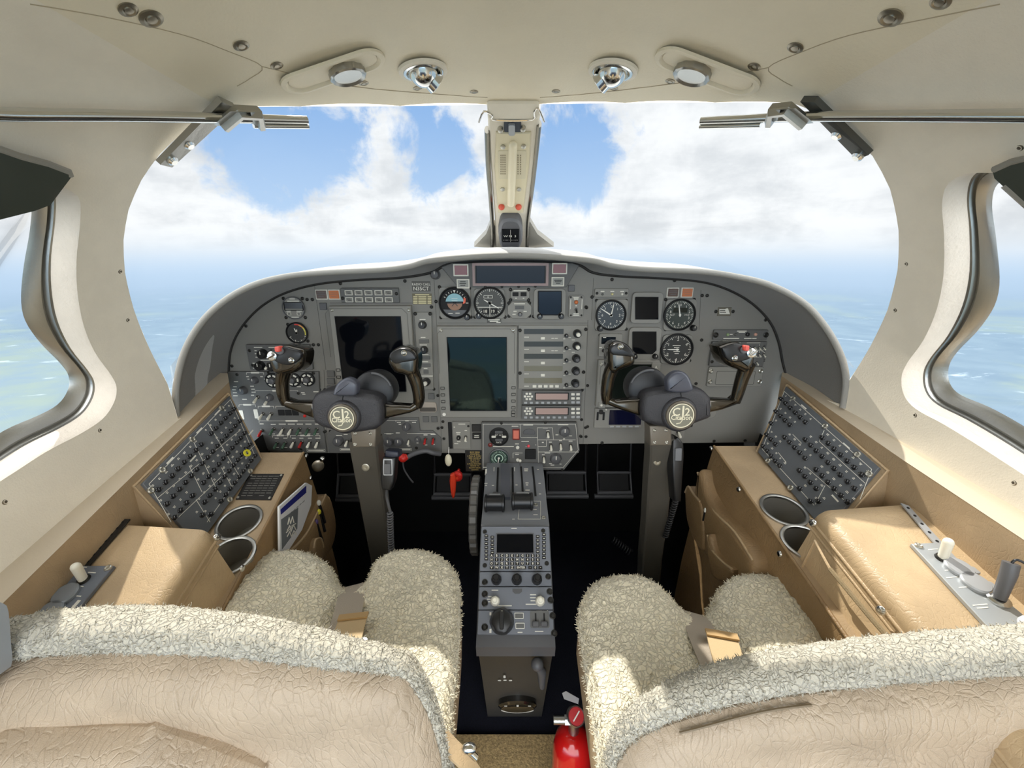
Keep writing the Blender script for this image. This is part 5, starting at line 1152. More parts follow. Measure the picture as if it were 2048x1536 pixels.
for i, ch_ in enumerate('.0-'): x, y = fm.l(1060 + i * 10.2, 1136.4); inst(KEY, 'key', fm.e, T3(x, y, .006)); lt.text(ch_, x, y, .0062, .0085, bold=.03)
for X0, n_, y0 in ((973, 7, 1073.5), (985, 5, 1076), (1075, 5, 1074.5), (1087.5, 7, 1071)):
    for i in range(n_): x, y = fm.l(X0, y0 + i * 7.6); inst(KEY, 'key', fm.e, T3(x, y, .006)); lt.box(x, y, .004, .0012, .0083, .0086)
X, Y = fm.l(1028, 1058.5); lt.box(X, Y, .012, .0012, .006, .0064)
fm.b('key_lettering', lt, M_LEG, None, 0)
screws(fm, [(970, 1065), (1086, 1063), (970, 1132), (1093, 1128)], s_=1.1)
kr = kmod('triple_knob_row', 'narrow pedestal plate with three black knobs below the letter keyboard', 'knob panel', 963, 1144, 1104, 1173)
for px in (993, 1033.5, 1073.5): o = knob(kr, px, 1160, .0085, .020, M_BLACK); mb = MB(); mb.lathe([(.0068, .02), (.0064, .030), (.0046, .032)], seg=20); mb.build('inner_knob', M_BLACK, o)
screws(kr, [(970, 1165), (1096, 1154)], s_=1.4)
kc = kmod('cursor_control_plate', 'pedestal plate with two ivory knobs and a small dark recess', 'knob panel', 964, 1174, 1107, 1220)
for px in (990.5, 1080): o = knob(kc, px, 1203, .0075, .016, M_BAT, cap=M_BAT)
mb = MB(); P = [kc.l(*q) for q in ((1025, 1178), (1044, 1178), (1044, 1184), (1039, 1188), (1030, 1188), (1025, 1184))]; mb.prism(P, .004, .0046); kc.b('recess', mb, M_GREYPL)
bars(kc, [(990, 1181, 10), (980, 1194, 5), (979, 1199, 7), (980, 1204, 5), (1066, 1190, 9), (1066, 1196, 9), (1067, 1202, 9), (1010, 1212, 20), (994, 1212, 5), (1062, 1209, 16), (1076, 1209, 8)], z=.0044, hh=.0016); screws(kc, [(970, 1189), (970, 1207), (1099, 1184), (1101, 1201)], s_=1.5)
kd = kmod('rotary_selector_plate', 'rear pedestal plate with one large black rotary knob and two thumb wheels', 'knob panel', 965, 1220.5, 1112, 1270)
o = knob(kd, 1004, 1243, .0185, .020, M_BLACK); mb = MB(); mb.rbox(0, 0, .008, .030, .02, .028, .003); mb.build('finger_bar', M_BLACK, o)
button(kd, 1029, 1226, 1047, 1238, M_SUB, fr=M_LEG, name='push_button', h=.0015); button(kd, 1031, 1246, 1049, 1258, M_SUB, fr=M_LEG, name='push_button', h=.0015)
mb = MB(); mb.rbox(*kd.r(1060, 1222, 1098, 1256), .004, .0048, .003, bev=0); kd.b('thumb_wheel_bay', mb, M_SUB)
for px in (1071, 1088): mb = MB(); x, y = kd.l(px, 1249); mb.rbox(x, y, .014, .010, .005, .013, .003, bev=.002); kd.b('thumb_wheel', mb, M_GREYPL); mb = MB(); x, y = kd.l(px, 1235); mb.box(x, y, .003, .014, .0048, .0054); kd.b('wheel_slot', mb, M_MATTE)
bars(kd, [(1064, 1234, 1.4, 14), (1095, 1232, 1.4, 14), (1078, 1222.5, 8), (981, 1228, 2.5, 4), (981, 1262, 3, 5), (1078, 1263, 12), (1040, 1265, 7)], z=.0044, hh=.0014); screws(kd, [(970, 1255), (1105, 1232), (1108, 1267)], s_=1.5)
# elevator trim wheel
tw = empty('elevator_trim_wheel', (-.094, .93, .513), 'black ribbed elevator trim wheel standing on edge left of the throttle quadrant', 'trim wheel')
mb = MB(); seg = 96; R = Matrix.Translation((-.094, .93, .513)) @ Matrix.Rotation(pi / 2, 4, 'Y')
rings = []
for z, rr_ in ((-.010, .070), (-.010, .092), (-.007, .096), (.007, .096), (.010, .092), (.010, .070)):
    rings.append([((rr_ + (.0045 if (i % 4) < 3 and rr_ > .09 else -.001)) * cos(2 * pi * i / seg), (rr_ + (.0045 if (i % 4) < 3 and rr_ > .09 else -.001)) * sin(2 * pi * i / seg), z) for i in range(seg)])
mb.loft(rings, M=R); mb.build('ribbed_rim', mat('rim_grey', S(100, 98, 94), .4), tw, 25, world=True)
# ================================================================ CONTROL YOKES
def yoke(side):
    Lf = side == 'left'
    Y0 = .83
    PL = Plane((0, Y0, .84), (1, 0, 0), (0, .10, 1))
    th = Th(PL, 'control_yoke', 'left control yoke, black hub and horns, standing before the left tall display' if Lf else 'right control yoke, black hub and horns, in front of the copilot instruments', 'control yoke', *((705, 822) if Lf else (1345, 820)), 'control yokes')
    D = dict(
        hub=[(633, 800), (640, 784), (655, 778), (681, 777), (724, 781), (755, 785), (767, 793), (771, 800), (771, 843), (741, 856), (701, 859), (671, 853), (638, 839)],
        clip=[(680, 783), (684, 769), (692, 757), (706, 750), (718, 753), (727, 762), (725, 781), (712, 784)],
        drum=(742, 787, 41), badge=(699.5, 826, 25), seam=((697, 785), (696, 797)),
        armL=[(634, 802), (592, 802), (574, 796), (566, 806), (576, 814), (604, 824), (634, 836)], armR=[(770, 806), (822, 809), (834, 800), (842, 806), (838, 817), (822, 824), (770, 836)],
        gripL=[(573, 808), (569, 790), (569, 765), (573, 748), (579, 735)], gripR=[(835, 812), (839, 795), (836, 768), (830, 748), (826, 735)],
        headL=[(551, 713), (553, 703), (566, 694), (582, 687), (600, 691), (619, 697), (621, 712), (616, 730), (603, 741), (588, 745), (572, 748), (558, 738)],
        headR=[(783, 722), (785, 705), (798, 694), (814, 690), (832, 696), (841, 708), (841, 728), (838, 745), (824, 750), (812, 745), (795, 741)],
        plateL=[(553, 706), (566, 695), (582, 688), (600, 692), (618, 698), (620, 712), (607, 724), (592, 728), (570, 722)], plateR=[(785, 712), (788, 702), (800, 694), (816, 691), (832, 697), (840, 708), (838, 718), (815, 722), (798, 725)],
        redb=(578, 694), trimL=(601, 716), trimR=(817, 702), rock=(563, 708), neck=[(702, 858), (754, 856), (752, 893), (707, 894)],
        colm=[(731, 876, .845, .031), (735, 905, .86, .031), (743, 960, .88, .030), (755, 1040, .90, .0285), (766, 1110, .92, .027), (772, 1200, .95, .026)]) if Lf else dict(
        hub=[(1277, 800), (1280, 787), (1292, 779), (1321, 775), (1368, 770), (1394, 774), (1407, 786), (1412, 794), (1412, 822), (1406, 832), (1346, 852), (1328, 849), (1280, 837)],
        clip=[(1323, 775), (1321, 754), (1332, 741), (1347, 737), (1360, 743), (1368, 758), (1370, 774), (1345, 778), (1328, 776)],
        drum=(1302, 781, 41), badge=(1347, 821, 26), seam=((1350, 778), (1352, 792)),
        armL=[(1278, 796), (1232, 799), (1216, 792), (1208, 800), (1214, 808), (1240, 818), (1278, 830)], armR=[(1411, 795), (1460, 798), (1472, 788), (1480, 796), (1473, 806), (1440, 818), (1411, 824)],
        gripL=[(1214, 805), (1212, 785), (1215, 755), (1221, 735), (1226, 725)], gripR=[(1470, 804), (1475, 780), (1480, 755), (1484, 738), (1486, 725)],
        headL=[(1211, 700), (1213, 688), (1226, 680), (1245, 684), (1258, 696), (1264, 712), (1261, 726), (1248, 732), (1232, 738), (1222, 745), (1212, 735)],
        headR=[(1425, 691), (1444, 684), (1462, 681), (1478, 690), (1494, 700), (1496, 712), (1492, 730), (1480, 742), (1462, 735), (1445, 728), (1433, 716)],
        plateL=[(1211, 700), (1213, 689), (1226, 681), (1245, 685), (1257, 697), (1263, 711), (1240, 710), (1218, 708)], plateR=[(1426, 692), (1444, 685), (1462, 682), (1478, 690), (1492, 700), (1488, 712), (1468, 720), (1448, 722), (1433, 712)],
        redb=(1470, 692), trimL=(1232, 690), trimR=(1451, 712), rock=(1484, 702), neck=[(1297, 850), (1341, 850), (1342, 890), (1299, 890)],
        colm=[(1320, 870, .845, .028), (1319, 905, .86, .028), (1314, 960, .88, .028), (1308, 1040, .90, .027), (1300, 1110, .92, .026), (1295, 1200, .95, .025)])
    L = lambda P: [th.l(*q) for q in P]
    # hub
    mb = MB(); P = sp2(L(D['hub']) + L(D['hub'])[:1], 2)[:-1]; soft(mb, P, -.045, .030, .014, 5); th.b('hub', mb, M_HUB, None, 50)
    mb = MB(); x, y = th.l(D['drum'][0], D['drum'][1]); mb.lathe([(.044, -.06), (.046, -.03), (.044, -.015), (.036, -.010)], x, y, 40); th.b('drum', mb, mat('drum_dark', S(26, 26, 28), .45), None, 40)
    mb = MB(); mb.tube([(x + .042 * cos(radians(a)), y + .042 * sin(radians(a)), -.012) for a in (range(20, 100, 10) if Lf else range(80, 165, 10))], .0028, 8); th.b('drum_strap', mb, M_GREYPL, None, 50)
    mb = MB(); P = sp2(L(D['clip']) + L(D['clip'])[:1], 3)[:-1]; soft(mb, P, .020, .040, .006, 3); th.b('chart_clip', mb, mat('clip_slate', S(78, 80, 90), .3), None, 50)
    mb = MB(); a_, b_ = L(D['seam']); mb.tube([(a_[0], a_[1], .030), (b_[0], b_[1], .0308)], .0009, 6); th.b('seam', mb, M_MATTE)
    x, y = th.l(D['badge'][0], D['badge'][1]); r = D['badge'][2] * .00107
    mb = MB(); mb.lathe([(r * 1.36, .022), (r * 1.34, .031), (r * 1.22, .036), (r * 1.16, .037)], x, y, 48); th.b('badge_boss', mb, M_HUB, None, 50)
    mb = MB(); mb.lathe([(r * 1.12, .036), (r * 1.1, .041), (r * 1.0, .043), (r * .94, .041)], x, y, 48); bd = th.b('badge', mb, M_BRONZE, None, 40)
    mb = MB(); mb.cyl(x, y, r * .93, .040, .0418, 48); mb.build('badge_face', mat('badge_grey', S(132, 130, 116), .35, .4), bd)
    mb = MB(); mb.ring(x, y, r * .86, r * .93, .0415, .0425, 48)
    mb.text('C', x - r * .40, y + r * .30, r * .86, .0424, bold=.012); mb.text('J', x + r * .02, y + r * .22, r * 1.15, .0424, bold=.012); mb.text('2', x + r * .42, y + r * .30, r * .82, .0424, bold=.012)
    mb.tube([(x - r * .34, y - r * .62, .0424), (x - r * .05, y - r * .55, .0424), (x + r * .10, y - r * .30, .0424)], .0011, 6)
    mb.text('Citation', x, y - r * .12, r * .52, .0432, sx=.92, bold=.018); mb.build('badge_lettering', mat('badge_cream', S(232, 224, 196), .4), bd, 0)
    # horns
    for nm, ar, gr, hd, plt in (('horn', 'armL', 'gripL', 'headL', 'plateL'), ('horn', 'armR', 'gripR', 'headR', 'plateR')):
        mb = MB(); soft(mb, L(D[ar]), -.012, .012, .007, 4); h_ = th.b(nm, mb, M_HORN, None, 45)
        mb = MB(); g_ = L(D[gr]); rr_ = [.0105, .0125, .0135, .0145, .016]; mb.tube([Vector((x_, y_, .0 + .004 * i)) for i, (x_, y_) in enumerate(g_)], rr_, 18, n=5); th.b('grip', mb, M_HORN, None, 60)
        mb = MB(); P = sp2(L(D[hd]) + L(D[hd])[:1], 2)[:-1]; soft(mb, P, -.016, .032, .014, 5); g2_ = th.b('grip_head', mb, M_HORN, None, 50)
        mb = MB(); P = sp2(L(D[plt]) + L(D[plt])[:1], 2)[:-1]; soft(mb, inset(P, .002) if sum(P[i][0] * P[(i + 1) % len(P)][1] - P[(i + 1) % len(P)][0] * P[i][1] for i in range(len(P))) > 0 else inset(P[::-1], .002), .024, .0345, .003, 2); mb.build('top_plate', M_BLACK, g2_, 45)
        tx, ty = th.l(*D['trimL' if ar == 'armL' else 'trimR']); mb = MB(); mb.lathe([(.0062, .034), (.0060, .037), (.0045, .038), (.0030, .036)], tx, ty, 20); mb.ball((tx, ty, .038), .0032, 10, 6); mb.build('trim_switch', M_CHROME, g2_, 50)
    x, y = th.l(*D['redb']); mb = MB(); mb.lathe([(.0080, .022), (.0080, .036), (.0066, .037)], x, y - .004, 20); th.b('button_collar', mb, M_GREYPL); mb = MB(); mb.rbox(x, y, .010, .011, .03, .046, .003, bev=.002); th.b('red_button', mb, mat('coral_red', S(226, 92, 80), .4))
    x, y = th.l(*D['rock']); mb = MB(); mb.lathe([(.0095, .030), (.0095, .036), (.007, .037)], x, y, 20); mb.tube([(x - .006, y - .003, .040), (x + .007, y + .004, .042)], .0025, 8); th.b('rocker_switch', mb, M_CHROME, None, 50)
    # neck and column
    mb = MB(); soft(mb, L(D['neck']), -.03, .006, .004, 3); nk = th.b('neck_plate', mb, M_BRONZE, None, 40)
    xs = [p[0] for p in D['neck']]; ys = [p[1] for p in D['neck']]
    for q in ((min(xs) + 10, min(ys) + 9), (max(xs) - 12, min(ys) + 9), (min(xs) + 10, max(ys) - 7), (max(xs) - 11, max(ys) - 7)):
        x, y = th.l(*q); o = bpy.data.objects.new('screw', SML); COL.objects.link(o); o.parent = nk; o.matrix_basis = T3(x, y, .0055) @ Matrix.Scale(.7, 4); MW[o.name] = MW[nk.name]
    cl = empty('control_column', aty(D['colm'][-1][0], D['colm'][-1][1], D['colm'][-1][2]), 'grey box section control column rising from the floor to the %s yoke' % side, 'control column', 'control columns')
    rings = []
    pts = [aty(a_, b_, c_) for a_, b_, c_, d_ in D['colm']] + [Vector((aty(*D['colm'][-1][:3]).x, .98, .0))]
    ws = [c_[3] for c_ in D['colm']] + [.026]
    for p, w_ in zip(pts, ws):
        z = .022; rings.append([p + Vector(v) for v in ((-w_ + .004, -z, 0), (w_ - .004, -z, 0), (w_, -z + .004, 0), (w_, z, 0), (-w_, z, 0), (-w_, -z + .004, 0))])
    mb = MB(); mb.loft(rings[::-1]); mb.build('tube', M_COL, cl, 30, world=True)
    q = (732, 934) if Lf else (1314, 923); p = aty(*q, .845); mb = MB(); mb.lathe([(.009, -.002), (.009, .002), (.006, .003), (.002, .002)], seg=20, M=Matrix.Translation((p.x, pts[1].y - .0165, p.z)) @ PL.M.to_3x3().to_4x4()); mb.build('cross_head_screw', M_SCREWL, cl, 40, world=True)
    return th
yoke('left'); yoke('right')
# handsets with coiled cords
def coil(mb, p0, p1, r, turns, wr, seg=7):
    pts = []; n = turns * 12; d = (p1 - p0); t_ = d.normalized(); nx = t_.cross(Vector((0, 1, 0))).normalized(); ny = t_.cross(nx)
    for i in range(n + 1): a_ = 2 * pi * i / 12; pts.append(p0 + d * (i / n) + nx * r * cos(a_) + ny * r * sin(a_))
    rings = []
    for i, p in enumerate(pts):
        tt = (pts[min(i + 1, n)] - pts[max(i - 1, 0)]).normalized(); u_ = tt.cross(t_).normalized(); v_ = tt.cross(u_)
        rings.append([p + u_ * wr * cos(2 * pi * k / seg) + v_ * wr * sin(2 * pi * k / seg) for k in range(seg)])
    mb.loft(rings)
hm = Th(Plane((0, .80, .75), (1, 0, 0), (0, .25, 1)), 'handheld_microphone', 'black hand microphone clipped to the right side of the left column', 'microphone', 780, 945)
mb = MB(); soft(mb, [hm.l(*q) for q in ((769, 912), (795, 912), (791, 960), (784, 978), (767, 976), (764, 955))], -.012, .014, .005, 3); hm.b('body', mb, M_BLACK, None, 45)
mb = MB(); mb.frame(*hm.r(771, 915, 789, 947), .0022, .014, .0155, r=.002); hm.b('key_surround', mb, M_LGREY); mb = MB(); mb.rbox(*hm.r(773, 924, 786, 944), .014, .018, .001); hm.b('talk_key', mb, M_GREYPL)
mb = MB(); soft(mb, [hm.l(*q) for q in ((773, 899), (799, 901), (800, 912), (790, 915), (772, 912))], -.02, .010, .004, 3); hm.b('hanger', mb, mat('navy_plastic', S(30, 34, 50), .4), None, 45)
p0 = aty(774, 985, .81); mb = MB(); mb.tube([hm.pl.p(775, 976, 0), aty(773, 990, .80), aty(777, 1010, .80), aty(781, 1024, .80)], .0032, 8, n=4); hm_c = mb.build('cord', M_GREYPL, hm.e, 50, world=True)
mb = MB(); coil(mb, aty(780, 1024, .80), aty(784, 1150, .82), .0055, 26, .0021); mb.build('coiled_cord', M_GREYPL, hm.e, 60, world=True)
hr = Th(Plane((0, .83, .75), (1, 0, 0), (0, .2, 1)), 'handheld_microphone', 'black hand microphone hanging on the right side of the right column', 'microphone', 1352, 920)
mb = MB(); soft(mb, [hr.l(*q) for q in ((1341, 877), (1352, 872), (1363, 885), (1364, 910), (1358, 1000), (1345, 1000), (1341, 940))], -.02, .012, .004, 3); hr.b('body', mb, M_BLACK, None, 45)
mb = MB(); mb.rbox(*hr.r(1345, 893, 1358, 918), .012, .016, .002); hr.b('talk_key', mb, mat('steel_key', S(110, 112, 116), .35, .3))
mb = MB(); coil(mb, aty(1352, 1000, .84), aty(1330, 1075, .86), .0055, 16, .0021); mb.build('coiled_cord', M_BLACK, hr.e, 60, world=True)
mb = MB(); coil(mb, aty(1226, 1078, 1.0), aty(1262, 1106, .98), .008, 8, .0024); o = mb.build('coiled_cord', M_BLACK, None, 60); tag(o, 'short coiled black cord lying across the dark footwell by the right column', 'cord')
hs = empty('hose', aty(806, 915, .98), 'grey rubber hose with a red cap crossing under the panel near the left column', 'hose')
mb = MB(); mb.tube([aty(810, 918, .97), aty(825, 909, .975), aty(850, 902, .98), aty(866, 906, .985), aty(880, 908, 1.0)], .0062, 12, n=5); mb.build('tube', M_GREYPL, hs, 60, world=True)
mb = MB(); p = aty(806, 916, .965); mb.ball(p, .0115, 18, 12); mb.tube([p, aty(814, 913, .97)], .008, 12); mb.build('red_cap', M_RED, hs, 50, world=True)
mb = MB(); mb.tube([aty(806, 922, .97), aty(808, 938, .98), aty(818, 955, .99), aty(826, 965, 1.0)], .0022, 8, n=4); mb.build('lanyard', M_GREYPL, hs, 50, world=True)
# ================================================================ RUDDER PEDALS
def pedal(lab, px0, px1, py0, py1, Y=1.22):
    a_ = aty(px0, py1, Y); b_ = aty(px1, py0, Y + .02); w_ = b_.x - a_.x; h_ = b_.z - a_.z; cx = (a_.x + b_.x) / 2
    e = empty('rudder_pedal', (cx, Y, a_.z), lab, 'pedal', 'rudder pedals')
    P = [Vector((a_.x, Y, a_.z)), Vector((b_.x, Y, a_.z)), Vector((b_.x, Y + .03, b_.z)), Vector((a_.x, Y + .03, b_.z))]
    mb = MB(); mb.tube(P + [P[0], P[1]], .007, 8); mb.build('frame', M_GREYPL, e, 40, world=True)
    mb = MB(); mb.loft([[p + Vector((0, .006, 0)) for p in (P[0].lerp(P[2], .06), P[1].lerp(P[3], .06), P[2].lerp(P[0], .06), P[3].lerp(P[1], .06))], [p + Vector((0, .014, 0)) for p in (P[0].lerp(P[2], .06), P[1].lerp(P[3], .06), P[2].lerp(P[0], .06), P[3].lerp(P[1], .06))]]); mb.build('pad', M_MATTE, e, 20, world=True)
    mb = MB(); mb.tube([P[0] + Vector((-.01, .01, -.02)), P[1] + Vector((.01, .01, -.02))], .009, 10); mb.build('axle', M_GREYPL, e, 40, world=True)
    for p in (P[2], P[3]): mb = MB(); mb.tube([p, p + Vector((0, .02, .12))], .005, 8); mb.build('hanger_arm', M_BLACK, e, 40, world=True)
pedal('black framed rudder pedal farthest left under the panel', 674, 742, 952, 992); pedal('black framed rudder pedal just left of the pedestal', 868, 942, 952, 988)
pedal('black framed rudder pedal just right of the pedestal', 1094, 1172, 948, 985); pedal('black framed rudder pedal farthest right under the panel', 1196, 1262, 948, 985)
# ================================================================ SIDE LEDGES, CONSOLES, ARMRESTS
def quad_plane(a, b, c, flip=False):
    X = b - a; Y = c - a; return Plane(a, X, Y)
def side(sd):
    L = sd == 'left'; k = -1 if L else 1
    # rail between sidewall and console
    if L: up = [(455, 746), (230, 958), (0, 1178), (-300, 1465)]; dn = [(458, 764), (228, 988), (0, 1212), (-300, 1508)]
    else: up = [(1566, 737), (1810, 893), (2048, 1046), (2400, 1272)]; dn = [(1563, 752), (1806, 920), (2048, 1080), (2400, 1312)]
    U = [atx(x, y, k * .716) for x, y in up]; Dn = [atx(x, y, k * .694) for x, y in dn]
    U[0] = U[0] + (U[0] - U[1]).normalized() * .0; rings = [[u, d, d + Vector((k * .03, 0, -.004)), u + Vector((k * .03, 0, .0))] for u, d in zip(U, Dn)]
    mb = MB(); mb.loft(rings); struct('trim_4' if L else 'trim_5', mb, mat('ledge_greige', S(186, 172, 150), .5, bump=.15), 20)
    # breaker box
    if L: c4 = ((458, 792), (521, 919), (424, 1052), (283, 968))
    else: c4 = ((1573, 773), (1517, 905), (1620, 1028), (1760, 936))
    I0 = aty(*((607, 905) if L else (1428, 892)), .93); I1 = atx(*((475, 1162) if L else (1585, 1118)), k * .50)
    ed = (I0 - I1).normalized(); PT = Plane(I0, Vector((1, 0, 0)), Vector((0, ed.y, ed.z)))
    A, D = atx(*c4[0], k * .682), atx(*c4[3], k * .686); B, C = PT.p(*c4[1], .012), PT.p(*c4[2], .012)
    pl = Plane(A, D - A if not L else A - D, A - B)   # x along the fuselage, y up the slope
    if pl.N.dot(CAM - A) < 0: pl = Plane(A, -pl.X, pl.Y)
    cpx = (400, 920) if L else (1640, 905)
    Bq, Cq, Dq = pl.p(*c4[1]), pl.p(*c4[2]), pl.p(*c4[3])
    # extend the lower rear corner under the armrest
    Cq = Cq + (Cq - Bq).normalized() * .045
    bx = empty('breaker_console', A.lerp(Cq, .5), 'tan leather covered wedge holding the %s circuit breaker panel' % sd, 'console box')
    def grow(p, d): c_ = (A + Bq + Cq + Dq) / 4; return p + (p - c_).normalized() * d
    a2, b2, c2, d2 = [grow(p, .010) - pl.N * .006 for p in (A, Bq, Cq, Dq)]
    d2b = d2 + (Cq - Dq).normalized() * 0
    W = k * .716
    front = [Vector((W, a2.y + .004, a2.z + .004)), a2, b2, Vector((b2.x, b2.y, b2.z - .05)), Vector((W, b2.y, b2.z - .05))]
    rear = [Vector((W, d2.y + .004, d2.z + .004)), d2, c2, Vector((c2.x, c2.y, c2.z - .05)), Vector((W, c2.y, c2.z - .05))]
    mb = MB(); mb.loft([front, rear]); mb.build('cover', M_TAND, bx, 20, world=True)
    mb = MB(); mb.tube([a2, b2, c2, d2, a2], .0028, 8); mb.build('edge_piping', M_TAN, bx, 50, world=True)
    th = Th(pl, 'circuit_breaker_panel', 'slanted grey panel crowded with round black circuit breakers on the %s console' % sd, 'breaker panel', *cpx, 'circuit breaker panels'); th.d = .003
    P = [th.pl.uv(*q) for q in c4]; P[2] = ((Cq - pl.O).dot(pl.X), (Cq - pl.O).dot(pl.Y)); P = [(u - th.c[0], v - th.c[1]) for u, v in P]
    mb = MB(); mb.prism(P, -.004, .003, bev=.001); th.b('plate', mb, M_CB)
    CBM = mesh_of(MB().lathe([(.0060, 0), (.0060, .002), (.0052, .003)], seg=16).lathe([(.0042, .003), (.0047, .0085), (.0038, .0098), (.0020, .0090)], seg=16), 'circuit_breaker', mat('breaker_black', S(34, 34, 35), .22, spec=.8)) if 'breaker_black' not in MATS else bpy.data.meshes['circuit_breaker']
    if L:
        sc, ox, oy = 4.518, 250, 740
        rows = ['968,360 933,400 892,443 850,487 805,535 763,580 673,682 625,733 573,787 520,841 465,900 412,962 352,1022 292,1087', '1020,470 982,512 942,557 903,602 860,648 818,695 776,745 730,798 683,852 633,906 585,963 532,1023 478,1085 422,1147 365,1217', '1063,578 1030,622 994,664 953,712 912,762 872,808 832,860 788,912 742,970 697,1025 595,1143 540,1208 487,1275 433,1340', '1112,682 1077,720 1040,773 1003,820 965,868 925,918 884,970 842,1025 800,1083 752,1140 705,1200', '1160,782 1123,828 1088,877 1052,922 1016,972 975,1027 935,1080 895,1135 852,1192 762,1310 685,1318']
    else:
        sc, ox, oy = 4.042, 1340, 740
        rows = ['908,243 945,278 983,315 1023,353 1063,390 1105,430 1240,557 1290,602 1337,647 1390,695 1443,745 1500,797 1560,855', '867,345 904,380 941,416 980,452 1105,573 1148,617 1193,662 1240,707 1287,757 1338,805 1388,857 1445,912 1502,967', '829,440 938,553 977,593 1018,635 1060,677 1102,722 1192,815 1240,863 1287,915 1338,968 1392,1022 1445,1075', '793,532 827,570 862,608 1058,822 1101,869 1146,917 1192,967', '763,625 797,664 830,703 862,745 899,783 1060,968 1145,1070 1210,1070']
    lg = MB()
    for rw in rows:
        for t_ in rw.split():
            a_, b_ = map(float, t_.split(',')); x, y = th.l(ox + a_ / sc, oy + b_ / sc); inst(CBM, 'circuit_breaker', th.e, T3(x, y, .003) @ Matrix.Scale(.84, 4))
            rnd = random.random(); lg.box(x, y + .011, .0035 + .003 * rnd, .0012, .003, .0034); lg.box(x, y + .0132, .003 + .003 * random.random(), .0012, .003, .0034)
    def ln(a, b): lg.line(*th.l(*a), *th.l(*b), .0009, .003, .0034)
    if L:
        for a, b in (((459, 800), (296, 969)), ((459, 800), (507, 910)), ((296, 969), (340, 1045)), ((312, 998), (480, 860)), ((414, 847), (478, 955)), ((385, 884), (434, 985)), ((350, 1040), (508, 867 + 24)), ((376, 932), (402, 985)), ((507, 912), (412, 1045)), ((441, 936), (462, 975)), ((390, 1000), (418, 1045))): ln(a, b)
        for q in ((433, 826), (397, 862), (338, 922), (500, 870 - 4), (384, 918)): x, y = th.l(*q); lg.box(x, y, .018, .003, .003, .0034)
    else:
        for a, b in (((1570, 784), (1745, 940)), ((1570, 784), (1526, 899)), ((1745, 940), (1722, 1000)), ((1650, 862), (1640, 884)), ((1640, 884), (1732, 968)), ((1526, 899), (1630, 1012)), ((1616, 937), (1700, 1010)), ((1652, 972), (1632, 1010)), ((1558, 908 - 2), (1574, 926)), ((1587, 870), (1605, 888))): ln(a, b)
        for q in ((1609, 815), (1694, 893), (1672, 998)): x, y = th.l(*q); lg.box(x, y, .018, .003, .003, .0034)
    th.b('legend', lg, M_LEG, None, 0)
    if L: x, y = th.l(483.5, 911); mb = MB(); mb.ring(x, y, .0042, .0085, .0165, .0195, 20); th.b('yellow_collar', mb, M_YEL)
    scq = ((441, 817), (382, 880), (322, 941), (299, 982), (498, 943), (457, 1000)) if L else ((1588, 798), (1652, 854), (1717, 911), (1740, 950), (1538, 923), (1583, 977))
    for q in scq: x, y = th.l(*q); o = inst(SML, 'screw', th.e, T3(x, y, .003) @ Matrix.Scale(1.2, 4))
    # ---- lower console body
    I2 = I1 + (I1 - I0) * .85
    cn = empty('side_console', Vector((k * .6, .8, 0)), 'tan leather side console below the %s breaker panel with two cup holders' % sd, 'console')
    PT = Plane(I0, (k, 0, 0) if not L else (1, 0, 0), (I0 - I1)); 
    if PT.N.z < 0: PT = Plane(I0, -PT.X, PT.Y)
    # flatten: plane holding the inner edge and level across
    ed = (I0 - I1).normalized(); PT = Plane(I0, Vector((1, 0, 0)), Vector((0, ed.y, ed.z)))
    i0 = (0, 0); i2 = ((I2 - I0).dot(PT.X), (I2 - I0).dot(PT.Y)); w0 = (k * .712 - I0.x)
    outer = [i0, (w0, 0), (w0, i2[1]), i2]
    cups = [PT.uv(*q) for q in (((479, 1045), (466, 1097)) if L else ((1567, 1021), (1602, 1071)))]
    holes = [[(c_[0] + .0385 * cos(2 * pi * i / 36), c_[1] + .0385 * sin(2 * pi * i / 36)) for i in range(36)] for c_ in cups]
    d01 = ((cups[0][0] - cups[1][0]) ** 2 + (cups[0][1] - cups[1][1]) ** 2) ** .5
    if d01 < .082:
        f_ = .082 / d01; cups[1] = (cups[0][0] + (cups[1][0] - cups[0][0]) * f_, cups[0][1] + (cups[1][1] - cups[0][1]) * f_)
        holes[1] = [(cups[1][0] + .0385 * cos(2 * pi * i / 36), cups[1][1] + .0385 * sin(2 * pi * i / 36)) for i in range(36)]
    V, F, _ = cdt_fill(outer, holes, .02)
    mb = MB(); mb.add([PT.M @ Vector((u, v, 0)) for u, v in V], F); mb.build('top_cover', M_TAND, cn, 30, world=True)
    j0 = Vector((I0.x - k * .030, I0.y + .04, 0)); j2 = Vector((I2.x - k * .03, I2.y, 0)); mb = MB()
    mb.loft([[I0 + Vector((k * .735 - I0.x, .002, -.01)), I0, j0], [I2 + Vector((k * .735 - I2.x, 0, -.01)), I2, j2]], False, False, close=False)
    # inner face only
    mb = MB(); n_ = 14; G = []
    for i in range(n_ + 1):
        for j in range(7):
            t_ = i / n_; s_ = j / 6; p = I0.lerp(I2, t_).lerp(j0.lerp(j2, t_), s_); G.append(p - Vector((k * (.012 * sin(pi * s_) + .003 * sin(t_ * 23 + s_ * 4)), 0, 0)))
    mb.add(G, [(i * 7 + j, i * 7 + j + 1, (i + 1) * 7 + j + 1, (i + 1) * 7 + j) for i in range(n_) for j in range(6)]); mb.build('inner_side', M_POCK, cn, 60, world=True)
    mb = MB(); mb.tube([I0, I2], .003, 8); mb.build('edge_seam', M_POCK, cn, 50, world=True)
    mb = MB(); mb.add([I0, I0 + Vector((k * .735 - I0.x, 0, 0)), Vector((k * .712, I0.y, 0)), j0], [(0, 1, 2, 3)]); mb.build('front_face', M_POCK, cn, 0, world=True)
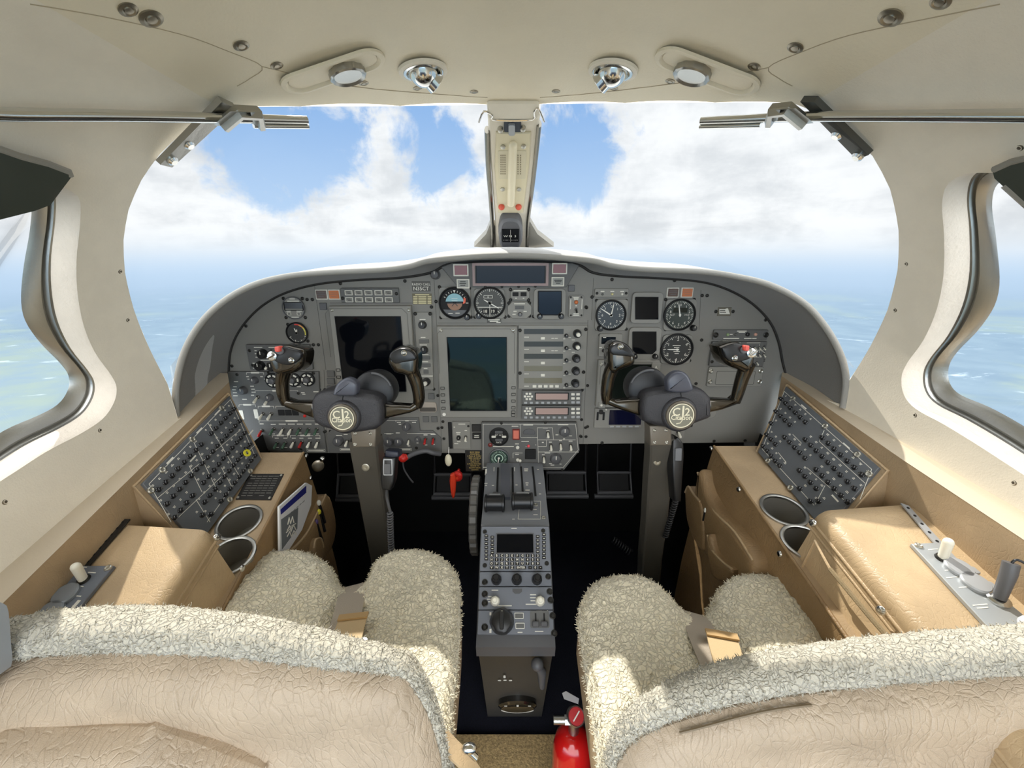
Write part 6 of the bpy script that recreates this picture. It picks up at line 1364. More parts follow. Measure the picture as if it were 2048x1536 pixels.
    for i, c_ in enumerate(cups):
        e = empty('cup_holder', PT.at(*c_), 'round brushed metal cup holder in the %s console, the %s one' % (sd, 'forward' if i == 0 else 'rear'), 'cup holder', 'cup holders')
        mb = MB(); mb.lathe([(.0375, -.005), (.0375, .003), (.0405, .0045), (.0440, .0035), (.0445, .0)], seg=48, cap0=False, cap1=False); mb.build('rim', M_STEEL, e, 50)
        mb = MB(); mb.lathe([(.0330, -.055), (.0370, -.01), (.0378, .003)], seg=48, cap1=False); o = mb.build('bowl', mat('cup_grey', S(150, 146, 138), .4, .6), e, 50)
    SF = Plane(I0, (I0 - I1) if L else (I1 - I0), Vector((0, 0, 1)))
    if SF.N.dot(CAM - I0) < 0: SF = Plane(I0, -SF.X, SF.Y)
    return dict(PT=PT, SF=SF, cn=cn, I0=I0, I1=I1, k=k)
SL = side('left'); SR = side('right')
def snap(parent, p, n, r=.006, nm='snap_fastener'):
    q = Vector(n).to_track_quat('Z', 'Y').to_matrix().to_4x4(); mb = MB(); mb.lathe([(r, 0), (r * .95, .002), (r * .6, .0035), (r * .2, .003)], seg=16); o = mb.build(nm, M_CHROME, parent, 50); o.matrix_basis = MW[parent.name].inverted() @ Matrix.Translation(p) @ q; return o
for q in ((603, 912), (612, 956), (470, 1137)): snap(SL['cn'], SL['SF'].p(*q, .012), SL['SF'].N)
for q in ((1432, 897), (1489, 979), (1573, 1108)): snap(SR['cn'], SR['SF'].p(*q, .012), SR['SF'].N)
# door pockets and what is in them
def pocket(S_, name, lab, P, z0, z1, r, cat='pocket', rim=None):
    th = Th(S_['SF'], name, lab, cat, sum(p[0] for p in P) / len(P), sum(p[1] for p in P) / len(P)); mb = MB()
    Q = sp2([th.l(*q) for q in P] + [th.l(*P[0])], 3)[:-1]; soft(mb, Q, z0, z1, r, 4); th.b('pouch', mb, M_POCK, None, 60)
    if rim: mb = MB(); mb.tube([Vector((*th.l(*q), z1 - r * .3)) for q in rim], .0028, 8, n=4); th.b('hem', mb, M_TAN, None, 60)
    return th
pocket(SL, 'map_pocket', 'sagging leather map pocket on the left console holding the printed leaflet', [(548, 1108), (585, 1070), (612, 1022), (628, 990), (640, 1000), (650, 1050), (640, 1100), (600, 1150), (560, 1160)], -.004, .034, .014, rim=[(548, 1108), (585, 1070), (612, 1022), (628, 990)])
pocket(SL, 'pen_pocket', 'narrow leather pen pocket at the foot of the left console near the seat', [(588, 1105), (594, 1080), (606, 1078), (612, 1100), (606, 1150), (590, 1150)], .02, .046, .010, rim=[(590, 1098), (594, 1081), (606, 1079), (611, 1096)])
pocket(SR, 'map_pocket', 'large sagging leather map pocket hanging open on the right console', [(1420, 945), (1428, 940), (1440, 985), (1460, 1020), (1500, 1062), (1540, 1120), (1530, 1170), (1470, 1160), (1430, 1090), (1412, 1010)], -.004, .036, .016, rim=[(1420, 945), (1436, 990), (1458, 1025), (1500, 1065), (1538, 1122)])
pocket(SR, 'pen_pocket', 'leather pocket with gathered top at the front of the right console', [(1398, 985), (1404, 972), (1416, 985), (1428, 1000), (1436, 1018), (1440, 1100), (1420, 1085), (1402, 1040)], .010, .040, .010, rim=[(1398, 985), (1405, 973), (1416, 988), (1430, 1003)])
pk = pocket(SR, 'flap_pocket', 'small curled leather pocket low on the right console beside the seat', [(1452, 1075), (1462, 1068), (1470, 1100), (1492, 1125), (1512, 1140), (1500, 1165), (1465, 1150)], .03, .050, .008, rim=[(1456, 1070), (1466, 1100), (1490, 1124), (1510, 1138)])
lf = Th(SL['SF'], 'leaflet', 'white printed leaflet with a blue band tucked into the left map pocket', 'leaflet', 570, 1040)
lf.d = .03
mb = MB(); mb.prism([lf.l(*q) for q in ((537, 1014), (594, 966), (606, 972), (604, 1010), (585, 1060), (545, 1118), (538, 1110))], .018, .022); lf.b('sheet', mb, M_PAPER, None, 0)
mb = MB(); mb.prism([lf.l(*q) for q in ((539, 1020), (593, 972), (593, 986), (540, 1030))], .0222, .0228); lf.b('blue_band', mb, M_BLUE, None, 0)
mb = MB(); mb.prism([lf.l(*q) for q in ((540, 1040), (576, 1016), (574, 1058), (542, 1100))], .0222, .0228); lf.b('grey_print', mb, M_PAPERG, None, 0)
mb = MB()
for P in ([(553, 1050), (556, 1036), (559, 1048), (563, 1034), (566, 1046)], [(552, 1062), (557, 1052), (560, 1064), (565, 1050), (570, 1060)], [(552, 1074), (557, 1064), (561, 1074), (566, 1062), (571, 1070)], [(550, 1066), (566, 1052)], [(556, 1056), (570, 1048)]): mb.tube([(*lf.l(*q), .0236) for q in P], .0011, 5)
lf.b('handwriting', mb, M_WHITE, None, 0)
mb = MB()
for i in range(7): a_ = lf.l(545 + i * 6.5, 1036 - i * 5.4); b_ = lf.l(549 + i * 6.5, 1033 - i * 5.4 - 1); mb.line(a_[0], a_[1] - .004, b_[0], b_[1] - .004, .0012, .0229, .0232)
lf.b('small_print', mb, M_PAPERG, None, 0)
for q, m, lab in (((612, 1008), M_LEG, 'pen with a white cap standing in the left console pocket, uppermost of three'), ((612, 1026), M_YEL, 'pen with a yellowish cap in the left console pocket, middle of three'), ((606, 1046), mat('purple_cap', S(88, 70, 120), .4), 'pen with a purple cap in the left console pocket, lowest of three')):
    p = SL['SF'].p(*q, .032); e = empty('pen', p, lab, 'pen', 'pens in the left pocket'); mb = MB(); mb.tube([p, p + Vector((.004, .006, -.06))], .0038, 10); mb.build('barrel', M_BLACK, e, 50, world=True); mb = MB(); mb.ball(p + Vector((0, 0, .002)), .0052, 12, 8, (1, 1, 1.5)); mb.build('cap', m, e, 60, world=True)
p = SR['SF'].p(1440, 1022, .034); e = empty('pen', p, 'pen with a white cap standing in the right console pocket', 'pen'); mb = MB(); mb.tube([p, p + Vector((-.002, .004, -.06))], .0038, 10); mb.build('barrel', M_BLACK, e, 50, world=True); mb = MB(); mb.ball(p + Vector((0, 0, .002)), .0052, 12, 8, (1, 1, 1.4)); mb.build('cap', M_LEG, e, 60, world=True)
# black placard on the left console
th = Th(SL['PT'], 'data_placard', 'black placard of fine printed lines screwed to the left console top', 'placard', 520, 976); P = [th.l(*q) for q in ((500, 949), (568, 949), (542, 1001), (472, 1000))]
mb = MB(); mb.prism(P, .0004, .0022); th.b('plate', mb, M_PLAC); mb = MB(); ax = Vector((P[1][0] - P[0][0], P[1][1] - P[0][1])); ay = Vector((P[3][0] - P[0][0], P[3][1] - P[0][1]))
for i in range(9):
    for j in range(5):
        if random.random() < .12: continue
        a_ = Vector(P[0]) + ax * (.10 + j * .165) + ay * (.1 + i * .095); b_ = a_ + ax * (.12 + .03 * random.random()); mb.line(a_.x, a_.y, b_.x, b_.y, .0014, .0022, .0026)
th.b('print', mb, mat('placard_print_grey', S(120, 118, 112), .6), None, 0)
for q in ((503, 952), (563, 952), (540, 997), (477, 996)): x, y = th.l(*q); inst(SML, 'screw', th.e, T3(x, y, .002) @ Matrix.Scale(.55, 4))
# eyeball outlet below the panel on the left
e = empty('foot_vent', aty(636, 930, 1.03), 'dull round ball outlet with a chrome stub at the front of the left console', 'air outlet'); mb = MB(); mb.ball(aty(636, 932, 1.03), .016, 20, 12); mb.build('ball', mat('olive_grey', S(96, 88, 72), .5), e, 60, world=True)
mb = MB(); mb.ball(aty(645, 918, 1.01), .008, 14, 10); mb.build('stub', M_CHROME, e, 60, world=True)

# ================================================================ ARMRESTS
def armrest(sd):
    L = sd == 'left'; k = -1 if L else 1
    if L: FI, FO, RI = atx(424, 1052, -.53), atx(262, 1042, -.685), atx(302, 1240, -.53)
    else: FI, FO, RI = atx(1632, 1012, .53), atx(1800, 1000, .685), atx(1868, 1290, .53)
    RI = FI + (RI - FI) * 2.6
    e = empty('armrest', (FI + RI) / 2 - Vector((0, 0, .18)), 'padded tan leather armrest box along the %s sidewall, partly in sunlight' % sd, 'armrest', 'armrests')
    across = FO - FI; W = k * .70
    def ring(p, zf=1.0, y=0):
        o = p + across * ((W - p.x) / across.x)
        R = []; r = .022
        R.append(o + Vector((0, 0, -.002)))
        for i in range(7):
            a_ = pi / 2 * i / 6; R.append(p + Vector((k * (r - r * sin(a_)), 0, -(r - r * cos(a_)))) + across * 0)
        R.append(p + Vector((0, 0, -.048))); R.append(Vector((o.x, o.y, p.z - .048)))
        return R
    st = [FI.lerp(RI, t_) for t_ in (0, .004, .012, .05, .2, .4, .6, .8, 1)]; rings = []
    for i, p in enumerate(st):
        r_ = ring(p)
        if i < 3:
            q = (.022, .009, .002)[i]; r_ = [v + Vector((0, (0, .0, 0)[i], -q)) if j < 8 else v for j, v in enumerate(r_)]
        rings.append(r_)
    mb = MB(); mb.loft(rings if k > 0 else [r_[::-1] for r_ in rings]); mb.build('padded_lid', M_TAN, e, 60, world=True)
    mb = MB(); mb.tube([FI + Vector((k * .001, .004, -.03)), RI + Vector((k * .001, 0, -.03))], .0035, 8); mb.tube([FI + Vector((k * .001, .004, -.044)), RI + Vector((k * .001, 0, -.044))], .0028, 8); mb.build('piping', M_TAN, e, 60, world=True)
    # body under the lid
    G = []; n_ = 16; m_ = 7
    for i in range(n_ + 1):
        for j in range(m_ + 1):
            t_ = i / n_; s_ = j / m_; p = FI.lerp(RI, t_) + Vector((0, -.002, -.046)); q = Vector((k * .485, p.y + .0, .40)); G.append(p.lerp(q, s_) + Vector((-k * .012 * sin(pi * s_) * (1 + .4 * sin(t_ * 19 + 5 * s_)), 0, 0)))
    mb = MB(); mb.add(G, [(i * (m_ + 1) + j, i * (m_ + 1) + j + 1, (i + 1) * (m_ + 1) + j + 1, (i + 1) * (m_ + 1) + j) for i in range(n_) for j in range(m_)])
    f0 = [FI + Vector((0, 0, -.046)), Vector((k * .485, FI.y, .40)), Vector((W, FI.y, .40)), Vector((W, FI.y, FI.z - .046))]; mb.add(f0, [(0, 1, 2, 3)]); mb.build('body', M_TAN, e, 60, world=True)
    sn = [((434, 1074), .0)] if L else [((1626, 1046), 0), ((1762, 1221), 0)]
    for q, _ in sn: p = atx(*q, k * .522); snap(e, p, (-k, -.3, .2), .0065)
    if not L:
        th = e
        zp = [atx(*q, .505) for q in ((1660, 1138), (1700, 1186), (1745, 1240), (1800, 1300), (1850, 1350))]
        mb = MB(); mb.tube(zp, .0035, 6, n=3); mb.build('zip', mat('zip_tape', S(150, 130, 96), .5, bump=1, bscale=900), e, 40, world=True)
        pz = [atx(*q, .508) for q in ((1595, 1152), (1630, 1082), (1660, 1138), (1745, 1240), (1800, 1300), (1700, 1310), (1640, 1225), (1595, 1152))]
        mb = MB(); mb.tube(pz, .0022, 6); mb.build('pocket_seam', M_TAN, e, 40, world=True)
    # top plane
    PT = Plane(FI, across * k, (FI - RI))
    if PT.N.z < 0: PT = Plane(FI, -across * k, FI - RI)
    return PT, e, FI, FO, RI
AL, eL, FIl, FOl, RIl = armrest('left'); AR, eR, FIr, FOr, RIr = armrest('right')
# tan lining between the ledge and the armrests
for nm, k, FI, FO, RI, dn in (('trim_6', -1, FIl, FOl, RIl, [(458, 764), (228, 988), (0, 1212), (-300, 1508)]), ('trim_7', 1, FIr, FOr, RIr, [(1563, 752), (1806, 920), (2048, 1080), (2400, 1312)])):
    Dn = [atx(x, y, k * .6945) for x, y in dn]; mb = MB(); T_ = Dn; B_2 = [Vector((k * .708, p.y, .42)) for p in Dn]; mb.loft([T_, B_2], False, False, close=False); struct(nm, mb, M_TAND, 20)
# hinge strips
for k, PT, P, m, lab in ((-1, AL, ((244, 1040), (262, 1040), (82, 1246), (60, 1246)), M_PLAC, 'dark perforated hinge strip along the outer edge of the left armrest'), (1, AR, ((1800, 1008), (1816, 1014), (2075, 1300), (2052, 1310)), M_LGREY, 'metal perforated hinge strip along the outer edge of the right armrest')):
    th = Th(PT, 'hinge_strip', lab, 'hinge', *P[0]); q = [th.l(*p) for p in P]; mb = MB(); mb.prism(q, .0005, .003); th.b('leaf', mb, m); mb = MB(); a_ = (Vector(q[0]) + Vector(q[1])) / 2; b_ = (Vector(q[3]) + Vector(q[2])) / 2
    for i in range(14): c_ = a_.lerp(b_, (i + .5) / 14); mb.cyl(c_.x, c_.y, .0022, .003, .0036, 10)
    th.b('holes', mb, M_MATTE)
def aplate(sd, PT, P, lab):
    th = Th(PT, 'armrest_control_plate', lab, 'control panel', sum(p[0] for p in P) / 4, sum(p[1] for p in P) / 4); th.d = .006; mb = MB(); mb.prism([th.l(*q) for q in P], .0, .006, bev=.001); th.b('plate', mb, mat('plate_left', S(112, 118, 128), .4, .2) if sd == 'left' else mat('plate_right', S(168, 172, 174), .35, .3)); return th
def flapcap(th, px, py, r=.017, rot=0):
    x, y = th.l(px, py); mb = MB(); mb.lathe([(r, .006), (r, .010), (r * .9, .012)], x, y, 30); a_ = radians(rot); mb.rbox(x + r * cos(a_), y + r * sin(a_), r * .7, r * .7, .006, .010, .003); th.b('socket_cover', mb, M_LGREY if th is pr else mat('socket_grey', S(138, 144, 150), .35, .2), None, 40)
def post(th, px, py):
    x, y = th.l(px, py); mb = MB(); mb.lathe([(.009, .006), (.008, .009)], x, y, 20); o = th.b('toggle_base', mb, M_SCREW); mb = MB(); mb.tube([(x, y, .008), (x + .001, y + .006, .034)], [.006, .0068], 16); mb.ball((x + .001, y + .006, .034), .0068, 14, 8); mb.build('ivory_lever', M_BAT, o, 60)
pr = None
pl_ = aplate('left', AL, ((163, 1135), (232, 1135), (128, 1262), (45, 1262)), 'slate metal plate with an ivory lever and two socket covers on the left armrest')
post(pl_, 173, 1163); flapcap(pl_, 139, 1193, rot=200); flapcap(pl_, 108, 1229, rot=200); bars(pl_, [(172, 1138, 9), (189, 1149, 10), (160, 1176, 16), (157, 1181, 10), (163, 1196, 6), (155, 1215, 4, 12), (133, 1228, 14), (128, 1238, 12)], z=.0064, hh=.0014); screws(pl_, [(221, 1140)], True, 1, .0062)
pr = aplate('right', AR, ((1819, 1092), (1868, 1090), (2075, 1262), (2000, 1290)), 'bright metal plate with lever, two socket covers and jack plug on the right armrest')
post(pr, 1880, 1122); flapcap(pr, 1912, 1143, rot=-20); flapcap(pr, 1945, 1173, rot=-20); bars(pr, [(1862, 1104, 12), (1888, 1128, 12), (1890, 1146, 6), (1900, 1160, 14), (1922, 1180, 10), (1955, 1215, 16), (1960, 1221, 12)], z=.0064, hh=.0014); screws(pr, [(1833, 1097)], True, 1, .0062)
jk = Th(AR, 'headset_plug', 'black headset plug standing in the right armrest plate with a thin lead', 'plug', 1990, 1205, h=.006); mb = MB(); mb.lathe([(.013, 0), (.013, .003), (.010, .005)], seg=24); jk.b('socket', mb, M_CHROME); mb = MB(); mb.tube([(0, 0, .004), (.006, .012, .040), (.009, .018, .052)], [.007, .0085, .0085], 18); jk.b('plug_body', mb, M_GREYPL, None, 50)
mb = MB(); mb.tube([Vector((.009, .018, .052)), Vector((.016, .016, .058)), Vector((.035, -.01, .045)), Vector((.050, -.06, .012))], .0016, 8, n=6); jk.b('lead', mb, M_BLACK, None, 50)
jk2 = Th(AR, 'clear_knob', 'small clear plastic knob at the rear edge of the right armrest plate', 'knob', 2035, 1265, h=.006); mb = MB(); mb.tube([(0, 0, 0), (.006, 0, .016), (.016, 0, .020)], [.006, .008, .006], 12); mb.ball((.004, .0, .012), .010, 12, 8); jk2.b('bulb', mb, mat('pearl_plastic', S(226, 226, 226), .12), None, 50)

# ================================================================ SEATS
def wn(p, s=1.0):
    """curly fleece displacement"""
    q = Vector(p) * (84 * s) + noise.noise_vector(Vector(p) * 60) * 1.3
    d, _ = noise.voronoi(q, distance_metric='DISTANCE', exponent=2.5)
    return min(d[1] - d[0], .55) / .55 * .75 + noise.noise(Vector(p) * 190) * .35
def fleece_pad(name, OUT, PL, r, H, parent, m, amp=.0055, step=.0036, chan=None, M_=None):
    U = [PL.uv(*q) for q in sp2(OUT + OUT[:1], 5)[:-1]]
    V, F, B = cdt_fill(U, [], step)
    d = dist_poly(V, U); top = []
    for (u, v), dd in zip(V, d):
        t_ = min(dd / r, 1); h = H * sqrt(max(0, 1 - (1 - t_) ** 2)); p = PL.O + PL.X * u + PL.Y * v
        h += amp * (wn(p) * min(1, dd / .006 + .25) + .9 * noise.noise(p * 9))
        if chan: 
            c0, c1, cw, cd_ = chan; a_ = Vector(c0); b_ = Vector(c1); ab = b_ - a_; tt = max(0, min(1, (Vector((u, v)) - a_).dot(ab) / ab.length_squared)); dc = (Vector((u, v)) - (a_ + ab * tt)).length; h -= cd_ * math.exp(-(dc / cw) ** 2)
        jit = noise.noise_vector(p * 120) * .0012
        top.append(PL.O + PL.X * u + PL.Y * v + PL.N * h + jit)
    mb = MB(); mb.add(top, F)
    bl = [top[i] for i in B[0]]; cc = sum(bl, Vector()) / len(bl)
    low = [p - PL.N * .02 + (cc - p).normalized() * .008 for p in bl]
    mb.loft([bl, low], False, False)
    return mb.build(name, m, parent, 60, world=True), U
def tufts(name, srcs, m, parent, n, L=.009, wr=.0016, outer=None):
    """short curled locks scattered over a surface: (point, normal) list"""
    mb = MB(); rnd = random.Random(3)
    for _ in range(n):
        p, nn = rnd.choice(srcs); p = p + Vector((rnd.uniform(-.003, .003), rnd.uniform(-.003, .003), 0)); d = (nn + Vector((rnd.gauss(0, .6), rnd.gauss(0, .6), rnd.gauss(0, .4)))).normalized()
        t_ = d.orthogonal().normalized(); t_.rotate(Matrix.Rotation(rnd.uniform(0, 6.28), 3, d)); b_ = d.cross(t_); l_ = L * rnd.uniform(.6, 1.2)
        c_ = t_ * l_ * .35; w_ = wr
        R = []
        for f_, ww in ((0, 1), (.5, .9), (1, .25)):
            q = p - nn * .002 + d * l_ * f_ + c_ * f_ * f_; R.append([q + t_ * w_ * ww, q + b_ * w_ * ww, q - t_ * w_ * ww * .6 - b_ * w_ * ww * .6])
        mb.loft(R, False, False)
    return tag(mb.build(name, m, parent, 60, world=True), kind='stuff')
def seat(sd):
    L = sd == 'left'; k = -1 if L else 1
    if L: OUT = [(433, 1262), (452, 1210), (478, 1170), (505, 1138), (545, 1118), (600, 1113), (640, 1125), (668, 1148), (682, 1172), (704, 1180), (730, 1172), (750, 1138), (790, 1115), (850, 1113), (895, 1132), (918, 1168), (921, 1250), (914, 1350), (906, 1440), (900, 1545), (840, 1560), (700, 1500), (560, 1430), (450, 1350)]
    else: OUT = [(1156, 1250), (1160, 1215), (1178, 1183), (1215, 1166), (1262, 1165), (1305, 1178), (1335, 1200), (1362, 1224), (1392, 1234), (1412, 1222), (1430, 1192), (1462, 1168), (1510, 1162), (1560, 1170), (1600, 1200), (1635, 1240), (1655, 1300), (1640, 1380), (1560, 1450), (1400, 1530), (1300, 1600), (1210, 1600), (1192, 1500), (1174, 1380)]
    ZS = .545; PL = Plane((0, .6, ZS), (1, 0, 0), (0, 1, 0))
    Uc = [PL.uv(*q) for q in OUT]; cx = sum(u for u, v in Uc) / len(Uc) ; cy = sum(v for u, v in Uc) / len(Uc) + .6
    st = empty('pilot_seat', Vector((cx, cy, 0)), ('left' if L else 'right') + ' pilot seat with cream sheepskin cushion and tan leather backrest seen from behind', 'seat', 'pilot seats')
    nt = (704, 1180) if L else (1392, 1234); nb = (672, 1300) if L else (1460, 1360)
    ch = (PL.uv(*nt), PL.uv(*nb), .030, .020)
    o, U = fleece_pad('sheepskin_cushion', OUT, PL, .045, .035, st, M_WOOL, chan=ch)
    o2 = o.data; I = MW[st.name]; srcs = []
    d = dist_poly([((I @ v.co) - PL.O).to_2d() for v in o2.vertices], U)
    for v, dd in zip(o2.vertices, d):
        if dd < .012: srcs.append((I @ v.co, (I.to_3x3() @ v.normal)))
    tufts('fleece_locks', srcs, M_WOOL, o, 5000, .0055, .0009)
    # leather side of the cushion
    Q = [(u, v) for u, v in U]; a2 = sum(Q[i][0] * Q[(i + 1) % len(Q)][1] - Q[(i + 1) % len(Q)][0] * Q[i][1] for i in range(len(Q)))
    if a2 < 0: Q = Q[::-1]
    W3 = lambda P, z: [Vector((PL.O.x + u, PL.O.y + v, z)) for u, v in P]
    o_ = [W3(inset(Q, .030), .38), W3(inset(Q, .012), .43), W3(inset(Q, .0), .48), W3(inset(Q, .002), .53), W3(inset(Q, .010), .541)]
    mb = MB(); mb.loft(o_, False, False); mb.build('cushion_side', M_TAND, st, 60, world=True)
    mb = MB(); mb.box(cx + k * .03, cy, .28, .32, .0, .37); mb.build('seat_base', M_MATTE, st, 20, world=True)
    # ---- backrest
    BK = Plane((0, .345, .70), (1, 0, 0), (0, .10, 1))
    if L:
        LO = [(-140, 1345), (0, 1325), (120, 1312), (250, 1305), (400, 1308), (520, 1316), (620, 1330), (720, 1346), (800, 1352), (832, 1390), (858, 1440), (876, 1500), (884, 1560), (888, 1800), (-140, 1800)]
        RO = [(-120, 1312, .016), (0, 1294, .019), (60, 1283, .0195), (160, 1276, .0195), (260, 1274, .0195), (380, 1280, .0185), (500, 1292, .017), (600, 1308, .0155), (700, 1326, .0125), (775, 1340, .0100), (822, 1372, .008), (850, 1425, .0075), (872, 1490, .007), (884, 1560, .006), (888, 1640, .006)]
    else:
        LO = [(1224, 1800), (1232, 1560), (1245, 1516), (1270, 1486), (1310, 1462), (1400, 1432), (1520, 1404), (1640, 1386), (1800, 1368), (1950, 1357), (2180, 1345), (2180, 1800)]
        RO = [(1216, 1640, .006), (1220, 1580, .0065), (1234, 1520, .0075), (1262, 1476, .0095), (1310, 1440, .0125), (1390, 1405, .015), (1480, 1380, .0165), (1600, 1358, .0175), (1750, 1340, .0185), (1900, 1327, .0190), (2048, 1316, .0195), (2180, 1308, .0195)]
    U = [BK.uv(*q) for q in sp2(LO + LO[:1], 4)[:-1]]; V, F, B = cdt_fill(U, [], .008); dd = dist_poly(V, U); vs = []
    for (u, v), d_ in zip(V, dd):
        t_ = min(d_ / .05, 1); h = .028 * sqrt(max(0, 1 - (1 - t_) ** 2)); p = BK.O + BK.X * u + BK.Y * v
        h += .006 * noise.noise(Vector((u * 7, v * 16, k * 3))) * t_ + .010 * math.exp(-((v + .06 + .04 * u * k) / .03) ** 2) * t_ * (-1) * .6
        vs.append(p + BK.N * h)
    mb = MB(); mb.add(vs, F); bl = [vs[i] for i in B[0]]; mb.loft([bl, [p - BK.N * .03 for p in bl]], False, False); mb.build('backrest', M_SEATL, st, 70, world=True)
    # sheepskin roll over the top edge
    pts = [BK.p(q[0], q[1], -.012) for q in RO]; pts, rr_ = spline(pts, [q[2] for q in RO], 14)
    rings = []; seg = 30; srcs = []
    for i, p in enumerate(pts):
        t_ = (pts[min(i + 1, len(pts) - 1)] - pts[max(i - 1, 0)]).normalized(); ny = BK.N; nx = t_.cross(ny).normalized(); ny = nx.cross(t_); R = []
        for j in range(seg):
            a_ = 2 * pi * j / seg; dv = nx * cos(a_) + ny * sin(a_) * 1.3; q = p + dv * rr_[i]; h = .0036 * wn(q, 1.5) * min(1, rr_[i] / .012); q = q + dv.normalized() * h; R.append(q); srcs.append((q, dv.normalized()))
        rings.append(R)
    mb = MB(); mb.loft(rings); ro = mb.build('sheepskin_edge', M_WOOLD, st, 60, world=True)
    tufts('fleece_locks', srcs, M_WOOLD, ro, 9000, .0042, .0006)
    mb = MB(); f_ = [(BK.O + BK.X * u + BK.Y * v) for u, v in U]; mb.loft([[p - BK.N * .012 for p in f_], [p - BK.N * .035 for p in f_]]); mb.build('backrest_front', M_WOOLD, st, 40, world=True)
    return st, PL, BK
sl_, PLs, BKl = seat('left'); sr_, _, BKr = seat('right')
# seams, pockets and fittings on the backs
th = Th(BKl, 'seat_back_pocket', 'bulging creased leather map pocket low on the back of the left seat', 'pocket', 280, 1480)
P = sp2([th.l(*q) for q in ((-90, 1500), (0, 1452), (45, 1428), (90, 1400), (200, 1403), (330, 1401), (352, 1396), (372, 1405), (440, 1430), (500, 1456), (554, 1480), (562, 1510), (566, 1800), (-90, 1800), (-90, 1500))], 4)[:-1]
V, F, B = cdt_fill(P, [], .007); dd = dist_poly(V, P); mb = MB(); vs = [(u, v, .030 + .036 * sqrt(max(0, 1 - (1 - min(d_ / .035, 1)) ** 2)) + .004 * noise.noise(Vector((u * 14, v * 9, 2)))) for (u, v), d_ in zip(V, dd)]
mb.add(vs, F); bl = [vs[i] for i in B[0]]; mb.loft([bl, [(x, y, .012) for x, y, z in bl]], False, False); th.b('pouch', mb, M_SEATL, None, 70)
x, y = th.l(14, 1470); mb = MB(); mb.lathe([(.0085, .040), (.0085, .050), (.006, .053), (.002, .051)], x, y, 20); th.b('brass_snap', mb, mat('old_brass', S(170, 150, 110), .3, .9))
th = Th(BKr, 'seat_back_pocket', 'leather pocket edge with a grey tab at the lower back of the right seat', 'pocket', 2000, 1540)
mb = MB(); soft(mb, sp2([th.l(*q) for q in ((1900, 1560), (1935, 1532), (1990, 1520), (2060, 1512), (2150, 1512), (2150, 1700), (1900, 1700), (1900, 1560))], 2)[:-1], .02, .055, .012, 4); th.b('pouch', mb, M_SEATL, None, 60); mb = MB(); mb.rbox(*th.r(1912, 1529, 1965, 1545), .05, .062, .002); th.b('grey_tab', mb, M_GREYPL)
# zip line on the right back
mb = MB(); mb.tube([BKr.p(*q, .010) for q in ((1352, 1448), (1400, 1436), (1470, 1417), (1540, 1402), (1610, 1393))], .0016, 6, n=3); mb.build('zip', mat('zip_brown', S(120, 104, 80), .5), sr_, 40, world=True)
# harness buckle and tab at the left edge
hb = Th(BKl, 'harness_guide', 'grey plastic belt guide ring at the far left on the left seat back', 'belt guide', 20, 1240); 
mb = MB(); A = sp2([hb.l(*q) for q in ((-60, 1200), (-30, 1180), (20, 1172), (52, 1180), (62, 1196), (66, 1260), (68, 1290), (55, 1308), (-10, 1300), (-60, 1290), (-60, 1200))], 2)[:-1]; hole = [hb.l(*q) for q in ((-40, 1212), (0, 1186), (44, 1190), (40, 1222), (30, 1232), (-40, 1236))]
V, F, B = cdt_fill(A, [hole], .006); z1 = .040
mb.add([(u, v, z1) for u, v in V], F); mb.add([(u, v, .020) for u, v in V], [f[::-1] for f in F])
for b_ in B: mb.loft([[(V[i][0], V[i][1], .020) for i in b_], [(V[i][0], V[i][1], z1) for i in b_]], False, False)
hb.b('ring_body', mb, mat('guide_grey', S(146, 150, 154), .4), None, 30)
x, y = hb.l(10, 1262); mb = MB(); mb.lathe([(.0115, .040), (.011, .043), (.006, .045)], x, y, 28); hb.b('round_button', mb, M_LGREY, None, 50)
tb = Th(BKl, 'strap_tab', 'folded leather strap tab hanging below the grey belt guide at far left', 'strap', 20, 1350); mb = MB(); soft(mb, [tb.l(*q) for q in ((-40, 1268), (38, 1272), (48, 1320), (30, 1370), (8, 1432), (-40, 1440))], .030, .042, .004, 3); tb.b('flap', mb, M_WEBT, None, 50)
mb = MB(); mb.tube([Vector((*tb.l(*q), .043)) for q in ((-40, 1349), (42, 1345))], .0012, 6); tb.b('stitch', mb, M_WEB)
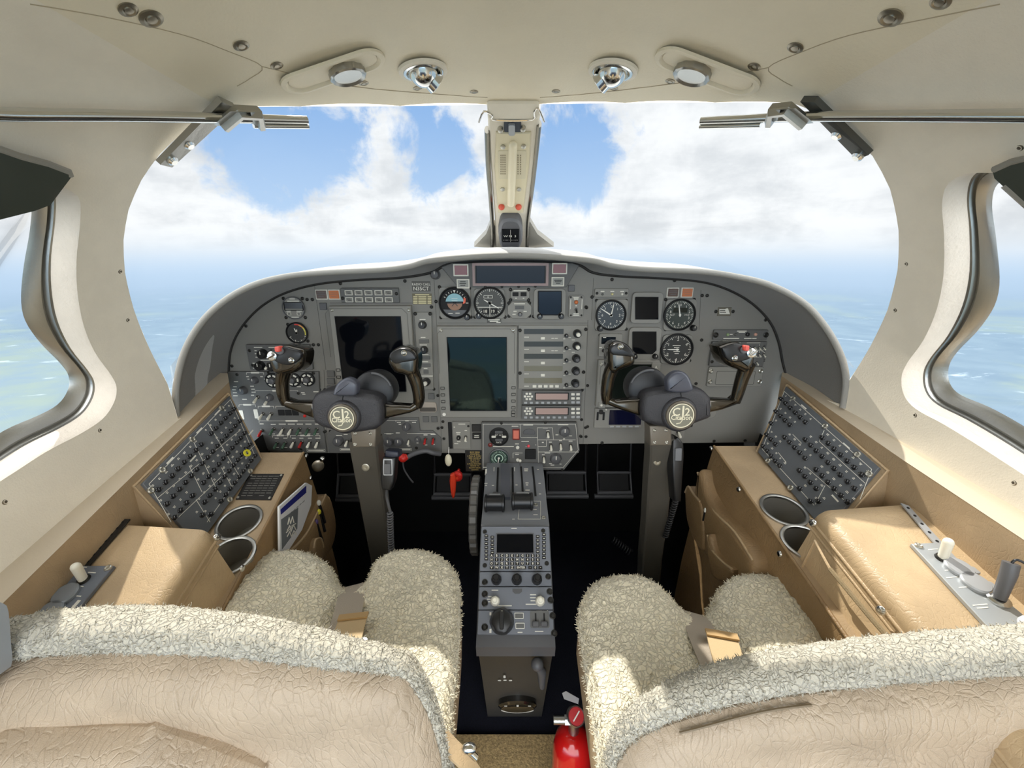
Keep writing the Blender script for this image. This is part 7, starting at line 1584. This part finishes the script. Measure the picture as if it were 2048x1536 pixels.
# lap belts on the cushions
def strip(mb, pts, w0, thick=.0016):
    rings = []
    for i, p in enumerate(pts):
        t_ = (pts[min(i + 1, len(pts) - 1)] - pts[max(i - 1, 0)]).normalized(); s_ = t_.cross(Vector((0, 0, 1))).normalized() * w0 / 2; u_ = s_.cross(t_).normalized() * thick; rings.append([p - s_, p + s_, p + s_ + u_, p - s_ + u_])
    return mb.loft(rings)
for sd, P1_, P2_, bk_, lab in (('left', [(706, 1172, .545), (702, 1194, .572), (696, 1226, .584), (686, 1262, .587), (674, 1310, .589)], [(708, 1234, .592), (700, 1258, .595), (690, 1300, .598)], (690, 1294), 'lap belt lying down the middle of the left sheepskin cushion'),
    ('right', [(1389, 1228, .545), (1396, 1248, .572), (1409, 1280, .584), (1426, 1318, .587), (1448, 1362, .589)], [(1442, 1270, .592), (1450, 1300, .595), (1466, 1350, .598)], (1462, 1362), 'lap belt with chrome buckle lying down the middle of the right sheepskin cushion')):
    pts = [atz(*q) for q in P1_]; e = empty('seat_belt', pts[2], lab, 'seat belt', 'lap belts')
    p_, _ = spline(pts, 1, 4); mb = MB(); strip(mb, p_, .046); mb.build('webbing', M_WEB, e, 40, world=True)
    p2, _ = spline([atz(*q) for q in P2_], 1, 4); mb = MB(); strip(mb, p2, .044, .003); f_ = mb.build('folded_end', M_WEBT, e, 40, world=True)
    mb = MB(); strip(mb, [p2[0] + Vector((0, .002, .003)), p2[0].lerp(p2[-1], .16) + Vector((0, 0, .004))], .046, .003); mb.build('stitched_hem', mat('hem_tan', S(182, 150, 104), .7), f_, 40, world=True)
    c_ = atz(bk_[0], bk_[1], .603); d_ = (p2[-1] - p2[0]).normalized(); xx = d_.cross(Vector((0, 0, 1))).normalized(); M = Matrix(((xx.x, d_.x, 0, c_.x), (xx.y, d_.y, 0, c_.y), (0, 0, 1, c_.z), (0, 0, 0, 1)))
    mb = MB(); mb.frame(0, .01, .062, .036, .007, -.004, .004, M=M, r=.004); bf = mb.build('buckle_frame', M_CHROME, e, 30, world=True); mb = MB(); mb.rbox(0, .014, .048, .018, -.003, .006, .002, M=M); mb.build('buckle_latch', M_LGREY, bf, 30, world=True)
# belt strap at the inboard foot of the left seat
e = empty('belt_anchor', aty(930, 1510, .36), 'leather strap with a shiny metal anchor at the inboard foot of the left seat', 'belt anchor')
mb = MB(); p_ = [aty(884, 1478, .36), aty(905, 1500, .355), aty(930, 1525, .35), aty(960, 1570, .345)]; p_, _ = spline(p_, 1, 4); strip(mb, p_, .020, .004); mb.build('strap', M_TAN, e, 40, world=True)
mb = MB(); mb.ball(aty(938, 1497, .352), .008, 12, 8, (1.2, .8, .8)); mb.tube([aty(930, 1495, .352), aty(952, 1516, .35)], .004, 8); mb.build('anchor', M_CHROME, e, 50, world=True)

# ================================================================ FIRE EXTINGUISHER
pb = aty(1147, 1462, .56); X0, Y0_ = pb.x, .56
fe = empty('fire_extinguisher', (X0, Y0_, .012), 'small red fire extinguisher standing on the floor between pedestal and right seat', 'fire extinguisher')
M = Matrix.Translation((X0, Y0_, .012)); zt = pb.z - .012
mb = MB(); mb.lathe([(.030, .0), (.036, .004), (.038, .01), (.038, zt - .045), (.034, zt - .022), (.024, zt - .006), (.014, zt)], seg=36, M=M); mb.build('cylinder', mat('extinguisher_red', S(190, 22, 20), .18, coat=.5), fe, 50, world=True)
pg = aty(1152, 1432, .545)
mb = MB(); mb.tube([Vector((X0, Y0_, .012 + zt)), Vector((X0, Y0_, .012 + zt + .03))], .010, 14); mb.build('valve_neck', M_STEEL, fe, 50, world=True)
FPl = Plane(pg, (1, 0, 0), (0, .75, .65)); G4 = FPl.M
mb = MB(); mb.lathe([(.017, -.006), (.017, .004), (.015, .006), (.0135, .004)], seg=30, M=G4); gg = mb.build('gauge', M_STEEL, fe, 50, world=True); mb = MB(); mb.cyl(0, 0, .0135, .002, .0046, 28, M=G4); mb.build('gauge_face', mat('gauge_red', S(180, 30, 36), .25), gg, 20, world=True)
mb = MB(); mb.tube([FPl.M @ Vector((-.006, -.007, .006)), FPl.M @ Vector((.006, .008, .006))], .0012, 6); mb.build('gauge_needle', M_WHITE, gg, 0, world=True)
mb = MB(); mb.tube([aty(1140, 1440, .55), aty(1129, 1440, .55)], .009, 6); mb.tube([aty(1130, 1440, .55), aty(1107, 1440, .55)], .0072, 14); mb.build('nozzle', M_STEEL, fe, 30, world=True)
mb = MB(); mb.loft([[aty(1124, 1386, .555), aty(1132, 1382, .555), aty(1158, 1397, .555), aty(1156, 1408, .555), aty(1128, 1398, .555)], [p + Vector((0, -.001, .001)) for p in (aty(1124, 1386, .555), aty(1132, 1382, .555), aty(1158, 1397, .555), aty(1156, 1408, .555), aty(1128, 1398, .555))]]); mb.build('tag', M_LGREY, fe, 20, world=True)
mb = MB(); mb.tube([aty(1154, 1404, .555), aty(1160, 1412, .555), aty(1154, 1424, .55)], .0010, 6); mb.build('tag_string', M_SCREW, fe, 20, world=True)
lb = MB(); n_ = 8
for i in range(n_): 
    a0, a1 = radians(-110 + 50 * i / n_), radians(-110 + 50 * (i + 1) / n_); r = .0384; lb.add([(r * cos(a0), r * sin(a0), zt - .125), (r * cos(a1), r * sin(a1), zt - .125), (r * cos(a1), r * sin(a1), zt - .082), (r * cos(a0), r * sin(a0), zt - .082)], [(0, 1, 2, 3)], M)
lo = lb.build('sticker', mat('sticker_black', S(40, 34, 34), .4), fe, 40, world=True)
lt = MB(); tM = M @ Matrix.Translation((-.002, -.0392, zt - .100)) @ Matrix.Rotation(pi / 2, 4, 'X'); lt.text('BU', 0, 0, .020, 0, M=tM, bold=.03); lt.box(0, .014, .022, .003, 0, .0003, M=tM); lt.build('sticker_lettering', M_WHITE, lo, 0, world=True)
